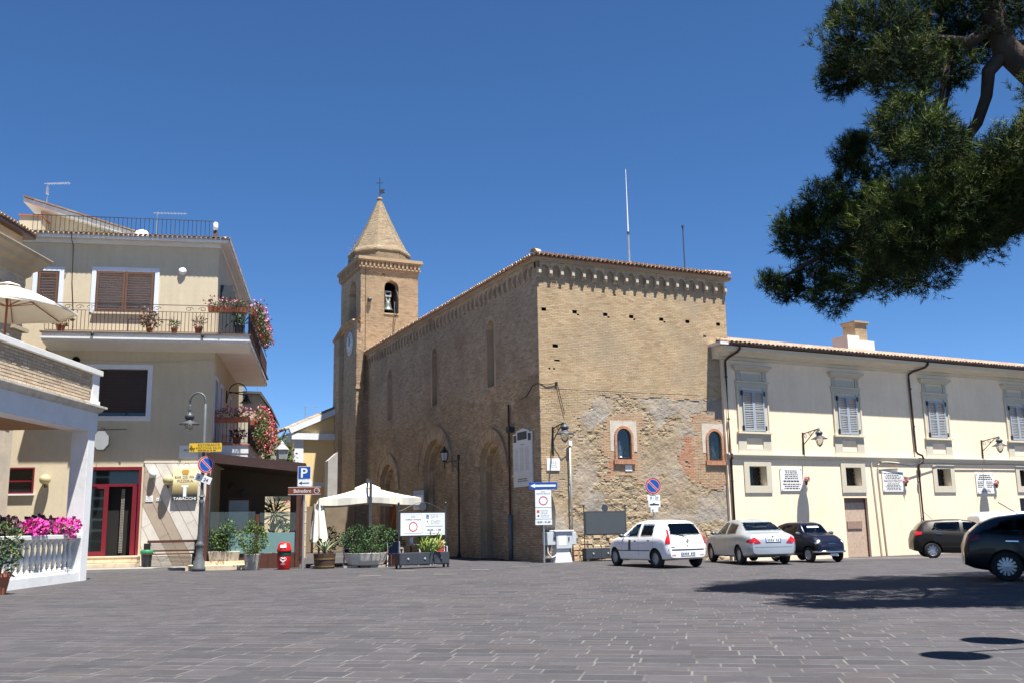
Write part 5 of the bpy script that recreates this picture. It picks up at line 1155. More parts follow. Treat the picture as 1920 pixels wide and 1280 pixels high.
for j in range(11):
    for i in range(44):
        x = -.62 + j * .37; y = -.05 + i * .32; z = 7.17 + (x + .6) * 1.86 / 4.1 + rng.uniform(-.02, .03)
        mt = np.array(Matrix.Rotation(-math.pi / 2 + rng.uniform(-.06, .06), 3, 'Z') @ Matrix.Rotation(math.atan(1.86 / 4.1), 3, 'X')) * 1.35
        if cnt < 300 and i < 28: o = link('roof_tile', TILE_P, yr, (x, y, z), (math.atan(1.86 / 4.1), 0, -math.pi / 2 + rng.uniform(-.06, .06))); o.scale = (1.4, 1.15, 1.4); cnt += 1
        else: Ft.append(tf + len(Vt) * len(tm)); Vt.append(tm @ mt.T + np.array([x, y, z])); Av += [rng.random()] * len(tf)
link('more_roof_tiles', fastmesh('more_roof_tiles', np.concatenate(Vt), np.concatenate(Ft), m_tile_pale, Av), yr, kind='stuff')
aerial((-13.6, 62.5, 8.1), 1.1, .8, 'small aerial on the ochre house roof', .3, n=3)
wl = emp('garden_wall', (-12.6, 56.0, 0), R(20), 'rough brown garden wall at the foot of the tower', 'wall')
MB().box(-3.5, 3.4, 0, .4, 0, 2.6).build('masonry', m_mortar_side, wl); MB().box(1.0, 1.6, -.25, .1, 0, 2.75).build('pier', m_mortar, wl)
bw = emp('grey_buttress', (-10.2, 57.0, 0), R(20), 'grey rendered buttress wall left of the tower', 'wall'); g = MB(); g.prism([(-.78, 0), (-.22, 0), (-.22, 5.75), (-.78, 5.25)], 0, 1.2); g.build('masonry', mat('grey_cement', (.36, .35, .33), .95, .12, 2, .5, 25), bw)
vp = emp('climbing_plant', lloc(2.3, 5.5, 3.9), LTH, 'yellow-green climbing plant over the cafe roof', 'plant')
MB().tube([(.2, .3, -.4), (.1, .2, .5), (.0, .1, 1.2), (.3, .0, 1.9)], .03, 6).build('stem', m_bark, vp)
leaf_part('foliage', [(420, (-.1, .2, .6), (.75, .5, .9)), (260, (.35, .1, .2), (.55, .4, .5))], m_leaf, vp, .15); leaf_part('young_leaves', [(170, (.0, -.1, .9), (.7, .5, 1.0)), (90, (.5, 0, .1), (.45, .4, .5))], m_leafy, vp, .15, seed=17)
ln = emp('roof_lantern', lloc(2.65, 1.0, 4.05), LTH, 'grey glazed lantern on a stem above the cafe roof', 'lamp')
MB().tube([(0, 0, -.4), (0, 0, .1)], .03, 6).build('stem', m_grey, ln)
g = MB(); g.lathe([(.10, .1), (.20, .12), (.24, .50), (.0, .50)], 6); g.build('glazing', mat('lantern_glass', (.30, .32, .30), .2, .05, 3), ln); MB().lathe([(.28, .50), (.26, .54), (.10, .70), (.08, .78), (.02, .84)], 6).build('cap', m_grey, ln); MB().lathe([(.06, .05), (.14, .08), (.12, .12)], 6).build('foot', m_grey, ln)
for j in range(6):
    t = 2 * math.pi * j / 6; MB().bar((.20 * math.cos(t), .20 * math.sin(t), .12), (.245 * math.cos(t), .245 * math.sin(t), .5), .018).build('glazing_bar', m_grey, ln)
# ================================================================== portico with roof terrace, far left
PO = (-12.93, 29.35)
por = emp('portico', (PO[0], PO[1], 0), 0, 'white portico with balustrade and brick terrace parapet', 'portico')
m_pw = mat('portico_white', (.68, .69, .69), .8, .07, 1.5, .12, 25, stain=(.52, .52, .50), stain_lo=.58, stain_hi=.8, stain_scale=1.2)
MB().box(-.52, 0, -.16, .30, -.05, 4.44).build('pillar', m_pw, por, bevel=.01)
MB().box(-.5, -.02, -8.6, -.165, -.05, .26).build('plinth', m_pw, por)
MB().box(-.44, -.06, -8.6, -.165, .262, .36).build('base_rail', m_white_old, por)
MB().box(-.46, -.02, -8.6, -.165, 1.24, 1.36).build('hand_rail', m_white_old, por, bevel=.015)
bm_ = MB(); bm_.lathe([(.085, 0), (.085, .06), (.055, .07), (.06, .12), (.045, .14), (.085, .26), (.09, .34), (.06, .46), (.042, .58), (.045, .68), (.06, .70), (.05, .72), (.075, .76), (.075, .88)], 14); bme = bm_.mesh('baluster', m_white_old, smooth=True)
bl2 = MB().box(-.1, .1, -.1, .1, 0, .07).mesh('baluster_base', m_white_old)
for i in range(25):
    y = -.42 - i * .315
    link('baluster', bme, por, (-.24, y, .36))
    link('baluster_cap', bl2, por, (-.24, y, 1.17))
MB().box(-.55, .03, -8.6, .34, 4.44, 5.02).build('beam', m_pw, por)
MB().box(-6.5, -.56, -8.6, .34, 4.56, 5.02).build('ceiling', mat('ochre_soffit', (.40, .22, .10), .85, .08, 1), por)
mb = MB(); pf = [(.03, 5.02), (.05, 5.05), (.10, 5.07), (.14, 5.15), (.22, 5.18), (.22, 5.24), (0, 5.28)]
for a, b in zip(pf[:-1], pf[1:]):
    mb.quad((a[0], -8.6, a[1]), (a[0], .34 + a[0], a[1]), (b[0], .34 + b[0], b[1]), (b[0], -8.6, b[1])); mb.quad((a[0], .34 + a[0], a[1]), (-6.5, .34 + a[0], a[1]), (-6.5, .34 + b[0], b[1]), (b[0], .34 + b[0], b[1]))
mb.build('moulding', mat('weathered_moulding', (.50, .47, .41), .9, .25, 3, .3, 30, stain=(.24, .22, .19), stain_scale=2.5), por)
MB().box(-6.5, 0, -8.6, .34, 5.02, 5.22).build('terrace_floor', m_concrete, por)
MB().box(-.34, .06, -.16, .36, 5.28, 5.40).build('post_base', m_pw, por); MB().box(-.30, .02, -.12, .34, 5.40, 6.2).build('corner_post', m_pw, por, bevel=.01)
MB().box(-.36, .09, -8.6, .42, 6.2, 6.36).build('coping', m_white_old, por, bevel=.01)
par = MB().box(-.28, -.034, -8.6, -.12, 5.22, 6.2).build('parapet', m_mortar, por)
pm = mat('parapet_brick', (.5, .4, .3), .9, .12, 2, .4, 40, att=True, ramp=[(.44, .33, .22), (.54, .43, .31), (.48, .38, .28), (.58, .48, .36), (.40, .31, .23)])
pb = MB().box(-.5, .5, -.5, .5, -.5, .5).mesh('brick', pm)
k = 0
for r_ in range(10):
    y = -.14 - (.13 if r_ % 2 else 0)
    while y > -7.0:
        L = .235 + rng.uniform(-.02, .02)
        o = link('brick', pb, par, (-.03 + rng.uniform(-.004, .004), max(y - L / 2, -8.5), 5.335 + r_ * .088), (0, 0, 0)); o.scale = (.04, L - .022, .064)
        y -= L
MB().box(-6.2, -5.6, -8.6, -3.6, 0, 4.56).build('back_pier', m_stone, por)
for i in range(9):
    MB().box(-.3, .3, -.2, .3, 0, .42).build('rusticated_block', m_stone, por, loc=(-3.05, -2.4, i * .5), bevel=.05)
MB().lathe([(.05, 0), (.05, .03), (.0, .03)], 8, (.05, .34, .03)).build('floor_hook', m_iron, por)
# petunias on the balustrade
def petunia(y, label, m1, s, seed, x=-.2, z=1.36):
    o = emp('petunia_pot', (PO[0] + x, PO[1] + y, z), 0, label, 'potted plant', 'petunias on the balustrade')
    MB().box(-.10, .10, -.36 * s, .36 * s, 0, .16).build('trough', m_charcoal, o)
    leaf_part('foliage', [(150, (0, 0, .18), (.26 * s, .5 * s, .22 * s))], m_leaf, o, .09, seed=seed); leaf_part('blossom', [(330, (.04, 0, .20), (.32 * s, .60 * s, .27 * s))], m1, o, .10, seed=seed + 3, shell=.8, aspect=1.0); leaf_part('flower_hearts', [(90, (.05, 0, .19), (.31 * s, .57 * s, .26 * s))], m_purple, o, .05, seed=seed + 8, shell=.8, aspect=1.0)
petunia(-.95, 'bright magenta petunias on the balustrade next to the pillar', m_magenta, 1.0, 71)
petunia(-2.75, 'bright magenta petunias on the balustrade farther from the pillar', m_magenta, .8, 75)
petunia(-1.6, 'dark purple petunias behind the rail near the pillar', m_purple, 1.0, 79, x=-.62, z=1.4)
petunia(-3.4, 'dark purple petunias behind the rail at the left edge', m_purple, .9, 83, x=-.62, z=1.4)
# oleander in a red pot at the left edge
ol = emp('oleander_pot', (-12.35, 23.55, 0), 0, 'leafy oleander in a terracotta pot at the left edge', 'potted plant'); MB().lathe([(.16, 0), (.24, .42), (.27, .42), (.27, .5), (.22, .5)], 18).build('pot', m_terra, ol, smooth=False)
MB().tube([(0, 0, .4), (.05, .05, 1.0), (0, .1, 1.5)], .02, 6).build('stem', m_bark, ol); leaf_part('foliage', [(420, (0, 0, 1.1), (.42, .42, .65))], m_leaf2, ol, .16, aspect=.3); leaf_part('pale_leaves', [(160, (.02, 0, 1.15), (.43, .43, .66))], m_leafy, ol, .14, seed=5, aspect=.3); leaf_part('blossom', [(14, (0, 0, 1.6), (.2, .2, .12))], m_pink, ol, .08, aspect=.9)
# terrace parasol
pa = emp('terrace_parasol', (-15.1, 28.0, 5.22), 0, 'cream parasol with reddish wooden pole on the roof terrace', 'parasol')
m_rw = mat('reddish_wood', (.20, .06, .03), .5, .15, 6)
MB().tube([(0, 0, 0), (0, 0, 3.5)], .035, 8).build('pole', m_rw, pa)
cv = MB(); n = 8; R0 = 1.95
rim = [(R0 * math.cos(t) , R0 * math.sin(t), 2.78) for t in [math.pi / 8 + 2 * math.pi * i / n for i in range(n)]]; topc = (0, 0, 3.55); midr = [(.5 * R0 * math.cos(t), .5 * R0 * math.sin(t), 3.22) for t in [math.pi / 8 + 2 * math.pi * i / n for i in range(n)]]
for i in range(n):
    j = (i + 1) % n; cv.add([topc, midr[i], midr[j]], [(0, 1, 2)]); cv.add([midr[i], rim[i], rim[j], midr[j]], [(0, 1, 2, 3)])
    mid = tuple((rim[i][q] + rim[j][q]) / 2 for q in range(3)); cv.add([rim[i], mid, rim[j], (rim[j][0], rim[j][1], 2.70), (mid[0] * .99, mid[1] * .99, 2.72), (rim[i][0], rim[i][1], 2.70)], [(0, 1, 4, 5), (1, 2, 3, 4)])
cv.build('canopy', m_canvas, pa)
MB().lathe([(.35, 3.50), (.32, 3.52), (0, 3.63)], 8).build('vent_cap', m_canvas, pa)
for i in range(n):
    t = math.pi / 8 + 2 * math.pi * i / n; MB().bar((0, 0, 3.5), (R0 * .98 * math.cos(t), R0 * .98 * math.sin(t), 2.75), .025).build('rib', m_rw, pa); MB().bar((0, 0, 2.85), (R0 * .5 * math.cos(t), R0 * .5 * math.sin(t), 3.12), .022).build('strut', m_rw, pa)
# old brick house behind the terrace, at the left edge
oh = emp('old_brick_house', (-17.3, 33.2, 0), 0, 'old brick house with stone cornice and tiled eave at the left edge', 'house')
b, mo = brick_field(-9.5, 0, 5.0, 11.0, seed=91, course=.075, bl=.27)
pos_map = lambda d0=0: (lambda u, d, z: np.stack([d + d0, u, z], -1))
m_ohb = mat('pale_old_brick', (.5, .42, .32), .92, .15, 1.5, .4, 40, att=True, ramp=[(.46, .37, .27), (.56, .47, .36), (.50, .42, .33), (.42, .34, .26)], stain=(.40, .36, .30), stain_scale=1)
brick_mesh(b, pos_map(), m_ohb, 'bricks', oh, jit=.012); mortar_mesh(mo, pos_map(), m_mortar, oh)
MB().box(-8, -.03, -9.5, -.02, 0, 11.0).build('wall', m_ohb, oh)
def cornice(o, prof, name, m, parent):
    mb = MB()
    for a, b in zip(prof[:-1], prof[1:]):
        mb.quad((a[0], -9.5, a[1]), (a[0], a[0] , a[1]), (b[0], b[0], b[1]), (b[0], -9.5, b[1])); mb.quad((a[0], a[0], a[1]), (-8, a[0], a[1]), (-8, b[0], b[1]), (b[0], b[0], b[1]))
    return mb.build(name, m, parent)
m_sand = mat('sandstone', (.40, .33, .235), .9, .12, 2, .25, 30)
cornice(0, [(0, 10.3), (.12, 10.4), (.15, 10.55), (.38, 10.7), (.42, 10.82), (.58, 10.95), (.6, 11.05), (0, 11.1)], 'main_cornice', m_sand, oh)
cornice(0, [(0, 9.55), (.16, 9.62), (.18, 9.72), (0, 9.78)], 'architrave', m_sand, oh)
for z in (8.75, 8.35): MB().box(-.6, .18, -.9, .12, z, z + .13).build('capital_band', m_sand, oh)
MB().box(-8, -.05, -9.5, -.35, 11.05, 11.75).build('attic', m_brick_side, oh)
MB().box(-8, .22, -9.5, .05, 11.75, 11.87).build('eave_board', m_brown, oh)
for i in range(40): link('roof_tile', TILE, oh, (.24, .0 - i * .21, 11.90), (R(10), 0, math.pi / 2 + rng.uniform(-.05, .05))).scale = (1.15, 1.1, 1.15)
MB().box(-1, .64, -9.5, .62, 11.05, 11.09).build('cornice_tiles', m_sand, oh)

# ================================================================== corner cafe
caf = emp('cafe_pergola', lloc(0, 0, 0), LTH, 'dark timber cafe pergola with glass screens beside the corner house', 'pergola')
m_dw = mat('dark_timber', (.045, .024, .018), .6, .2, 5); m_dw2 = mat('reddish_timber', (.085, .032, .022), .6, .2, 5)
v0, v1 = -2.25, 4.2
rf = MB(); rf.prism([(.12, 4.02), (3.62, 3.62), (3.62, 3.74), (.12, 4.14)], v0, v1); rf.build('roof', m_dw, caf)
fs = MB(); fs.prism([(.10, 3.86), (3.66, 3.46), (3.66, 3.80), (.10, 4.20)], v0 - .06, v0 - .004); fs.build('fascia', m_brown, caf)
MB().box(3.62, 3.68, v0 - .06, v1, 3.46, 3.80).build('fascia', m_brown, caf)
for i in range(12): MB().prism([(.2, 3.90), (3.6, 3.50), (3.6, 3.60), (.2, 4.0)], v0 + .25 + i * .5, v0 + .31 + i * .5).build('rafter', m_dw, caf)
for (u, v, w_) in ((3.45, v0 + .06, .16), (3.45, 4.0, .16), (3.45, 1.0, .14)): MB().box(u - w_ / 2, u + w_ / 2, v - w_ / 2, v + w_ / 2, 0, 3.5).build('post', m_dw2, caf)
MB().box(1.92, 2.06, v0 + .0, v0 + .14, .4, 1.95).build('screen_post', m_dw2, caf); MB().box(.14, .24, v0, v0 + .12, 0, 3.9).build('post', m_dw2, caf)
m_frost = mat('frosted_teal_glass', (.16, .27, .27), .25, .04, 2, fine=0); m_clear = mat('clear_screen_glass', (.9, .94, .94), .0, 0, fine=0, trans=1.0)
MB().box(1.0, 3.36, v0 + .04, v0 + .055, .55, 1.28).build('frosted_glass', m_frost, caf)
MB().box(.26, 1.9, v0 + .04, v0 + .05, 1.29, 2.05).build('clear_glass', m_clear, caf); MB().box(2.07, 3.36, v0 + .04, v0 + .05, 1.29, 2.0).build('clear_glass', m_clear, caf)
for k in range(5): MB().box(1.75 + k * .33, 2.07 + k * .33, v0 + .02, v0 + .05, .0, .54).build('timber_board', m_dw2, caf)
MB().box(.26, 3.4, v0 + .08, v0 + .12, .0, .54).build('board_backing', m_dw, caf)
MB().box(.02, 3.5, 4.1, 4.16, 0, 3.6).build('back_wall', m_dw, caf) if False else None
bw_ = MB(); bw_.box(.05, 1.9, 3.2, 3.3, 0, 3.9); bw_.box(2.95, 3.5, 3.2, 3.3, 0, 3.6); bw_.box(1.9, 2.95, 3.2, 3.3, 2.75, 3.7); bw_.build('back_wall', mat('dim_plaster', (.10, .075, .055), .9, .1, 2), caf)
MB().box(.1, 3.5, v0 + .15, 4, .3, .36).build('floor_deck', m_dw, caf)
di = MB(); di.box(.35, .45, 3.1, 3.18, .36, 2.6); di.box(1.25, 1.35, 3.1, 3.18, .36, 2.6); di.box(.35, 1.35, 3.1, 3.18, 2.6, 2.72); dd = di.build('inner_door', m_wood, caf); MB().box(.45, 1.25, 3.12, 3.15, .36, 2.6).build('door_curtain', mat('pale_blue_curtain', (.50, .58, .62), .7, .1, 3), dd)
MB().tube([(3.52, v0 + .0, .3), (3.52, v0, 3.5)], .035, 8).build('drainpipe', m_brown, caf)
for u, z in ((.5, 3.2), (1.0, 2.9)): MB().lathe([(.0, .14), (.11, .10), (.14, 0), (.11, -.1), (0, -.14)], 12, (u, 2.8, z)).build('wall_globe', m_charcoal, caf, smooth=True)
# palm-like garden plant and pale garden wall glimpsed through the back opening
gp = emp('garden_plant', lloc(2.15, 6.2, 0), 0, 'spiky green garden plant seen through the back of the cafe', 'plant'); MB().tube([(0, 0, 0), (0, 0, 1.6)], .06, 8).build('stem', m_bark, gp)
leaf_part('foliage', [(120, (0, 0, 2.1), (.15, .15, .3))], m_leaf, gp, .8, aspect=.07, shell=.1); leaf_part('lower_foliage', [(240, (.2, 0, 1.2), (.5, .4, .5))], m_leaf, gp, .2)
gw = emp('terrace_wall', lloc(2.6, 8.5, 0), LTH, 'pale stepped stone garden wall behind the cafe', 'wall')
for i in range(5): MB().box(-1.6, .9, i * .2, 1.6, i * .55, i * .55 + .5).build('course', m_step, gw)
leaf_part('red_flowers', [(40, (.2, -.2, 2.5), (.5, .1, .2))], m_redfl, gw, .12)
# kerb pavement and steps by the cafe
kb = MB(); kb.prism([(-5.8, -2.1), (1.9, -2.25), (1.9, -2.02), (.2, -.05), (-2.4, -.05), (-2.4, -.9), (-5.8, -.9)], -.02, .10, ax='z'); ko = kb.build('kerb_pavement', mat('grey_kerb', (.22, .21, .20), .85, .12, 2, .2, 40), None, loc=(LO[0], LO[1], 0), rot=(0, 0, LTH)); ko['kind'] = 'structure'
cs = emp('cafe_steps', lloc(.2, -2.0, 0), LTH, 'low travertine steps between the lamp post and the potted bush', 'steps'); MB().box(-.25, 1.45, -.35, .9, .0, .30).build('step', m_step, cs); MB().box(-.6, 1.5, -.75, .9, .0, .16).build('step', m_step, cs)

# ================================================================== street furniture by the cafe
m_post = mat('lamp_post_grey', (.085, .095, .105), .45, .15, 5)
lp = emp('street_lamp', (-11.1, 34.44, 0), 0, 'grey cast iron street lamp with swan neck in front of the bar', 'street lamp')
MB().lathe([(.23, 0), (.23, .12), (.20, .16), (.20, .34), (.15, .40), (.16, .46), (.12, .52), (.13, .85), (.16, .92), (.10, .98), (.09, 1.05), (.075, 2.3), (.09, 2.34), (.09, 2.44), (.06, 2.5), (.055, 3.0), (.055, 5.85), (.0, 5.9)], 14).build('post', m_post, lp, smooth=True)
ring_ = MB(); ring_.lathe([(.085, 2.55), (.105, 2.58), (.085, 2.61)], 12); ring_.build('ring', m_post, lp)
arc = [(0, 0, 5.3), (.0, 0, 5.8)] + [(-.28 + .28 * math.cos(t), 0, 5.98 + .30 * math.sin(t)) for t in np.linspace(0, math.pi, 10)] + [(-.56, 0, 5.78)]
MB().tube(arc, .035, 8).build('swan_neck', m_post, lp, smooth=True)
MB().lathe([(.03, .65), (.05, .6), (.04, .5), (.06, .48), (.04, .44), (.05, .36), (.11, .33), (.16, .28), (.17, .18), (.12, .13), (.14, .08), (.22, .02), (.34, -.03), (.36, -.06), (.2, -.05)], 18, (-.56, 0, 5.2)).build('lamp_head', m_charcoal, lp, smooth=True)
MB().lathe([(.16, 0), (.14, -.12), (.06, -.24), (0, -.26)], 14, (-.56, 0, 5.14)).build('lamp_globe', m_lampglass, lp, smooth=True)
def disc(r, y, th=.006, n=28): return MB().lathe([(0, 0), (r, 0), (r, th), (0, th)], n, (0, y, 0), Matrix.Rotation(math.pi / 2, 4, 'X'))
def no_parking(parent, loc, r, rz=0):
    c = emp('no_parking_disc', loc, rz); c.parent = parent; c.empty_display_size = .1
    o = disc(r, 0, .02).build('sign_back', m_grey, parent, loc=loc, rot=(0, 0, rz))
    bpy.data.objects.remove(c)
    disc(r * .985, -.021, .003).build('red_border', m_signred, o); disc(r * .80, -.0255, .002).build('blue_field', m_signblue, o)
    MB().mbox(Matrix.Translation((0, -.0305, 0)) @ Matrix.Rotation(R(45), 4, 'Y'), r * 1.56, .003, r * .17).build('red_bar', m_signred, o)
    MB().ring(r * .985, r, .008, (0, -.02, 0)).build('rim', m_signwhite, o)
    MB().ring(r * .78, r * .81, .002, (0, -.0275, 0)).build('white_ring', m_signwhite, o)
    for sg in (-1, 1): MB().mbox(Matrix.Translation((0, -.0300, 0)) @ Matrix.Rotation(R(45), 4, 'Y') @ Matrix.Translation((0, 0, sg * r * .10)), r * 1.54, .003, r * .04).build('white_edge', m_signwhite, o)
    return o
s1 = emp('restaurant_sign', (-11.0, 34.34, 4.15), 0, 'yellow restaurant arrow sign high on the street lamp', 'sign'); MB().box(-.58, .57, -.02, .02, 0, .31).build('panel', m_signyel, s1)
text('RISTORANTE', .78, .085, m_ink, s1, (.12, -.023, .245)); text('VECCHIA SILVI', .88, .085, m_ink, s1, (.10, -.023, .135)); scribble(-.42, .52, .02, .07, 1, -.023, 8).build('small_print', m_ink, s1)
a_ = MB(); a_.bar((-.56, -.023, .14), (-.36, -.023, .14), .02, .003); a_.bar((-.56, -.023, .14), (-.47, -.023, .22), .02, .003); a_.bar((-.56, -.023, .14), (-.47, -.023, .06), .02, .003); a_.bar((-.53, -.023, .25), (-.40, -.023, .03), .014, .003); a_.build('arrow', m_ink, s1); MB().bar((-.1, .03, .15), (-.1, .10, .15), .05).build('clamp', m_galv, s1)
s2 = emp('no_parking_sign', (-10.97, 34.36, 3.70), 0, 'round no-parking sign on the street lamp above a tilted plate', 'traffic sign', 'no-parking signs'); no_parking(s2, (0, 0, 0), .30, R(38)); MB().bar((-.1, .08, 0), (0, .02, 0), .04).build('clamp', m_galv, s2)
s3 = emp('time_plate', (-11.05, 34.34, 3.20), 0, 'tilted white plate reading 0-24 on the street lamp', 'traffic sign'); MB().mbox(Matrix.Rotation(R(20), 4, 'Y'), .62, .015, .25).build('plate', m_signwhite, s3, bevel=.02); text('0 - 24', .40, .12, m_ink, s3, (.0, -.011, 0), rot=(math.pi / 2, R(20), 0), bold=.01); MB().bar((-.02, .0, 0), (-.02, .08, 0), .03).build('clamp', m_galv, s3)
# parking sign
s4 = emp('parking_sign', (-7.61, 35.11, 0), 0, 'blue parking sign with arrow plate and brown Belvedere panel on a grey pole'.replace('Belvedere ', 'viewpoint '), 'traffic sign')
MB().tube([(0, 0, 0), (0, 0, 3.6)], .035, 10).build('pole', m_galv, s4)
MB().box(-.235, .235, -.06, -.04, 3.15, 3.62).build('blue_panel', m_signblue, s4, bevel=.01); text('P', .24, .34, m_signwhite, s4, (0, -.063, 3.385), bold=.02)
fm = MB(); fm.box(-.235, .235, -.0625, -.061, 3.15, 3.165); fm.box(-.235, .235, -.0625, -.061, 3.605, 3.62); fm.box(-.235, -.22, -.0625, -.061, 3.165, 3.605); fm.box(.22, .235, -.0625, -.061, 3.165, 3.605); fm.build('panel_border', m_signwhite, s4)
MB().box(-.235, .235, -.06, -.04, 2.90, 3.14).build('arrow_plate', m_signwhite, s4, bevel=.005); a_ = MB(); a_.prism([(-.19, 3.02), (-.08, 3.08), (-.08, 3.035), (.18, 3.035), (.18, 3.005), (-.08, 3.005), (-.08, 2.96)], -.0635, -.061); a_.build('arrow', m_ink, s4)
MB().box(-.58, .62, -.075, -.045, 2.60, 2.88).build('brown_panel', m_signbrown, s4, bevel=.03); text('Belvedere', .62, .13, m_signwhite, s4, (-.05, -.079, 2.74)); MB().ring(.085, .10, .003, (.47, -.076, 2.74)).build('ring_symbol', m_signwhite, s4); a_ = MB(); a_.bar((.40, -.079, 2.74), (.54, -.079, 2.74), .02, .003); a_.bar((.54, -.079, 2.74), (.49, -.079, 2.79), .02, .003); a_.bar((.54, -.079, 2.74), (.49, -.079, 2.69), .02, .003); a_.build('arrow', m_signwhite, s4)
fm = MB(); fm.box(-.57, .61, -.0785, -.0755, 2.605, 2.617); fm.box(-.57, .61, -.0785, -.0755, 2.863, 2.875); fm.build('panel_border', m_signwhite, s4)
# litter bins
bn = emp('litter_bin', lloc(-2.1, -.55, .1), LTH, 'small dark litter bin with green bag liner by the red doorway', 'bin'); MB().lathe([(.16, 0), (.17, .02), (.21, .55), (.19, .55), (.17, .3)], 14).build('body', m_charcoal, bn, smooth=False); MB().lathe([(.225, .46), (.235, .50), (.225, .60), (.20, .62), (.19, .5)], 14).build('liner', mat('green_bag', (.03, .19, .09), .4, .2, 10), bn, smooth=True); MB().box(-.12, .12, -.02, .02, .62, .85).build('ashtray_back', m_dark, bn)
ib = emp('ice_cream_bin', (-8.16, 34.60, 0), R(5), 'red ice cream litter bin with domed lid and heart emblem', 'bin')
m_bred = mat('bin_red', (.50, .012, .012), .35, .06, 3); MB().lathe([(.20, 0), (.215, .03), (.225, .48), (.225, .50)], 24).build('body', m_bred, ib, smooth=True); MB().lathe([(.226, .47), (.23, .49), (.235, .62), (.23, .63)], 24).build('band', mat('bin_green', (.012, .055, .04), .4, .05, 3), ib, smooth=True); MB().lathe([(.25, .62), (.255, .66), (.24, .72), (.21, .86), (.15, .93), (0, .95)], 24).build('lid', m_bred, ib, smooth=True)
MB().mbox(Matrix.Translation((0, -.215, .80)) @ Matrix.Rotation(R(-15), 4, 'X'), .20, .04, .10).build('flap', m_signwhite, ib)
ht = MB()
for k_ in (1.0, .62):
    hp = [(.0068 * k_ * 16 * math.sin(t) ** 3, .345 + .0062 * k_ * (13 * math.cos(t) - 5 * math.cos(2 * t) - 2 * math.cos(3 * t) - math.cos(4 * t))) for t in np.linspace(0, 2 * math.pi, 30)]
    ht.tube([(x, -math.sqrt(.2245 ** 2 - x * x), z) for x, z in hp], .008, 5, cap=False)
ht.build('heart_emblem', m_signwhite, ib); text('ALGIDA', .15, .035, m_signwhite, ib, (0, -.2335, .20))
# bench
be = emp('bench', lloc(-1.2, -.75, .1), LTH, 'dark brown bench with perforated metal back before the marble wall', 'bench')
m_perf = mat('pale_perforated', (.16, .15, .13), .6, .3, 30)
for x in (-.82, .82): MB().box(x - .04, x + .04, -.25, .28, 0, .46).build('leg', m_iron, be); MB().box(x - .03, x + .03, .22, .28, .46, .95).build('back_post', m_iron, be)
for i in range(5): MB().box(-.9, .9, -.26 + i * .105, -.17 + i * .105, .44, .475).build('seat_slat', m_dw2, be)
MB().box(-.9, .9, .20, .24, .86, .96).build('top_rail', m_dw2, be); MB().box(-.9, .9, .20, .24, .54, .60).build('lower_rail', m_dw2, be)
pf_ = MB(); rr = random.Random(4)
for i in range(40):
    for j in range(7): x = -.80 + i * .041 + (.02 if j % 2 else 0); z = .62 + j * .034; pf_.mbox(Matrix.Translation((x, .22, z)) @ Matrix.Rotation(R(45), 4, 'Y'), .024, .01, .024)
pf_.build('perforated_back', m_perf, be, kind='stuff')
pf_ = MB()
for i in range(36):
    for j in range(7): x = -.74 + i * .041 + (.02 if j % 2 else 0); z = .08 + j * .048; pf_.mbox(Matrix.Translation((x, -.1, z)) @ Matrix.Rotation(R(45), 4, 'Y'), .03, .01, .03)
pf_.build('perforated_skirt', m_perf, be, kind='stuff')
# shrubs in pots
sh = emp('trough_shrub', lloc(.85, -2.1, .30), LTH, 'round green shrub in a concrete trough on the cafe steps', 'potted plant'); MB().add([(-.5, -.18, 0), (.5, -.18, 0), (.5, .18, 0), (-.5, .18, 0), (-.56, -.22, .34), (.56, -.22, .34), (.56, .22, .34), (-.56, .22, .34)], [(3, 2, 1, 0), (4, 5, 6, 7), (0, 1, 5, 4), (1, 2, 6, 5), (2, 3, 7, 6), (3, 0, 4, 7)]).build('trough', m_concrete, sh, bevel=.02); leaf_part('foliage', [(900, (-.08, 0, .78), (.56, .45, .52)), (260, (.15, 0, 1.15), (.3, .3, .28))], m_leaf, sh, .085); MB().tube([(0, 0, .2), (0, 0, .8)], .03, 6).build('stem', m_bark, sh)
sh = emp('bush_in_pot', (-9.32, 34.75, 0), R(8), 'round yellow-green bush in a square tapered concrete pot', 'potted plant'); MB().add([(-.20, -.20, 0), (.20, -.20, 0), (.20, .20, 0), (-.20, .20, 0), (-.27, -.27, .55), (.27, -.27, .55), (.27, .27, .55), (-.27, .27, .55)], [(3, 2, 1, 0), (4, 5, 6, 7), (0, 1, 5, 4), (1, 2, 6, 5), (2, 3, 7, 6), (3, 0, 4, 7)]).build('pot', m_concrete, sh, bevel=.015); leaf_part('foliage', [(1000, (0, 0, 1.05), (.52, .5, .60))], m_leaf, sh, .085, seed=8); leaf_part('young_leaves', [(420, (0, 0, 1.08), (.52, .5, .60))], m_leafy, sh, .075, seed=12, shell=.8); MB().tube([(0, 0, .3), (0, 0, 1.0)], .03, 6).build('stem', m_bark, sh)
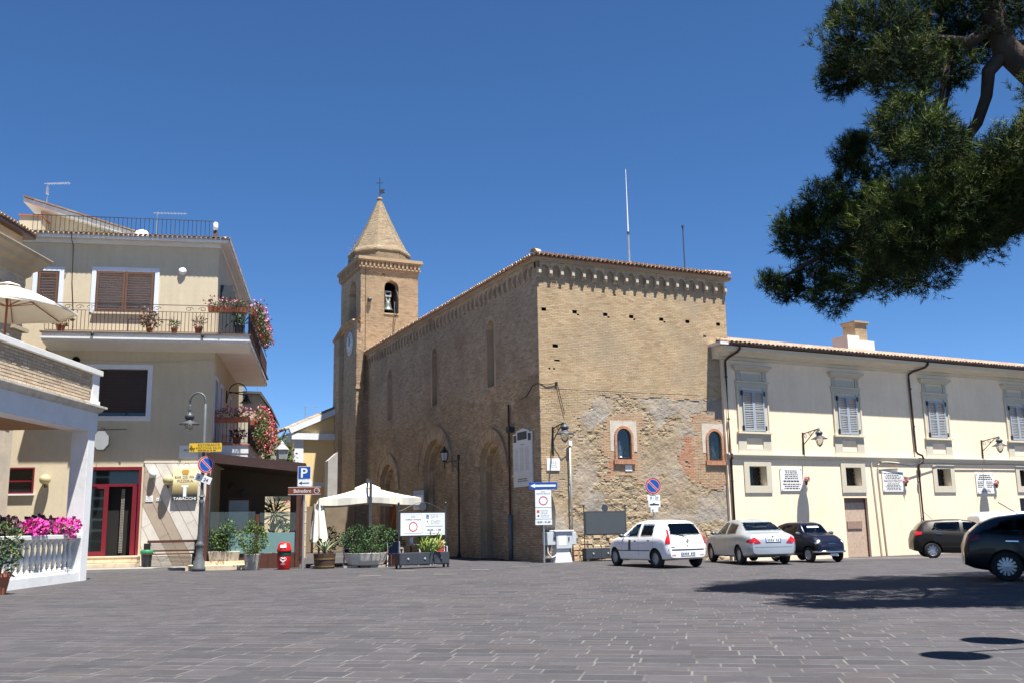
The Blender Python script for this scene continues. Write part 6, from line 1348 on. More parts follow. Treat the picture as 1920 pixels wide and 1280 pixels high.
# barrel with agave
ba = emp('barrel_planter', (-6.78, 34.85, 0), 0, 'half barrel planter holding a striped agave', 'planter')
m_bar = mat('barrel_wood', (.085, .045, .03), .7, .2, 5)
n = 22
for i in range(n):
    t = 2 * math.pi * i / n; stv = MB(); hw = math.pi * .39 / n * .985; stv.add([(-hw * .86, .335, 0), (hw * .86, .335, 0), (hw, .39, .52), (-hw, .39, .52), (-hw * .86, .305, 0), (hw * .86, .305, 0), (hw, .36, .52), (-hw, .36, .52)], [(0, 1, 2, 3), (7, 6, 5, 4), (0, 4, 5, 1), (1, 5, 6, 2), (2, 6, 7, 3), (3, 7, 4, 0)])
    if i == 0: sme = stv.mesh('stave', m_bar)
    link('stave', sme, ba, rot=(0, 0, t))
for z, r in ((.06, .347), (.32, .375)): MB().lathe([(r - .005, z), (r + .006, z), (r + .010, z + .045), (r, z + .045)], 24).build('hoop', mat('brassy_hoop', (.20, .15, .05), .5, .2, 6), ba)
MB().lathe([(0, .45), (.35, .45), (.35, .46), (0, .46)], 20).build('soil', m_bark, ba)
def blade(L, lean, rz, w, m, parent, base=(0, 0, .45)):
    mb = MB(); P = []; n = 7
    for i in range(n + 1):
        t = i / n; y = lean * L * t ** 1.5; z = L * (t - .35 * lean * t * t); ww = w * (1 - t ** 2.2) * (.7 + .5 * t); P.append(((-ww, y, z), (0, y + ww * .4, z), (ww, y, z)))
    for a, b in zip(P[:-1], P[1:]): mb.quad(a[0], a[1], b[1], b[0]); mb.quad(a[1], a[2], b[2], b[1])
    return mb.build('leaf_blade', m, parent, loc=base, rot=(0, 0, rz), smooth=True)
m_ag = mat('agave_leaf', (.10, .15, .10), .5, .15, 5); m_agy = mat('agave_stripe', (.36, .38, .20), .5, .1, 5)
for i in range(20):
    blade(rng.uniform(.5, .82), rng.uniform(.15, 1.0), i * 2.4, rng.uniform(.03, .045), m_agy if i % 3 == 0 else m_ag, ba)
# flowering bush behind the pole and bowl planters
fb = emp('flowering_bush', (-7.15, 36.6, 0), 0, 'white and pink flowering bush behind the parking pole', 'potted plant'); MB().lathe([(.2, 0), (.3, .35), (.26, .35)], 14).build('pot', m_concrete, fb); leaf_part('foliage', [(420, (.1, 0, .95), (.45, .4, .5))], m_leaf, fb, .10); leaf_part('blossom', [(120, (-.1, -.1, 1.1), (.3, .3, .5))], m_white, fb, .07, seed=9, aspect=.9); leaf_part('pink_blossom', [(50, (-.05, -.1, .85), (.3, .3, .35))], m_pink, fb, .07, seed=4, aspect=.9)
bo = emp('bowl_planter', (-5.37, 35.2, 0), 0, 'white ribbed concrete bowl planter with a broad dark hedge', 'planter')
bwl = MB(); N = 40; vs = []
for (r, z) in ((.55, .08), (.62, .12), (.70, .25), (.78, .50), (.74, .50)):
    for j in range(N):
        t = 2 * math.pi * j / N; q = r + (.02 if j % 2 else 0) * (1 if .1 < z < .5 else .3); vs.append((q * math.cos(t), q * .62 * math.sin(t), z))
bwl.add(vs, [(i * N + j, i * N + (j + 1) % N, (i + 1) * N + (j + 1) % N, (i + 1) * N + j) for i in range(4) for j in range(N)] + [tuple(range(N))[::-1], tuple(range(4 * N, 5 * N))]); bwl.build('bowl', mat('stained_white_concrete', (.58, .54, .47), .9, .2, 4, .2, 40, stain=(.36, .30, .22), stain_scale=5, streak=True), bo)
for x in (-.5, .45): MB().box(x - .25, x + .25, -.25, .25, 0, .08).build('foot_block', m_concrete, bo)
leaf_part('hedge', [(900, (-.35, 0, .95), (.62, .45, .48)), (900, (.45, .2, 1.02), (.65, .45, .50)), (300, (.1, -.2, .65), (.7, .4, .25))], m_leaf2, bo, .085, seed=14); leaf_part('young_leaves', [(260, (.05, 0, 1.05), (1.0, .5, .45))], m_leaf, bo, .08, seed=19, shell=.8); MB().tube([(0, 0, .4), (0, 0, .8)], .04, 6).build('stem', m_bark, bo)
bp = emp('terracotta_planter', (-4.62, 36.4, 0), 0, 'terracotta pot behind the bowl planter', 'planter'); MB().lathe([(.26, 0), (.38, .45), (.42, .45), (.42, .52), (.34, .52)], 18).build('pot', m_terra, bp); leaf_part('hedge', [(420, (0, 0, .85), (.5, .4, .4))], m_leaf2, bp, .085, seed=24)
# big square market umbrella
um = emp('market_umbrella', (-5.66, 37.35, 0), R(12), 'large open cream market umbrella over the cafe tables', 'umbrella')
S = 1.86; zt, ze = 2.98, 2.50
MB().box(-.05, .05, -1.98, -1.88, .1, 3.12).build('mast', m_charcoal, um); MB().box(-.035, .035, -1.9, .1, 3.06, 3.13).build('boom', m_charcoal, um)
cv = MB(); n = 14
def cz(x, y):
    d = max(abs(x), abs(y)) / S; s_ = (min(abs(x), abs(y)) / S) / max(d, 1e-3); return zt - (zt - ze) * d - .05 * math.sin(math.pi * d) + (-.06 * d * (1 - s_) * 0 - .05 * d * s_)
g_ = [[(S * (2 * i / n - 1), S * (2 * j / n - 1)) for i in range(n + 1)] for j in range(n + 1)]
for j in range(n):
    for i in range(n): cv.quad(*[(p[0], p[1], cz(*p)) for p in (g_[j][i], g_[j][i + 1], g_[j + 1][i + 1], g_[j + 1][i])])
cv.build('canopy', m_canvas, um, smooth=True)
vl = MB()
for sx, sy, ax in ((1, 0, 0), (-1, 0, 0), (0, 1, 1), (0, -1, 1)):
    k = 16
    for i in range(k):
        def P(t, lo):
            a = S * (2 * t - 1); x, y = (sx * S, a) if ax == 0 else (a, sy * S); z = cz(x, y); w = .02 * math.sin(t * 19)
            return (x + (sx * w if lo else 0), y + (sy * w if lo else 0), z - (.24 + .03 * math.sin(t * 9) if lo else -.002))
        vl.quad(P(i / k, 0), P((i + 1) / k, 0), P((i + 1) / k, 1), P(i / k, 1))
vl.build('valance', m_canvas, um, smooth=True)
for a in range(8):
    t = a * math.pi / 4; e = S * (1.35 if a % 2 else .98); MB().bar((0, 0, zt - .12), (e * math.cos(t), e * math.sin(t), ze - .10 if a % 2 == 0 else ze - .16), .03).build('rib', m_wood, um)
MB().lathe([(.5, 2.86), (.48, 2.9), (0, 3.10)], 4).build('vent_cap', m_canvas, um); MB().box(-.05, .05, -.05, .05, 3.08, 3.25).build('finial', m_charcoal, um)
MB().bar((.7, -.2, .4), (1.1, .2, 2.5), .07).build('wooden_strut', mat('orange_wood', (.34, .10, .03), .5, .15, 5), um)
MB().box(-.35, .35, -2.25, -1.6, 0, .12).build('base', m_concrete, um)
cu = emp('closed_umbrella', (-7.08, 35.3, 0), 0, 'closed white umbrella hanging in folds beside the open one', 'umbrella')
MB().tube([(0, 0, 0), (0, 0, 2.55)], .03, 8).build('pole', m_charcoal, cu); MB().lathe([(.3, 0), (.3, .1), (.05, .12)], 12).build('base', m_concrete, cu)
fl = MB(); N = 28; vs = []
for k_, (r, z) in enumerate(((.05, 2.42), (.13, 2.2), (.18, 1.9), (.21, 1.6), (.25, 1.25), (.27, .98))):
    for j in range(N):
        t = 2 * math.pi * j / N; q = r * (1 + .28 * math.cos(7 * t + z * 1.5)); vs.append((q * math.cos(t), q * math.sin(t), z + (.08 * math.cos(5 * t) if k_ == 5 else 0)))
fl.add(vs, [(i * N + j, i * N + (j + 1) % N, (i + 1) * N + (j + 1) % N, (i + 1) * N + j) for i in range(5) for j in range(N)]); fl.build('folded_canopy', m_canvas, cu, smooth=True)
# cafe chairs and table
m_navy = mat('navy_fabric', (.012, .02, .075), .8, .15, 6); m_redf = mat('red_fabric', (.26, .018, .015), .8, .15, 6)
def cafe_chair(loc, rz, m, label):
    o = emp('cafe_chair', loc, rz, label, 'chair', 'cafe chairs on the terrace')
    for x in (-.22, .22):
        MB().bar((x, -.22, 0), (x, -.20, .45), .03).build('leg', m_white, o); MB().bar((x, .24, 0), (x, .18, .45), .03).build('leg', m_white, o); MB().bar((x, .18, .45), (x, .25, .88), .03).build('back_post', m_white, o); MB().bar((x, -.22, .64), (x, .22, .66), .03).build('armrest', m_white, o); MB().bar((x, -.22, .45), (x, -.22, .64), .025).build('arm_post', m_white, o)
    MB().box(-.22, .22, -.22, .2, .44, .47).build('seat', m, o); MB().mbox(Matrix.Translation((0, .215, .68)) @ Matrix.Rotation(R(-9), 4, 'X'), .42, .02, .40).build('backrest', m, o)
cafe_chair((-6.0, 36.0, 0), R(-40), m_redf, 'red-backed cafe chair right of the barrel planter')
cafe_chair((-6.15, 37.0, 0), R(150), m_navy, 'navy cafe chair by the closed umbrella')
cafe_chair((-4.35, 35.5, 0), R(170), m_navy, 'navy cafe chair beside the sign-board planter, right of the bowl')
cafe_chair((-3.3, 36.3, 0), R(80), m_redf, 'red cafe chair behind the sign-board planter')
cafe_chair((-2.85, 36.9, 0), R(20), m_redf, 'red cafe chair nearest the lantern post')
tb = emp('cafe_table', (-6.2, 36.45, 0), R(10), 'dark square cafe table by the closed umbrella', 'table'); MB().box(-.35, .35, -.35, .35, .72, .75).build('table_top', m_charcoal, tb); MB().tube([(0, 0, .02), (0, 0, .72)], .03, 8).build('stem', m_iron, tb); MB().box(-.22, .22, -.22, .22, 0, .03).build('foot', m_iron, tb)
tb = emp('cafe_table', (-3.9, 36.6, 0), R(30), 'square cafe table behind the sign-board planter', 'table'); MB().box(-.35, .35, -.35, .35, .72, .75).build('table_top', m_charcoal, tb); MB().tube([(0, 0, .02), (0, 0, .72)], .03, 8).build('stem', m_iron, tb); MB().box(-.22, .22, -.22, .22, 0, .03).build('foot', m_iron, tb); MB().box(-.06, .06, -.04, .04, .75, 1.0).build('menu_card', m_signwhite, tb)
# limited traffic sign boards: planter on castors + framed panel
def sign_planter(loc, rz, L, label, panel, zlo=.12, zhi=.53, castors=True, pz=(1.11, 1.86), ph=2.15, depth=.40):
    o = emp('sign_planter', loc, rz, label, 'sign board', 'planter sign boards of the traffic zone'); h = L / 2
    MB().box(-h, h, -depth / 2, depth / 2, zlo, zhi).build('planter_box', m_charcoal, o, bevel=.01)
    for k in range(3): MB().box(-h + .03 + k * (L - .02) / 3, -h - .01 + (k + 1) * (L - .02) / 3, -depth / 2 - .008, -depth / 2, zlo + .03, zhi - .03).build('front_panel', m_charcoal, o); MB().lathe([(0, 0), (.04, 0), (.03, .02), (0, .02)], 12, (-h + (k + .5) * L / 3, -depth / 2 - .01, (zlo + zhi) / 2), Matrix.Rotation(math.pi / 2, 4, 'X')).build('boss', m_grey, o)
    for x in (-h + .04, h - .04):
        MB().tube([(x, 0, zhi - .02), (x, 0, ph)], .022, 8).build('post', m_charcoal, o); MB().lathe([(.02, 0), (.045, .04), (.03, .08), (0, .09)], 10, (x, 0, ph)).build('finial', m_charcoal, o, smooth=True)
        if castors:
            for y in (-depth / 2 + .04, depth / 2 - .04): MB().lathe([(.02, 0), (.045, .01), (.045, .05), (.03, .06), (.045, .09), (.045, zlo)], 10, (x, y, 0)).build('foot', m_iron, o)
        else: MB().box(x - .03, x + .03, -depth / 2, depth / 2, 0, zlo).build('foot', m_iron, o)
    arcp = [(-h + .04 + (L - .08) * t, 0, ph - .22 + .30 * (math.sin(math.pi * t) ** 1.5) - .0) for t in np.linspace(0, 1, 16)]
    MB().tube(arcp, .012, 6).build('top_arch', m_charcoal, o); MB().lathe([(0, 0), (.14, 0), (.14, .02), (0, .02)], 22, (0, 0, ph - .06), Matrix.Rotation(math.pi / 2, 4, 'X')).build('top_disc', m_charcoal, o)
    fr2 = MB(); fr2.box(-h + .06, h - .06, -.03, .03, pz[0] - .04, pz[1] + .04); pn = fr2.build('panel_frame', m_charcoal, o)
    return o, pn, h
sb, pn, h = sign_planter((-3.215, 33.86, 0), math.atan2(.96, 1.61), 1.88, 'traffic zone sign board with white panel on a planter before the church', 'white')
MB().box(-h + .10, h - .10, -.04, -.031, 1.11, 1.86).build('white_panel', m_signwhite, sb)
def border(x0, x1, z0, z1, y, t, m, parent, name='border'):
    b = MB(); b.box(x0, x1, y - .001, y, z0, z0 + t); b.box(x0, x1, y - .001, y, z1 - t, z1); b.box(x0, x0 + t, y - .001, y, z0 + t, z1 - t); b.box(x1 - t, x1, y - .001, y, z0 + t, z1 - t); return b.build(name, m, parent)
def ztl_ring(x, z, r, y, parent): return MB().ring(r * .80, r, .002, (x, y, z)).build('red_ring', m_signred, parent)
border(-.72, -.02, 1.17, 1.81, -.0415, .008, m_ink, sb); text('ZONA', .18, .05, m_ink, sb, (-.37, -.042, 1.74)); text('traffico limitato', .60, .055, m_ink, sb, (-.37, -.042, 1.65), bold=.01); ztl_ring(-.37, 1.40, .165, -.0405, sb)
border(.10, .76, 1.42, 1.82, -.0415, .006, m_ink, sb); border(.10, .76, 1.17, 1.40, -.0415, .006, m_ink, sb); text('18.00 - 1.00', .54, .08, m_ink, sb, (.43, -.042, 1.285), bold=.015)
MB().box(.13, .23, -.043, -.041, 1.67, 1.79).build('blue_symbol', m_signblue, sb); MB().box(.13, .23, -.043, -.041, 1.52, 1.63).build('symbol_field', m_signwhite, sb); scribble(.29, .72, 1.68, 1.79, 3, -.0425, 4, wl=(.06, .2), fill=.35, centre=False).build('small_print', m_grey, sb); scribble(.29, .72, 1.47, 1.62, 4, -.0425, 5, wl=(.06, .2), fill=.35, centre=False).build('small_print', m_grey, sb)
wc = MB(); wc.ring(.018, .026, .001, (.185, -.0445, 1.71), 14); wc.bar((.17, -.0445, 1.77), (.175, -.0445, 1.715), .010, .001); wc.bar((.175, -.0445, 1.73), (.205, -.0445, 1.725), .009, .001); wc.build('wheelchair_symbol', m_signwhite, sb)
tr = MB(); tr.prism([(.155, 1.55), (.19, 1.55), (.19, 1.56), (.20, 1.59), (.185, 1.61), (.17, 1.61), (.165, 1.58), (.15, 1.57)], -.044, -.0435); tr.build('truck_symbol', m_ink, sb)
pl_ = emp('green_cactus', (-3.1, 33.9, .50), 0, 'yellow-green branching succulent growing in the sign-board planter', 'plant')
m_suc = mat('succulent', (.17, .23, .045), .5, .2, 5)
rr = random.Random(9)
for i in range(34):
    a = rr.uniform(0, 6.28); ln_ = rr.uniform(.3, .62); x = rr.uniform(-.25, .45); e = (x + .38 * math.cos(a) * ln_ + (.12 if i % 2 else 0), .12 * math.sin(a), ln_ * rr.uniform(.8, 1.25)); mid = ((x + e[0]) / 2 + rr.uniform(-.04, .04), .0, e[2] * .55)
    MB().tube([(x * .6, 0, 0), mid, e], [.02, .034, .022], 6).build('branch', m_suc, pl_, smooth=True)
leaf_part('leaves', [(130, (.12, 0, .36), (.5, .15, .30))], m_leafy, pl_, .14, aspect=.25)
# dark board by the church front
C2 = lambda u, v, z: fr(u, v) + (z,)
nb, pn, h = sign_planter(C2(2.37, -.62, -.02), TH, 1.92, 'empty dark notice board standing against the church front', 'dark', zlo=.1, zhi=.5, castors=False, pz=(1.02, 1.83), ph=2.05, depth=.3)
MB().box(-h + .10, h - .10, -.04, -.031, 1.02, 1.83).build('dark_panel', mat('blank_slate', (.06, .07, .078), .5, .06, 2), nb)
# black lantern post by the side wall
lo = emp('lantern_post', C2(-.45, 7.35, 0), TH, 'slim black post with a lantern arm beside the church side wall', 'street lamp')
MB().lathe([(.10, 0), (.10, .1), (.06, .2), (.045, .3), (.04, 4.3), (.06, 4.34), (.06, 4.52), (0, 4.55)], 10).build('post', m_iron, lo, smooth=True)
ar = MB(); ar.bar((0, 0, 4.28), (0, 1.75, 4.28), .04); ar.build('arm', m_iron, lo)
MB().tube([(0, .05, 3.75), (0, .25, 4.0), (0, .6, 4.05), (0, .85, 4.25)], .015, 6).build('scroll', m_iron, lo); MB().tube([(0, .35 + .12 * math.cos(t), 4.15 + .1 * math.sin(t)) for t in np.linspace(0, 5.5, 14)], .012, 5).build('scroll', m_iron, lo)
MB().lathe([(.0, -.30), (.02, -.28), (.02, 0), (.10, .05), (.13, .10), (.0, .10)], 8, (0, 1.75, 4.28)).build('lantern_foot', m_iron, lo); MB().lathe([(.13, .10), (.19, .46), (0, .46)], 6, (0, 1.75, 4.28)).build('lantern_glass', mat('pale_lantern_glass', (.55, .57, .55), .15, .05, 3), lo); MB().lathe([(.23, .45), (.20, .50), (.08, .62), (.06, .70), (.02, .76)], 6, (0, 1.75, 4.28)).build('lantern_cap', m_iron, lo)
for j in range(6):
    t = 2 * math.pi * j / 6; MB().bar((.135 * math.cos(t), 1.75 + .135 * math.sin(t), 4.38), (.195 * math.cos(t), 1.75 + .195 * math.sin(t), 4.74), .016).build('lantern_bar', m_iron, lo)
# information panel on the side wall, floodlight, big memorial stone
ip = emp('information_panel', C2(-.1, 13.6, 2.2), TH - math.pi / 2, 'pale information panel on the church side wall behind the umbrella', 'sign'); MB().box(-.75, .75, -.05, 0, 0, .95).build('panel', m_signwhite, ip); scribble(-.6, .6, .1, .62, 6, -.052, 12, wl=(.1, .4), fill=.4).build('text', m_grey, ip); MB().box(-.75, .75, -.052, -.0505, .72, .93).build('header', mat('panel_blue', (.35, .45, .62), .5, .1, 4), ip)
ms = emp('memorial_stone', C2(0, 1.5, 2.87), TH - math.pi / 2, 'tall white memorial stone with columns of names on the church side wall', 'plaque')
W = .86; sl = MB(); sl.prism([(-W, 0), (W, 0), (W, 2.12), (.62, 2.12), (.5, 2.22), (0, 2.30), (-.5, 2.22), (-.62, 2.12), (-W, 2.12)], -.07, -.012); sl.build('slab', m_marble, ms)
MB().box(-.42, .42, -.085, -.071, 1.85, 2.16).build('bronze_relief', m_charcoal, ms); MB().box(-.78, -.55, -.085, -.071, 1.78, 2.06).build('side_relief', m_charcoal, ms); MB().box(.55, .78, -.085, -.071, 1.78, 2.06).build('side_relief', m_charcoal, ms)
for k in range(3): scribble(-.74 + k * .5, -.30 + k * .5, .62, 1.55, 24, -.0725, 40 + k, wl=(.06, .18), fill=.35, centre=False).build('names', m_grey, ms)
scribble(-.25, .25, 1.62, 1.70, 1, -.0725, 50).build('heading', m_grey, ms); scribble(-.62, .62, .18, .34, 2, -.0725, 51, wl=(.05, .12), fill=.55).build('dedication', m_ink, ms)
MB().box(-W, W, -.13, -.071, .42, .47).build('ledge', m_marble, ms)
flo = emp('floodlight', C2(-.1, 2.45, 5.2), TH, 'small dark floodlight at the upper corner of the memorial stone', 'lamp'); MB().box(-.12, .08, -.12, .12, -.1, .1).build('body', m_charcoal, flo); MB().box(-.16, -.12, -.15, .15, -.13, .13).build('visor', m_iron, flo)
wp = emp('wall_plate', C2(.50, 0, 3.42), TH, 'small white stone plate on the church corner under the lamp', 'plaque'); MB().box(-.28, .28, -.04, -.008, 0, .46).build('slab', m_marble, wp); scribble(-.2, .2, .1, .36, 4, -.042, 7, wl=(.03, .1), fill=.4).build('inscription', m_grey, wp)
# conduit pipe, cabinets, one-way and traffic zone signs
cp_ = emp('conduit_pole', C2(1.2, -.12, 0), TH, 'thin grey conduit rising beside the church corner lamp', 'pipe'); MB().tube([(0, 0, 0), (0, 0, 4.45)], .035, 8).build('tube', m_galv, cp_, smooth=True); MB().box(-.07, .07, -.06, .06, 4.38, 4.56).build('junction_box', m_white, cp_); MB().tube([(-.03, 0, 4.4), (-.3, .02, 4.15), (-.6, .05, 4.5), (-.66, .08, 5.1)], .013, 5).build('loose_cable', m_grey, cp_)
ub = emp('utility_cabinet', C2(.5, -.5, 0), TH, 'grey electrical cabinets on a concrete pedestal at the church corner', 'cabinet')
m_cab = mat('cabinet_grey', (.46, .49, .51), .5, .05, 2); pd = MB(); pd.add([(-.36, -.2, 0), (.36, -.2, 0), (.36, .2, 0), (-.36, .2, 0), (-.24, -.16, .55), (.24, -.16, .55), (.24, .16, .55), (-.24, .16, .55)], [(4, 5, 6, 7), (0, 1, 5, 4), (1, 2, 6, 5), (2, 3, 7, 6), (3, 0, 4, 7)]); pd.build('pedestal', m_white_old, ub)
MB().box(-.30, .36, -.22, .16, .50, 1.12).build('main_cabinet', m_cab, ub, bevel=.01); MB().box(-.70, -.305, -.16, .16, .64, 1.10).build('left_cabinet', m_cab, ub, bevel=.01); MB().box(.365, .58, -.16, .16, .64, 1.10).build('right_cabinet', m_cab, ub, bevel=.01); MB().box(-.38, .42, -.27, .2, 1.121, 1.17).build('lid', m_white, ub, bevel=.01); MB().box(.2, .24, -.24, -.221, .78, .92).build('lock', m_iron, ub); MB().lathe([(0, 0), (.025, 0), (.025, .012), (0, .012)], 10, (-.36, -.161, .88), Matrix.Rotation(math.pi / 2, 4, 'X')).build('keyhole', m_iron, ub); MB().box(-.22, .12, -.2225, -.2205, .62, .98).build('torn_poster', m_white_old, ub)
MB().tube([(-.60, -.1, .64), (-.62, -.12, .35), (-.48, -.15, .18), (-.3, -.15, .25), (-.22, -.1, .5)], .025, 8).build('cable_loop', m_white_old, ub, smooth=True)
zs = emp('one_way_sign', (1.05, 36.15, 0), R(6), 'blue one-way arrow above a traffic zone panel on the church corner pole', 'traffic sign')
MB().tube([(0, 0, 0), (0, 0, 2.95)], .03, 8).build('pole', m_galv, zs)
MB().box(-.52, .54, -.06, -.04, 2.68, 2.94).build('blue_panel', m_signblue, zs, bevel=.005); a_ = MB(); a_.prism([(-.48, 2.81), (-.30, 2.89), (-.30, 2.85), (.48, 2.85), (.48, 2.77), (-.30, 2.77), (-.30, 2.73)], -.064, -.061); a_.build('arrow', m_signwhite, zs)
MB().box(-.30, .30, -.06, -.04, 2.02, 2.66).build('zone_panel', m_signwhite, zs); MB().box(-.30, .30, -.06, -.04, 1.60, 2.00).build('exception_panel', m_signwhite, zs); MB().box(-.31, .31, -.06, -.04, 1.38, 1.58).build('hours_panel', m_signwhite, zs)
text('ZONA', .15, .045, m_ink, zs, (0, -.0625, 2.59)); text('TRAFFICO LIMITATO', .52, .045, m_ink, zs, (0, -.0625, 2.52)); ztl_ring(0, 2.26, .165, -.0605, zs); text('18,00 - 01,00', .50, .085, m_ink, zs, (0, -.0625, 1.48), bold=.015)
MB().box(-.25, -.15, -.063, -.061, 1.82, 1.92).build('orange_symbol', mat('sign_orange', (.62, .12, .01), .5, .05, 3), zs); tr = MB(); tr.prism([(-.24, 1.68), (-.17, 1.68), (-.16, 1.72), (-.19, 1.75), (-.22, 1.73)], -.063, -.061); tr.build('truck_symbol', m_ink, zs); scribble(-.1, .25, 1.64, 1.94, 5, -.0625, 60, wl=(.05, .15), fill=.3, centre=False).build('small_print', m_grey, zs)
np_ = emp('no_parking_post', (4.93, 34.7, 0), R(8), 'round no-parking sign with small plates on a post behind the white hatchback', 'traffic sign', 'no-parking signs'); MB().tube([(0, 0, 0), (0, 0, 2.9)], .03, 8).build('pole', m_galv, np_); no_parking(np_, (0, -.05, 2.68), .29)
MB().box(-.22, .24, -.06, -.045, 2.16, 2.36).build('hours_plate', m_signwhite, np_, bevel=.01); text('8 - 20', .30, .10, m_ink, np_, (.03, -.0625, 2.26), bold=.01); MB().box(-.19, .25, -.06, -.045, 1.93, 2.145).build('tow_plate', m_signwhite, np_, bevel=.01); MB().box(-.12, .16, -.06, -.045, 1.76, 1.92).build('arrow_plate', m_signwhite, np_, bevel=.01)
tw = MB(); tw.prism([(-.15, 2.0), (.20, 2.0), (.20, 2.04), (.05, 2.06), (.0, 2.10), (-.03, 2.06), (-.15, 2.05)], -.064, -.0615); tw.build('tow_symbol', m_ink, np_); a_ = MB(); a_.bar((-.08, -.0625, 1.84), (.0, -.0625, 1.84), .02, .003); a_.bar((-.08, -.0625, 1.84), (-.04, -.0625, 1.88), .018, .003); a_.bar((-.08, -.0625, 1.84), (-.04, -.0625, 1.80), .018, .003); a_.build('arrow', m_ink, np_)
# two aerial masts on the church roof
for (u, v, z0, z1, m_, lab) in ((5.55, 1.9, 12.1, 17.0, m_white, 'tall slender white mast on the church roof'), (8.5, 1.9, 12.1, 14.65, m_charcoal, 'short dark mast at the right end of the church roof')):
    o = emp('aerial_mast', C2(u, v, 0), TH, lab, 'mast', 'masts on the church roof'); MB().tube([(0, 0, z0), (0, 0, z0 + (z1 - z0) * .38)], .045 if m_ is m_white else .03, 6).build('mast', m_galv if m_ is m_white else m_, o); MB().tube([(0, 0, z0 + (z1 - z0) * .38), (0, 0, z1)], [.03, .012] if m_ is m_white else [.03, .025], 6).build('whip', m_, o)
    MB().lathe([(.06, 0), (.06, .1), (.0, .1)], 8, (0, 0, z1 - .05 if m_ is not m_white else z0 + (z1 - z0) * .38)).build('joint', m_charcoal, o)
# twin street lamp, just out of the frame on the right, whose shadow falls on the paving
tl_ = emp('twin_street_lamp', (7.7, 10.1, 0), 0, 'twin-headed street lamp beyond the right edge that shadows the paving', 'street lamp')
MB().lathe([(.2, 0), (.2, .3), (.1, .5), (.07, 1), (.055, 5.7), (.0, 5.8)], 12).build('post', m_post, tl_, smooth=True)
for s_, (ex, ey) in enumerate(((-.86, .58), (-1.84, -.60))):
    MB().tube([(0, 0, 5.2), (ex * .3, ey * .3, 5.75), (ex * .7, ey * .7, 5.95), (ex, ey, 5.85), (ex, ey, 5.65)], .03, 8).build('arm', m_post, tl_); MB().lathe([(.03, .2), (.12, .12), (.18, .0), (.36, -.12), (.36, -.14), (.1, -.12)], 18, (ex, ey, 5.52)).build('lamp_head', m_charcoal, tl_, smooth=True)
# ================================================================== cars
m_tyre = mat('tyre_rubber', (.018, .018, .018), .85, .1, 10); m_rim = mat('rim_silver', (.50, .51, .53), .35, .05, 5, metal=.7); m_cwhite = mat('car_white', (.80, .80, .80), .3, .0, fine=0, coat=.6); m_csil = mat('car_silver', (.40, .43, .46), .35, .0, fine=0, metal=.45, coat=.6)
m_cblue = mat('car_dark_blue', (.004, .005, .014), .3, 0, fine=0, spec=.3, coat=.45); m_cbrown = mat('car_dark_brown', (.012, .010, .008), .4, 0, fine=0, spec=.25, coat=.18); m_cblack = mat('car_black', (.004, .005, .008), .3, 0, fine=0, spec=.3, coat=.35)
m_cglass = mat('car_glass', (.42, .50, .47), .0, 0, fine=0, trans=1.0); m_lining = mat('car_lining', (.035, .035, .036), .9, .1, 5); m_trimblk = mat('black_plastic', (.02, .02, .021), .6, .05, 5); m_tail = mat('tail_lamp_red', (.42, .012, .02), .2, 0, fine=0, spec=.6); m_chrome = mat('chrome', (.7, .7, .7), .12, 0, fine=0, metal=1.0); m_head = mat('headlamp', (.6, .62, .64), .08, 0, fine=0, spec=.8); m_plate = mat('plate_white', (.72, .73, .74), .5, 0, fine=0)
m_seat = mat('seat_grey', (.10, .10, .11), .9, .1, 5)
def interp(tab, x): return np.interp(x, [t[0] for t in tab], [t[1] for t in tab])
def smooth_tab(tab, n=60):
    xs = np.linspace(tab[0][0], tab[-1][0], n * 4); ys = np.interp(xs, [t[0] for t in tab], [t[1] for t in tab]); k = 9
    yp = np.pad(ys, k // 2, mode='edge'); return list(zip(xs, np.convolve(yp, np.ones(k) / k, 'valid')))
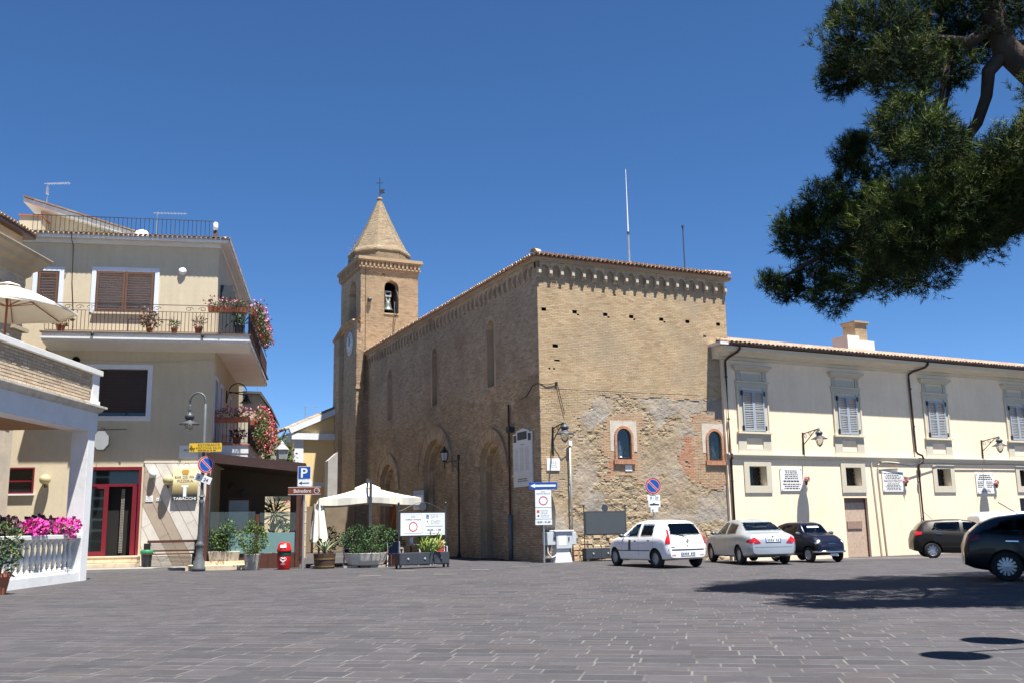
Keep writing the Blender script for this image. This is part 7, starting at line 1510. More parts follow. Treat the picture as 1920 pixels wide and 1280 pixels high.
class Car:
    """body lofted from tables over x (forward +): top line, belt line, sill, half width, roof half width; parts are pressed onto its skin"""
    def __init__(s, name, loc, heading, label, paint, top, belt, sill, half, roofw, r, axles, track, tw=.19, group='cars parked in the square'):
        s.o = emp(name, loc, heading, label, 'car', group); s.paint = paint; s.r = r
        x0, x1 = top[0][0], top[-1][0]
        top, belt, sill, half, roofw = [smooth_tab(t) for t in (top, belt, sill, half, roofw)]
        N = 72; t = np.linspace(0, 1, N); xs = x0 + (x1 - x0) * (t - .06 * np.sin(2 * np.pi * t))
        ringM = None; rows = []
        for x in xs:
            zt, zb, zs, W, wt = (float(interp(q, x)) for q in (top, belt, sill, half, roofw)); zb = min(zb, zt - .015); wt = min(wt, W * .97); zm = zs + (zb - zs) * .5
            ctl = [(0, zs), (W * .80, zs), (W * .955, zs + .03), (W * .99, zs + (zb - zs) * .28), (W, zm), (W * .99, zb - (zb - zs) * .16), (W * .955, zb - .01), (W * .955 + (wt - W * .955) * .45, zb + (zt - zb) * .42), (wt, zt - (zt - zb) * .16), (wt * .90, zt - (zt - zb) * .05), (wt * .6, zt - .004), (0, zt)]
            ctl = np.array(ctl); d = np.r_[0, np.cumsum(np.linalg.norm(np.diff(ctl, axis=0), axis=1))]; u = np.array([0, .05, .12, .2, .28, .36, .44, .52, .58, .64, .70, .76, .81, .86, .92, 1.0])
            # index-wise interpolation keeps feature lines aligned along the car
            idx = np.linspace(0, len(ctl) - 1, 34); half_r = np.stack([np.interp(idx, np.arange(len(ctl)), ctl[:, k]) for k in (0, 1)], 1)
            sm = half_r.copy(); sm[1:-1] = .25 * half_r[:-2] + .5 * half_r[1:-1] + .25 * half_r[2:]; half_r = sm
            ring_ = [(x, -p[0], p[1]) for p in half_r] + [(x, p[0], p[1]) for p in half_r[::-1][1:-1]]
            rows.append(ring_)
        M_ = len(rows[0]); vs = [v for r_ in rows for v in r_]
        fs = [(i * M_ + j, i * M_ + (j + 1) % M_, (i + 1) * M_ + (j + 1) % M_, (i + 1) * M_ + j) for i in range(N - 1) for j in range(M_)] + [tuple(range(M_))[::-1], tuple(range((N - 1) * M_, N * M_))]
        mb = MB(); mb.add(vs, fs); me = mb.mesh('body', paint, smooth=True)
        s.panes = []; s.bvh = BVHTree.FromPolygons([v.co.copy() for v in me.vertices], [p.vertices[:] for p in me.polygons])
        s.x0, s.x1 = x0, x1
        # wheel arches cut from the body
        ob = bpy.data.objects.new('body', me); COL.objects.link(ob)
        cm = MB(); R_ = r * 1.16
        for ax in axles:
            for sg in (-1, 1):
                yo = track / 2 + tw / 2 + .35; yi = track / 2 - tw / 2 - .07; n = 28; a, b_ = sorted((sg * yi, sg * yo))
                cm.prism([(ax + R_ * math.cos(2 * math.pi * k / n), r + R_ * math.sin(2 * math.pi * k / n)) for k in range(n)], a, b_)
        co = bpy.data.objects.new('cut', cm.mesh('cut')); COL.objects.link(co)
        md = ob.modifiers.new('b', 'BOOLEAN'); md.object = co; md.operation = 'DIFFERENCE'; md.solver = 'EXACT'
        dg = bpy.context.evaluated_depsgraph_get(); dg.update(); nm = bpy.data.meshes.new_from_object(ob.evaluated_get(dg))
        bpy.data.objects.remove(co); ob.modifiers.clear(); ob.data = nm; nm.materials.clear(); nm.materials.append(paint); nm.materials.append(m_trimblk)
        for p in nm.polygons:
            c = p.center; mi = 0
            for ax in axles:
                if (c.x - ax) ** 2 + (c.z - r) ** 2 < (R_ * 1.004) ** 2 and abs(c.y) < track / 2 + tw / 2 + .3 and abs(c.y) > track / 2 - tw / 2 - .1 and (abs(p.normal.y) > .98 and abs(c.y) < track / 2 - tw / 2 - .02 or abs(p.normal.y) < .2): mi = 1
            p.material_index = mi
        nm.polygons.foreach_set('use_smooth', [True] * len(nm.polygons))
        try: nm.set_sharp_from_angle(angle=R(40))
        except Exception: pass
        ob.parent = s.o; s.body = ob
        s.axles, s.track, s.tw = axles, track, tw
    def press(s, pts, axis, side=1, off=.004, n=(8, 6), name='panel', m=None, parent=None):
        """quad given by four corners; axis 'y': corners (x,z) pressed from the side; axis 'x': corners (y,z) pressed from the front/back"""
        mb = MB(); A = [Vector(p) for p in pts]; G = []
        for j in range(n[1] + 1):
            for i in range(n[0] + 1):
                u, v = i / n[0], j / n[1]; p = (A[0] * (1 - u) + A[1] * u) * (1 - v) + (A[3] * (1 - u) + A[2] * u) * v
                if axis == 'y': org, d = Vector((p.x, side * 3, p.y)), Vector((0, -side, 0))
                elif axis == 'x': org, d = Vector((side * 5, p.x, p.y)), Vector((-side, 0, 0))
                else: org, d = Vector((p.x, p.y, 4)), Vector((0, 0, -1))
                h, nn, _, _ = s.bvh.ray_cast(org, d)
                if h is None: h, nn = (Vector((p.x, side * .3, p.y)) if axis == 'y' else Vector((side * s.x1 * .9, p.x, p.y))), -d
                if nn.dot(d) > 0: nn = -nn
                G.append(tuple(h + nn * off))
        w = n[0] + 1; mb.add(G, [(j * w + i, j * w + i + 1, (j + 1) * w + i + 1, (j + 1) * w + i) for j in range(n[1]) for i in range(n[0])])
        if m is None: s.panes.append((axis, side, [tuple(p) for p in pts]))
        return mb.build(name, m or m_cglass, parent or s.o, smooth=True)
    def finish(s, seats=((.05, .36), (.05, -.36), (-.75, 0))):
        import bmesh
        b = bmesh.new(); b.from_mesh(s.body.data)
        def inside(v, pane):
            ax, sd, q = pane; p = (v.x, v.z) if ax == 'y' else (v.y, v.z)
            if (ax == 'y' and v.y * sd < .2) or (ax == 'x' and v.x * sd < .1): return False
            sg = 0
            for (x0, y0), (x1, y1) in zip(q, q[1:] + q[:1]):
                cr_ = (x1 - x0) * (p[1] - y0) - (y1 - y0) * (p[0] - x0)
                if abs(cr_) < 1e-9: continue
                if sg == 0: sg = math.copysign(1, cr_)
                elif cr_ * sg < 0: return False
            return True
        dead = [f for f in b.faces if any(all(inside(v.co, pn) for v in f.verts) for pn in s.panes)]
        bmesh.ops.delete(b, geom=dead, context='FACES'); b.to_mesh(s.body.data)
        bmesh.ops.delete(b, geom=[f for f in b.faces if f.calc_center_median().z < .42 or abs(f.calc_center_median().x) > max(abs(s.x0), s.x1) * .86], context='FACES')
        b.normal_update()
        for v in b.verts: v.co -= v.normal * .014
        me = bpy.data.meshes.new('lining'); b.to_mesh(me); b.free(); me.materials.clear(); me.materials.append(m_lining); link('lining', me, s.o)
        w = s.track / 2 - .12
        MB().box(s.x0 * .8, s.x1 * .75, -w, w, .40, .46).build('floor', m_lining, s.o); MB().box(s.x1 * .30, s.x1 * .62, -w, w, .46, .88).build('dashboard', m_lining, s.o)
        for (x, y) in seats:
            ww = .24 if y else w * .9; st = MB(); st.box(x - .22, x + .28, y - ww, y + ww, .44, .60); st.mbox(Matrix.Translation((x - .27, y, .85)) @ Matrix.Rotation(R(-12), 4, 'Y'), .12, ww * 1.9, .62); st.build('seat', m_seat, s.o, bevel=.03)
            for hy in ((y,) if y else (-.36, .36)): MB().mbox(Matrix.Translation((x - .36, hy, 1.19)), .08, .24, .15).build('headrest', m_seat, s.o, bevel=.03)
        MB().lathe([(.16, 0), (.18, 0), (.18, .02), (.16, .02), (.16, 0)], 18, (s.x1 * .24, .36, .90), Matrix.Rotation(R(70), 4, 'Y'), cap=False).build('steering_wheel', m_trimblk, s.o)
    def both(s, pts, **k): return [s.press(pts, 'y', sd, **k) for sd in (1, -1)]
    def wheels(s, style=7, rim=m_rim, spoke_w=.05, rimr=.66):
        r, tw = s.r, s.tw; T = MB(); T.lathe([(r * .62, -tw / 2), (r * .80, -tw / 2 - .004), (r * .95, -tw / 2 + .012), (r, -tw / 2 + .04), (r, tw / 2 - .04), (r * .95, tw / 2 - .012), (r * .80, tw / 2 + .004), (r * .62, tw / 2)], 32, cap=False, mtx=Matrix.Rotation(math.pi / 2, 4, 'X')); tme = T.mesh('tyre', m_tyre, True)
        H = MB(); H.lathe([(0, -.03), (r * .64, -.03), (r * .64, .02), (0, .02)], 28, mtx=Matrix.Rotation(math.pi / 2, 4, 'X')); hme = H.mesh('wheel', m_trimblk)
        rm = MB(); rr = r * rimr
        rm.lathe([(rr * .88, .06), (rr, .075), (rr, .05), (rr * .88, .04), (rr * .88, .06)], 32, mtx=Matrix.Rotation(math.pi / 2, 4, 'X'), cap=False)
        rm.lathe([(0, .075), (rr * .22, .07), (rr * .26, .04), (0, .04)], 20, mtx=Matrix.Rotation(math.pi / 2, 4, 'X'))
        for k in range(style):
            a = 2 * math.pi * k / style; c_, s_ = math.cos(a), math.sin(a)
            def P(q, w_, y): return (q * c_ - w_ * s_, -y, q * s_ + w_ * c_)
            w1 = spoke_w * .8; w2 = spoke_w * 1.25
            rm.add([P(rr * .18, -w1 / 2, .07), P(rr * .18, w1 / 2, .07), P(rr * .92, w2 / 2, .062), P(rr * .92, -w2 / 2, .062), P(rr * .18, -w1 / 2, .03), P(rr * .18, w1 / 2, .03), P(rr * .92, w2 / 2, .03), P(rr * .92, -w2 / 2, .03)], [(0, 1, 2, 3), (0, 4, 5, 1), (1, 5, 6, 2), (3, 2, 6, 7), (0, 3, 7, 4)])
        rme = rm.mesh('rim', rim, False)
        for ax in s.axles:
            for sg in (-1, 1):
                w = link('wheel', hme, s.o, (ax, sg * s.track / 2, r), (0, 0, 0 if sg < 0 else math.pi)); link('tyre', tme, w); link('rim', rme, w)
    def plate(s, side, y, z, w=.52, h=.11, txt=None):
        o = s.press([(y - w / 2, z - h / 2), (y + w / 2, z - h / 2), (y + w / 2, z + h / 2), (y - w / 2, z + h / 2)], 'x', side, .012, (2, 1), 'number_plate', m_plate)
        for q in (-1, 1): s.press([(y + q * (w / 2 - .02) - .02, z - h / 2), (y + q * (w / 2 - .02) + .02, z - h / 2), (y + q * (w / 2 - .02) + .02, z + h / 2), (y + q * (w / 2 - .02) - .02, z + h / 2)], 'x', side, .014, (1, 1), 'plate_band', m_signblue, o)
        k = 7; xs = [y - w * .34 + i * w * .68 / (k - 1) for i in range(k)]
        for i, q in enumerate(xs):
            if i == 2: continue
            s.press([(q - .019, z - h * .32), (q + .019, z - h * .32), (q + .019, z + h * .32), (q - .019, z + h * .32)], 'x', side, .0145, (1, 1), 'plate_character', m_ink, o)
    def mirror(s, x, z, y, m=None):
        for sg in (1, -1):
            b = MB(); b.lathe([(.0, -.09), (.06, -.08), (.085, -.02), (.085, .03), (.05, .06), (0, .06)], 12, mtx=Matrix.Rotation(math.pi / 2, 4, 'Y')); o = b.build('mirror', m or s.paint, s.o, smooth=True, loc=(x, sg * (y + .10), z)); o.scale = (.8, 1.1, .75)
            MB().bar((x, sg * (y - .03), z - .03), (x, sg * (y + .06), z - .02), .04).build('mirror_arm', m_trimblk, s.o)
    def seats(s, xs, w=.46, z0=.45): pass

GZ = lambda x, y: float(gz(x, y)) + .002
# --- white hatchback, seen from behind
def H(deg): return R(90 + deg)
px, py = 4.56, 32.3
c = Car('white_hatchback', (px, py, GZ(px, py)), H(25), 'white five-door hatchback parked behind the dark notice board', m_cwhite,
    top=[(-1.90, .62), (-1.885, .90), (-1.84, .97), (-1.70, 1.20), (-1.52, 1.40), (-1.35, 1.455), (-.8, 1.485), (-.2, 1.48), (.15, 1.43), (.55, 1.22), (.98, .97), (1.15, .94), (1.5, .85), (1.75, .72), (1.88, .55)],
    belt=[(-1.90, .60), (-1.88, .86), (-1.6, .95), (-.8, .93), (.4, .90), (.98, .92), (1.15, .90), (1.5, .80), (1.75, .67), (1.88, .50)],
    sill=[(-1.90, .33), (-1.75, .27), (-1.3, .22), (1.3, .20), (1.7, .22), (1.88, .28)],
    half=[(-1.90, .60), (-1.87, .72), (-1.75, .79), (-1.4, .825), (0, .83), (1.2, .82), (1.55, .76), (1.78, .64), (1.88, .48)],
    roofw=[(-1.90, .56), (-1.7, .58), (-1.5, .55), (-.8, .565), (.1, .56), (.6, .60), (1.1, .66), (1.5, .62), (1.88, .40)], r=.29, axles=(-1.27, 1.19), track=1.42, tw=.18)
c.both([(.62, .95), (-.28, .96), (-.22, 1.38), (.12, 1.36)], name='side_window'); c.both([(-.40, .96), (-1.10, .98), (-1.02, 1.37), (-.34, 1.38)], name='side_window')
c.press([(-.58, .99), (.58, .99), (.50, 1.37), (-.50, 1.37)], 'x', -1, name='rear_window', n=(10, 6)); c.press([(-.62, .98), (.62, .98), (.50, 1.36), (-.50, 1.36)], 'x', 1, name='windscreen', n=(10, 6))
for y0, y1 in ((-.60, -.715), (.60, .715)): c.press([(y0 * 1.06, .74), (y1 * 1.03, .74), (y1 * .85, 1.17), (y0 * .94, 1.20)], 'x', -1, .006, (3, 8), 'tail_lamp', m_tail)
c.both([(-1.875, .74), (-1.80, .74), (-1.745, 1.0), (-1.775, 1.0)], name='tail_lamp_side', m=m_tail, off=.006, n=(2, 8))
c.press([(-.70, .555), (.70, .555), (.70, .585), (-.70, .585)], 'x', -1, .008, (12, 1), 'bumper_strip', m_trimblk); c.plate(-1, 0.0, .44); c.press([(-.60, .40), (-.44, .40), (-.44, .42), (-.60, .42)], 'x', -1, .008, (2, 1), 'reflector', m_tail); c.press([(.44, .40), (.60, .40), (.60, .42), (.44, .42)], 'x', -1, .008, (2, 1), 'reflector', m_tail)
c.both([(1.0, .50), (-1.0, .52), (-1.0, .545), (1.0, .525)], name='rub_strip', m=m_trimblk, off=.008, n=(10, 1)); c.both([(-.20, .80), (-.07, .80), (-.07, .835), (-.20, .835)], name='door_handle', m=m_trimblk, off=.015, n=(2, 1)); c.both([(-.98, .82), (-.85, .82), (-.85, .855), (-.98, .855)], name='door_handle', m=m_trimblk, off=.015, n=(2, 1))
for x in (.68, -.335, -1.16): c.both([(x, .28), (x + .008, .28), (x + .008, .94), (x, .94)], name='door_seam', m=m_trimblk, off=.0015, n=(1, 8))
c.both([(.28, .53), (.14, .53), (.14, .86), (.28, .86)], name='door_badge', m=m_charcoal, off=.004, n=(2, 3)); MB().lathe([(0, 0), (.05, 0), (.05, .012), (0, .012)], 16, (-1.895, 0, .84), Matrix.Rotation(-math.pi / 2, 4, 'Y')).build('emblem', m_chrome, c.o); c.press([(.62, .64), (.48, .64), (.48, .665), (.62, .665)], 'x', -1, .004, (2, 1), 'badge_lettering', m_charcoal); MB().lathe([(0, 0), (.018, 0), (.018, .015), (0, .015)], 10, (-1.90, 0, .70), Matrix.Rotation(-math.pi / 2, 4, 'Y')).build('lock', m_trimblk, c.o)
MB().bar((-1.86, .0, .99), (-1.80, .35, 1.03), .02).build('wiper', m_trimblk, c.o); c.mirror(.62, .99, .76, m_charcoal); c.wheels(7, m_grey, .085); c.press([(-.76, .28), (.76, .28), (.74, .36), (-.74, .36)], 'x', -1, .003, (8, 1), 'lower_valance', m_cwhite)
c.finish()
# --- silver saloon
px, py = 7.95, 33.7
c = Car('silver_saloon', (px, py, GZ(px, py)), H(9), 'silver four-door saloon parked between the hatchback and the small old car', m_csil,
    top=[(-2.18, .66), (-2.16, .92), (-2.05, .985), (-1.55, 1.05), (-1.0, 1.34), (-.7, 1.43), (-.2, 1.465), (.3, 1.43), (.75, 1.24), (1.2, 1.0), (1.4, .95), (1.9, .83), (2.15, .66), (2.25, .5)],
    belt=[(-2.18, .62), (-2.15, .88), (-1.6, .97), (-.8, .94), (.5, .90), (1.2, .93), (1.4, .90), (1.9, .78), (2.15, .61), (2.25, .45)],
    sill=[(-2.18, .36), (-2.0, .28), (-1.5, .22), (1.5, .21), (2.0, .23), (2.25, .3)],
    half=[(-2.18, .66), (-2.14, .77), (-1.95, .83), (-1.5, .865), (0, .87), (1.4, .86), (1.85, .80), (2.12, .66), (2.25, .5)],
    roofw=[(-2.18, .60), (-1.6, .66), (-1.0, .58), (-.6, .57), (.2, .57), (.75, .60), (1.3, .68), (1.9, .66), (2.25, .4)], r=.305, axles=(-1.27, 1.32), track=1.49, tw=.195)
c.both([(.80, .95), (-.12, .96), (-.08, 1.36), (.30, 1.35)], name='side_window'); c.both([(-.24, .96), (-1.02, .99), (-.86, 1.29), (-.20, 1.36)], name='side_window')
c.press([(-.62, 1.08), (.62, 1.08), (.52, 1.36), (-.52, 1.36)], 'x', -1, name='rear_window', n=(10, 6)); c.press([(-.64, 1.02), (.64, 1.02), (.52, 1.36), (-.52, 1.36)], 'x', 1, name='windscreen', n=(10, 6))
for sg in (-1, 1): c.press([(sg * .42, .70), (sg * .78, .68), (sg * .78, .78), (sg * .62, .90)], 'x', -1, .008, (5, 4), 'tail_lamp', m_tail); c.both([(-2.1, .70), (-1.93, .72), (-1.93, .76), (-2.1, .84)], name='tail_lamp_side', m=m_tail, off=.006, n=(3, 3))
c.plate(-1, 0, .795); c.press([(-.76, .57), (.76, .57), (.76, .59), (-.76, .59)], 'x', -1, .004, (12, 1), 'bumper_seam', m_grey); MB().lathe([(0, 0), (.035, 0), (.035, .012), (0, .012)], 16, (-2.15, 0, .91), Matrix.Rotation(-math.pi / 2, 4, 'Y')).build('emblem', m_chrome, c.o)
c.both([(-.02, .84), (-.16, .84), (-.16, .87), (-.02, .87)], name='door_handle', m=m_csil, off=.018, n=(2, 1)); c.both([(-.92, .86), (-1.06, .86), (-1.06, .89), (-.92, .89)], name='door_handle', m=m_csil, off=.018, n=(2, 1))
for x in (.86, -.18, -1.05): c.both([(x, .28), (x + .008, .28), (x + .008, .94), (x, .94)], name='door_seam', m=m_trimblk, off=.0015, n=(1, 8))
c.mirror(.82, 1.0, .79, m_charcoal); c.wheels(8, m_rim, .11)
c.finish()
# --- small dark blue old car, front to the camera
px, py = 10.0, 33.9
c = Car('small_classic_car', (px, py, GZ(px, py)), R(-90 + 22), 'tiny dark blue classic car with round headlamps and chrome bumper', m_cblue,
    top=[(-1.46, .55), (-1.41, .80), (-1.2, 1.02), (-.85, 1.25), (-.45, 1.33), (.15, 1.33), (.36, 1.27), (.60, .99), (.75, .94), (1.05, .89), (1.29, .75), (1.42, .52)],
    belt=[(-1.46, .50), (-1.40, .72), (-1.1, .84), (0, .83), (.60, .86), (.8, .84), (1.1, .78), (1.32, .64), (1.42, .45)],
    sill=[(-1.46, .33), (-1.2, .26), (-.9, .22), (.9, .22), (1.2, .26), (1.42, .33)],
    half=[(-1.46, .45), (-1.36, .58), (-1.1, .64), (0, .655), (.9, .645), (1.2, .60), (1.36, .52), (1.42, .42)],
    roofw=[(-1.46, .36), (-1.1, .44), (-.6, .46), (.2, .46), (.62, .50), (1.0, .46), (1.3, .42), (1.42, .32)], r=.26, axles=(-.92, .92), track=1.13, tw=.13)
c.press([(-.47, .97), (.47, .97), (.41, 1.24), (-.41, 1.24)], 'x', 1, .004, (10, 6), 'windscreen'); c.both([(.46, .91), (-.35, .89), (-.30, 1.23), (.24, 1.22)], name='side_window'); c.both([(-.44, .88), (-.95, .90), (-.72, 1.14), (-.40, 1.19)], name='quarter_window')
for sg in (-1, 1):
    MB().lathe([(0, .07), (.07, .06), (.10, .02), (.10, -.08), (0, -.08)], 18, mtx=Matrix.Rotation(math.pi / 2, 4, 'Y')).build('headlamp', m_head, c.o, smooth=True, loc=(1.24, sg * .46, .63)); MB().lathe([(.095, .03), (.118, .02), (.118, -.06), (.095, -.06), (.095, .03)], 18, mtx=Matrix.Rotation(math.pi / 2, 4, 'Y'), cap=False).build('headlamp_rim', m_chrome, c.o, smooth=True, loc=(1.24, sg * .46, .63))
    MB().lathe([(0, .03), (.035, .02), (.035, -.03), (0, -.03)], 12, mtx=Matrix.Rotation(math.pi / 2, 4, 'Y')).build('side_lamp', m_white, c.o, smooth=True, loc=(1.30, sg * .44, .47))
MB().tube([(1.18, -.62, .36), (1.38, -.5, .36), (1.47, -.2, .36), (1.48, 0, .36), (1.47, .2, .36), (1.38, .5, .36), (1.18, .62, .36)], .035, 8).build('bumper', m_chrome, c.o, smooth=True); MB().box(1.44, 1.47, -.16, .16, .22, .30).build('number_plate', m_plate, c.o); c.press([(-.14, .60), (.14, .60), (.14, .63), (-.14, .63)], 'x', 1, .006, (3, 1), 'front_badge', m_chrome)
MB().bar((.66, -.25, .93), (.52, -.05, 1.05), .012).build('wiper', m_chrome, c.o); MB().bar((.66, .15, .93), (.52, .33, 1.05), .012).build('wiper', m_chrome, c.o); c.both([(.45, .30), (.456, .30), (.456, .86), (.45, .86)], name='door_seam', m=m_trimblk, off=.0015, n=(1, 8)); c.both([(-.40, .30), (-.394, .30), (-.394, .86), (-.40, .86)], name='door_seam', m=m_trimblk, off=.0015, n=(1, 8)); c.mirror(.52, .95, .60, m_charcoal); c.wheels(6, m_rim, .10, .60)
c.press([(-.25, 1.14), (.25, 1.14), (.23, 1.19), (-.23, 1.19)], 'x', 1, .007, (3, 1), 'screen_sticker', m_signwhite)
c.finish(((-.05, .27), (-.05, -.27)))
# --- dark brown hatchback, side on
px, py = 17.65, 38.6
c = Car('brown_hatchback', (px, py, GZ(px, py)), R(-14), 'dark brown hatchback parked side-on before the palazzo', m_cbrown,
    top=[(-1.98, .60), (-1.96, .92), (-1.86, 1.05), (-1.62, 1.36), (-1.4, 1.45), (-.8, 1.49), (-.2, 1.485), (.25, 1.42), (.75, 1.20), (1.2, 1.0), (1.45, .95), (1.8, .82), (1.95, .66), (2.0, .5)],
    belt=[(-1.98, .58), (-1.95, .88), (-1.6, 1.02), (-.8, .97), (.5, .92), (1.2, .93), (1.45, .88), (1.8, .76), (1.95, .6), (2.0, .45)],
    sill=[(-1.98, .34), (-1.8, .26), (-1.4, .2), (1.4, .19), (1.8, .22), (2.0, .28)],
    half=[(-1.98, .62), (-1.93, .74), (-1.75, .81), (-1.3, .85), (0, .86), (1.3, .85), (1.7, .78), (1.92, .64), (2.0, .5)],
    roofw=[(-1.98, .56), (-1.6, .56), (-1.2, .57), (.1, .57), (.7, .61), (1.3, .68), (1.8, .62), (2.0, .4)], r=.31, axles=(-1.32, 1.26), track=1.48, tw=.195)
c.both([(.92, 1.0), (-.15, 1.02), (-.12, 1.38), (.32, 1.36)], name='side_window'); c.both([(-.27, 1.02), (-1.30, 1.08), (-1.12, 1.37), (-.24, 1.39)], name='side_window'); c.press([(-.58, 1.08), (.58, 1.08), (.5, 1.38), (-.5, 1.38)], 'x', -1, .004, (8, 5), 'rear_window'); c.press([(-.66, 1.04), (.66, 1.04), (.52, 1.38), (-.52, 1.38)], 'x', 1, .004, (10, 6), 'windscreen')
c.both([(-1.93, .88), (-1.66, .92), (-1.64, 1.02), (-1.86, 1.04)], name='tail_lamp', m=m_tail, off=.008, n=(5, 4)); c.both([(.06, .86), (-.18, .86), (-.18, .885), (.06, .885)], name='door_handle', m=m_chrome, off=.02, n=(3, 1)); c.both([(-.92, .92), (-1.16, .93), (-1.16, .955), (-.92, .945)], name='door_handle', m=m_chrome, off=.02, n=(3, 1))
for x in (.98, -.21, -1.2): c.both([(x, .26), (x + .008, .26), (x + .008, .96), (x, .96)], name='door_seam', m=m_trimblk, off=.0015, n=(1, 8))
c.both([(1.0, .42), (-1.0, .44), (-1.0, .48), (1.0, .46)], name='rub_strip', m=m_trimblk, off=.008, n=(10, 1)); MB().tube([(-1.1, 0, 1.48), (-1.45, 0, 1.85)], .008, 5).build('aerial', m_trimblk, c.o); c.mirror(.82, 1.03, .80, m_cbrown); c.wheels(9, m_rim, .07, .68)
c.finish()
# --- black hatchback at the right edge
px, py = 12.5, 22.35
c = Car('black_hatchback', (px, py, GZ(px, py)), R(-22), 'glossy black hatchback cut by the right edge, in the tree shade', m_cblack,
    top=[(-2.14, .62), (-2.11, .95), (-2.02, 1.05), (-1.72, 1.30), (-1.4, 1.42), (-.8, 1.49), (-.2, 1.49), (.25, 1.43), (.8, 1.2), (1.3, 1.0), (1.5, .95), (1.95, .82), (2.14, .66), (2.2, .5)],
    belt=[(-2.14, .60), (-2.10, .90), (-1.7, 1.12), (-1.0, 1.02), (.5, .93), (1.3, .93), (1.5, .88), (1.95, .76), (2.14, .6), (2.2, .45)],
    sill=[(-2.14, .36), (-1.95, .27), (-1.5, .2), (1.5, .19), (2.0, .22), (2.2, .28)],
    half=[(-2.14, .66), (-2.09, .78), (-1.9, .85), (-1.4, .895), (0, .895), (1.4, .885), (1.85, .8), (2.12, .66), (2.2, .5)],
    roofw=[(-2.14, .60), (-1.7, .60), (-1.2, .58), (.1, .58), (.8, .62), (1.4, .7), (1.9, .66), (2.2, .4)], r=.325, axles=(-1.30, 1.30), track=1.53, tw=.215)
c.both([(.95, 1.0), (-.15, 1.04), (-.12, 1.38), (.34, 1.36)], name='side_window'); c.both([(-.27, 1.05), (-1.05, 1.10), (-1.0, 1.36), (-.24, 1.39)], name='side_window'); c.both([(-1.12, 1.105), (-1.55, 1.15), (-1.40, 1.28), (-1.07, 1.35)], name='quarter_window'); c.press([(-.58, 1.1), (.58, 1.1), (.5, 1.36), (-.5, 1.36)], 'x', -1, .004, (8, 5), 'rear_window'); c.press([(-.68, 1.04), (.68, 1.04), (.53, 1.38), (-.53, 1.38)], 'x', 1, .004, (10, 6), 'windscreen')
c.both([(-2.09, .86), (-1.80, .92), (-1.80, 1.02), (-2.02, 1.02)], name='tail_lamp', m=mat('dark_tail_red', (.16, .006, .012), .15, 0, fine=0, spec=.7), off=.008, n=(5, 4)); c.both([(-1.02, .86), (-1.28, .87), (-1.28, .895), (-1.02, .885)], name='door_handle', m=m_chrome, off=.02, n=(3, 1)); c.both([(.02, .82), (-.22, .83), (-.22, .855), (.02, .845)], name='door_handle', m=m_chrome, off=.02, n=(3, 1)); c.both([(1.0, .985), (-1.55, 1.125), (-1.55, 1.14), (1.0, .998)], name='chrome_line', m=m_chrome, off=.006, n=(14, 1))
for x in (1.0, -.21, -1.1): c.both([(x, .26), (x + .008, .26), (x + .008, 1.0), (x, 1.0)], name='door_seam', m=m_trimblk, off=.0015, n=(1, 8))
c.press([(-.3, .42), (.3, .42), (.3, .55), (-.3, .55)], 'x', -1, .008, (4, 2), 'number_plate', m_plate); MB().tube([(-.9, 0, 1.48), (-1.28, 0, 1.75)], .01, 5).build('aerial', m_trimblk, c.o); c.mirror(.85, 1.03, .83); c.wheels(13, m_rim, .045, .72)
c.finish()
# --- white van behind
px, py = 21.3, 40.9
c = Car('white_van', (px, py, GZ(px, py)), R(-5), 'white van roof showing behind the black hatchback', m_cwhite,
    top=[(-2.15, .8), (-2.13, 1.6), (-2.05, 1.78), (-1.6, 1.84), (.3, 1.84), (.7, 1.72), (1.2, 1.2), (1.7, 1.05), (2.05, .85), (2.15, .6)],
    belt=[(-2.15, .75), (-2.1, 1.1), (1.2, 1.05), (1.7, .95), (2.15, .55)], sill=[(-2.15, .35), (-1.8, .25), (1.8, .25), (2.15, .35)], half=[(-2.15, .75), (-2.0, .85), (1.5, .86), (2.0, .76), (2.15, .6)], roofw=[(-2.15, .68), (.6, .7), (1.3, .7), (2.15, .45)], r=.31, axles=(-1.35, 1.32), track=1.5)
c.both([(1.05, 1.12), (.2, 1.12), (.25, 1.6), (.62, 1.58)], name='side_window'); c.press([(-.66, 1.2), (.66, 1.2), (.6, 1.66), (-.6, 1.66)], 'x', 1, .004, (8, 5), 'windscreen'); c.both([(-.02, .4), (-.012, .4), (-.012, 1.7), (-.02, 1.7)], name='door_seam', m=m_trimblk, off=.0015, n=(1, 8)); c.mirror(.95, 1.2, .84, m_charcoal); c.wheels(6, m_rim, .1)

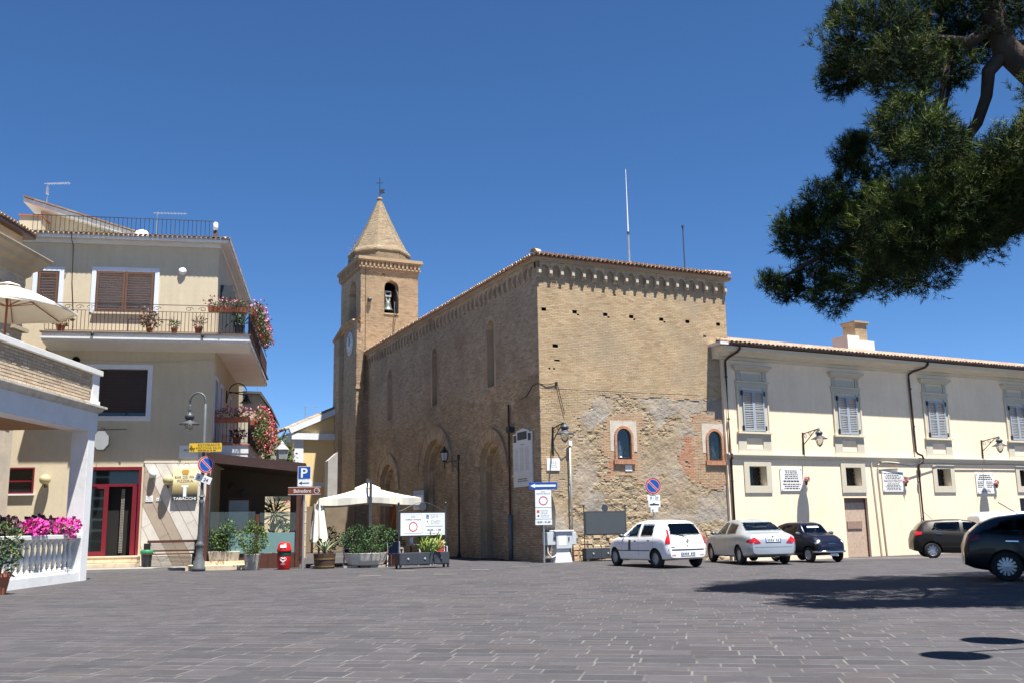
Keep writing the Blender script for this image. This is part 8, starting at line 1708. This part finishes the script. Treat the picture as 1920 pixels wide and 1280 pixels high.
c.finish()# ================================================================== pine tree overhanging from the right
pine = emp('pine_tree', (12.9, 18.4, 0), 0, 'large dark green pine reaching in from the upper right', 'tree')
BL = [(7.63, 18.45, 11.12, 1.08), (9.34, 19.68, 12.00, 1.31), (10.06, 18.98, 11.95, 1.10), (7.61, 19.62, 11.24, 0.60), (7.23, 19.65, 10.88, 0.44), (7.33, 18.98, 12.03, 0.42), (7.73, 17.55, 10.08, 0.73), (12.21, 20.85, 13.4, 0.93), (9.05, 18.54, 10.50, 0.60), (8.12, 18.44, 9.28, 0.72), (8.64, 21.48, 9.85, 0.72), (9.06, 19.38, 9.25, 0.70), (10.9, 19.41, 8.55, .95), (10.42, 20.06, 8.27, 1.23), (8.64, 18.10, 7.29, 1.11), (8.61, 20.04, 7.69, 1.17), (8.16, 20.97, 7.87, 1.05), (6.80, 19.53, 7.33, 0.81), (6.19, 19.79, 7.30, 0.53), (6.08, 19.71, 7.63, 0.39), (6.44, 18.98, 7.85, 0.47), (7.44, 19.81, 8.48, 0.55), (7.21, 19.61, 6.53, 0.65), (6.60, 19.26, 5.94, 0.43), (7.08, 17.62, 6.00, 0.59), (9.17, 20.96, 7.10, 0.87), (9.40, 19.39, 7.25, 0.85), (10.87, 20.38, 8.15, 0.85), (12.20, 21.02, 9.08, 1.28), (11.71, 20.36, 8.5, 0.79), (6.43, 20.01, 6.47, 0.42), (5.40, 19.37, 6.27, 0.26), (5.91, 19.86, 6.21, 0.29), (7.24, 19.43, 9.06, 0.32), (7.61, 20.02, 9.60, 0.22),
      (13.4, 18.0, 9.5, 1.5), (13.6, 20.5, 10.5, 1.5), (13.2, 17.0, 12.6, 1.5), (11.5, 19.0, 14.3, 1.5), (9.2, 19.2, 14.2, 1.5), (12.8, 16.5, 8.3, 1.3), (10.7, 15.2, 8.2, 1.5), (12.3, 14.8, 8.6, 1.6), (11.6, 17.3, 8.6, 1.4), (14.8, 16.6, 9, 1.8), (14.8, 19.6, 9, 1.8), (12.9, 19.2, 9.5, 1.4), (10.3, 16.2, 7.8, .9), (14.2, 22.0, 9.2, 1.8), (9.4, 15.2, 7.6, .85), (10.75, 17.0, 9.2, .95), (11.6, 15.9, 9.4, 1.3), (7.15, 16.23, 8.35, 0.57), (7.08, 15.14, 7.55, 0.53), (8.47, 15.30, 7.31, 0.77), (8.50, 16.35, 7.01, 0.90), (7.45, 15.61, 6.49, 0.86), (6.82, 15.88, 6.40, 0.83), (6.74, 15.42, 5.85, 0.50), (7.62, 15.71, 6.35, 0.60), (8.29, 15.54, 6.75, 0.58), (8.99, 15.49, 7.08, 0.85), (9.10, 15.82, 7.05, 0.55)]
def crown():
    g = np.random.default_rng(77); P = []; A = []; T = []
    for k, (x, y, z, r) in enumerate(BL):
        n = int(820 * r * r + 60); d = g.normal(size=(n, 3)); d /= np.linalg.norm(d, axis=1)[:, None]
        lump = 1 + .24 * np.sin(d[:, 0] * 4.1 + k) * np.sin(d[:, 2] * 4.7 + 2 * k) + .12 * np.sin(d[:, 1] * 9 + k)
        rr = (.45 + .58 * g.random(n) ** .55) * lump
        sx = np.array([1.0, 1.0, .82])
        P.append(np.array([x, y, z]) + d * rr[:, None] * r * sx); a = d * .9 + np.array([0, 0, .55]) + g.normal(size=(n, 3)) * .35; A.append(a / np.linalg.norm(a, axis=1)[:, None])
        tv = g.random(n) * .52; sunlit = (rr > .86) & (d[:, 2] > -.1) & (g.random(n) < .75); tv = np.where(sunlit, .62 + .2 * g.random(n), tv); T.append(np.where(g.random(n) < .012, .99, tv))  # outer upper tufts painted brighter as sunlit tips, in a young-shoot green
    P = np.concatenate(P); A = np.concatenate(A); T = np.concatenate(T); n = len(P); K = 18
    L = .13
    t = g.random((n, K)); base = P[:, None] + A[:, None] * (t[..., None] * .20 - .08)
    rad = g.normal(size=(n, K, 3)); rad -= (rad * A[:, None]).sum(-1, keepdims=True) * A[:, None]; rad /= np.linalg.norm(rad, axis=-1, keepdims=True)
    dr = A[:, None] * (.45 + .5 * g.random((n, K, 1))) + rad * .75; dr /= np.linalg.norm(dr, axis=-1, keepdims=True)
    tip = base + dr * (L * (.7 + .6 * g.random((n, K, 1))))
    sd = np.cross(dr, g.normal(size=(n, K, 3))); sd /= np.linalg.norm(sd, axis=-1, keepdims=True); w = .0065
    V = np.stack([base - sd * w, base + sd * w, tip], 2).reshape(-1, 3) - np.array([12.9, 18.4, 0])
    F = np.arange(len(V)).reshape(-1, 3)
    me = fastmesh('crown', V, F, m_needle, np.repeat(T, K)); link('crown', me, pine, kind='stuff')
crown()
O_ = Vector((12.9, 18.4, 0))
def limb(pts, rs, name='branch'): return MB().tube([Vector(p) - O_ for p in pts], rs, 10).build(name, m_bark, pine, smooth=True)
limb([(12.9, 18.4, -.1), (12.75, 18.4, 3), (12.3, 18.5, 6.5), (11.5, 18.5, 9.2), (10.9, 18.5, 10.35), (10.35, 18.5, 10.95), (10.2, 18.5, 11.6), (10.1, 18.5, 12.6), (10.1, 18.6, 14.4)], [.42, .38, .34, .31, .30, .27, .24, .20, .12], 'trunk')
for pts, rs in (([(10.35, 18.5, 10.9), (10.0, 18.6, 10.5), (9.95, 18.7, 10.0), (9.8, 18.9, 9.5), (9.3, 19.2, 8.8), (8.4, 19.4, 7.9), (7.2, 19.5, 7.2), (6.2, 19.7, 6.7), (5.5, 19.4, 6.3)], [.16, .14, .12, .11, .10, .09, .07, .045, .015]),
                ([(10.2, 18.5, 11.5), (9.6, 18.5, 11.1), (8.8, 18.5, 11.2), (7.9, 18.6, 11.2), (7.3, 19.2, 11.0)], [.15, .13, .11, .08, .03]),
                ([(10.9, 18.5, 10.4), (10.6, 18.3, 9.6), (10.3, 18.4, 8.9), (9.8, 17.4, 8.0), (9.0, 16.4, 7.4)], [.13, .11, .10, .08, .04]),
                ([(10.3, 18.5, 11.2), (10.8, 18.9, 11.25), (11.6, 19.3, 11.5), (12.5, 19.8, 12.2)], [.10, .09, .08, .05]),
                ([(9.1, 18.5, 10.6), (8.95, 18.6, 9.9), (8.8, 18.8, 9.3), (8.3, 18.7, 9.2)], [.06, .055, .05, .02]),
                ([(9.3, 18.6, 10.7), (9.2, 18.9, 10.0), (9.1, 19.2, 9.4)], [.05, .045, .03]),
                ([(8.4, 19.4, 7.9), (8.3, 20.2, 7.8), (8.1, 21.0, 7.9)], [.06, .05, .02]), ([(11.5, 18.5, 9.2), (11.0, 19.6, 8.6), (10.6, 20.2, 8.2)], [.12, .1, .05]), ([(12.3, 18.5, 6.5), (12.0, 17.4, 7.6), (11.2, 16.2, 8.2)], [.12, .1, .05])):
    limb(pts, rs)
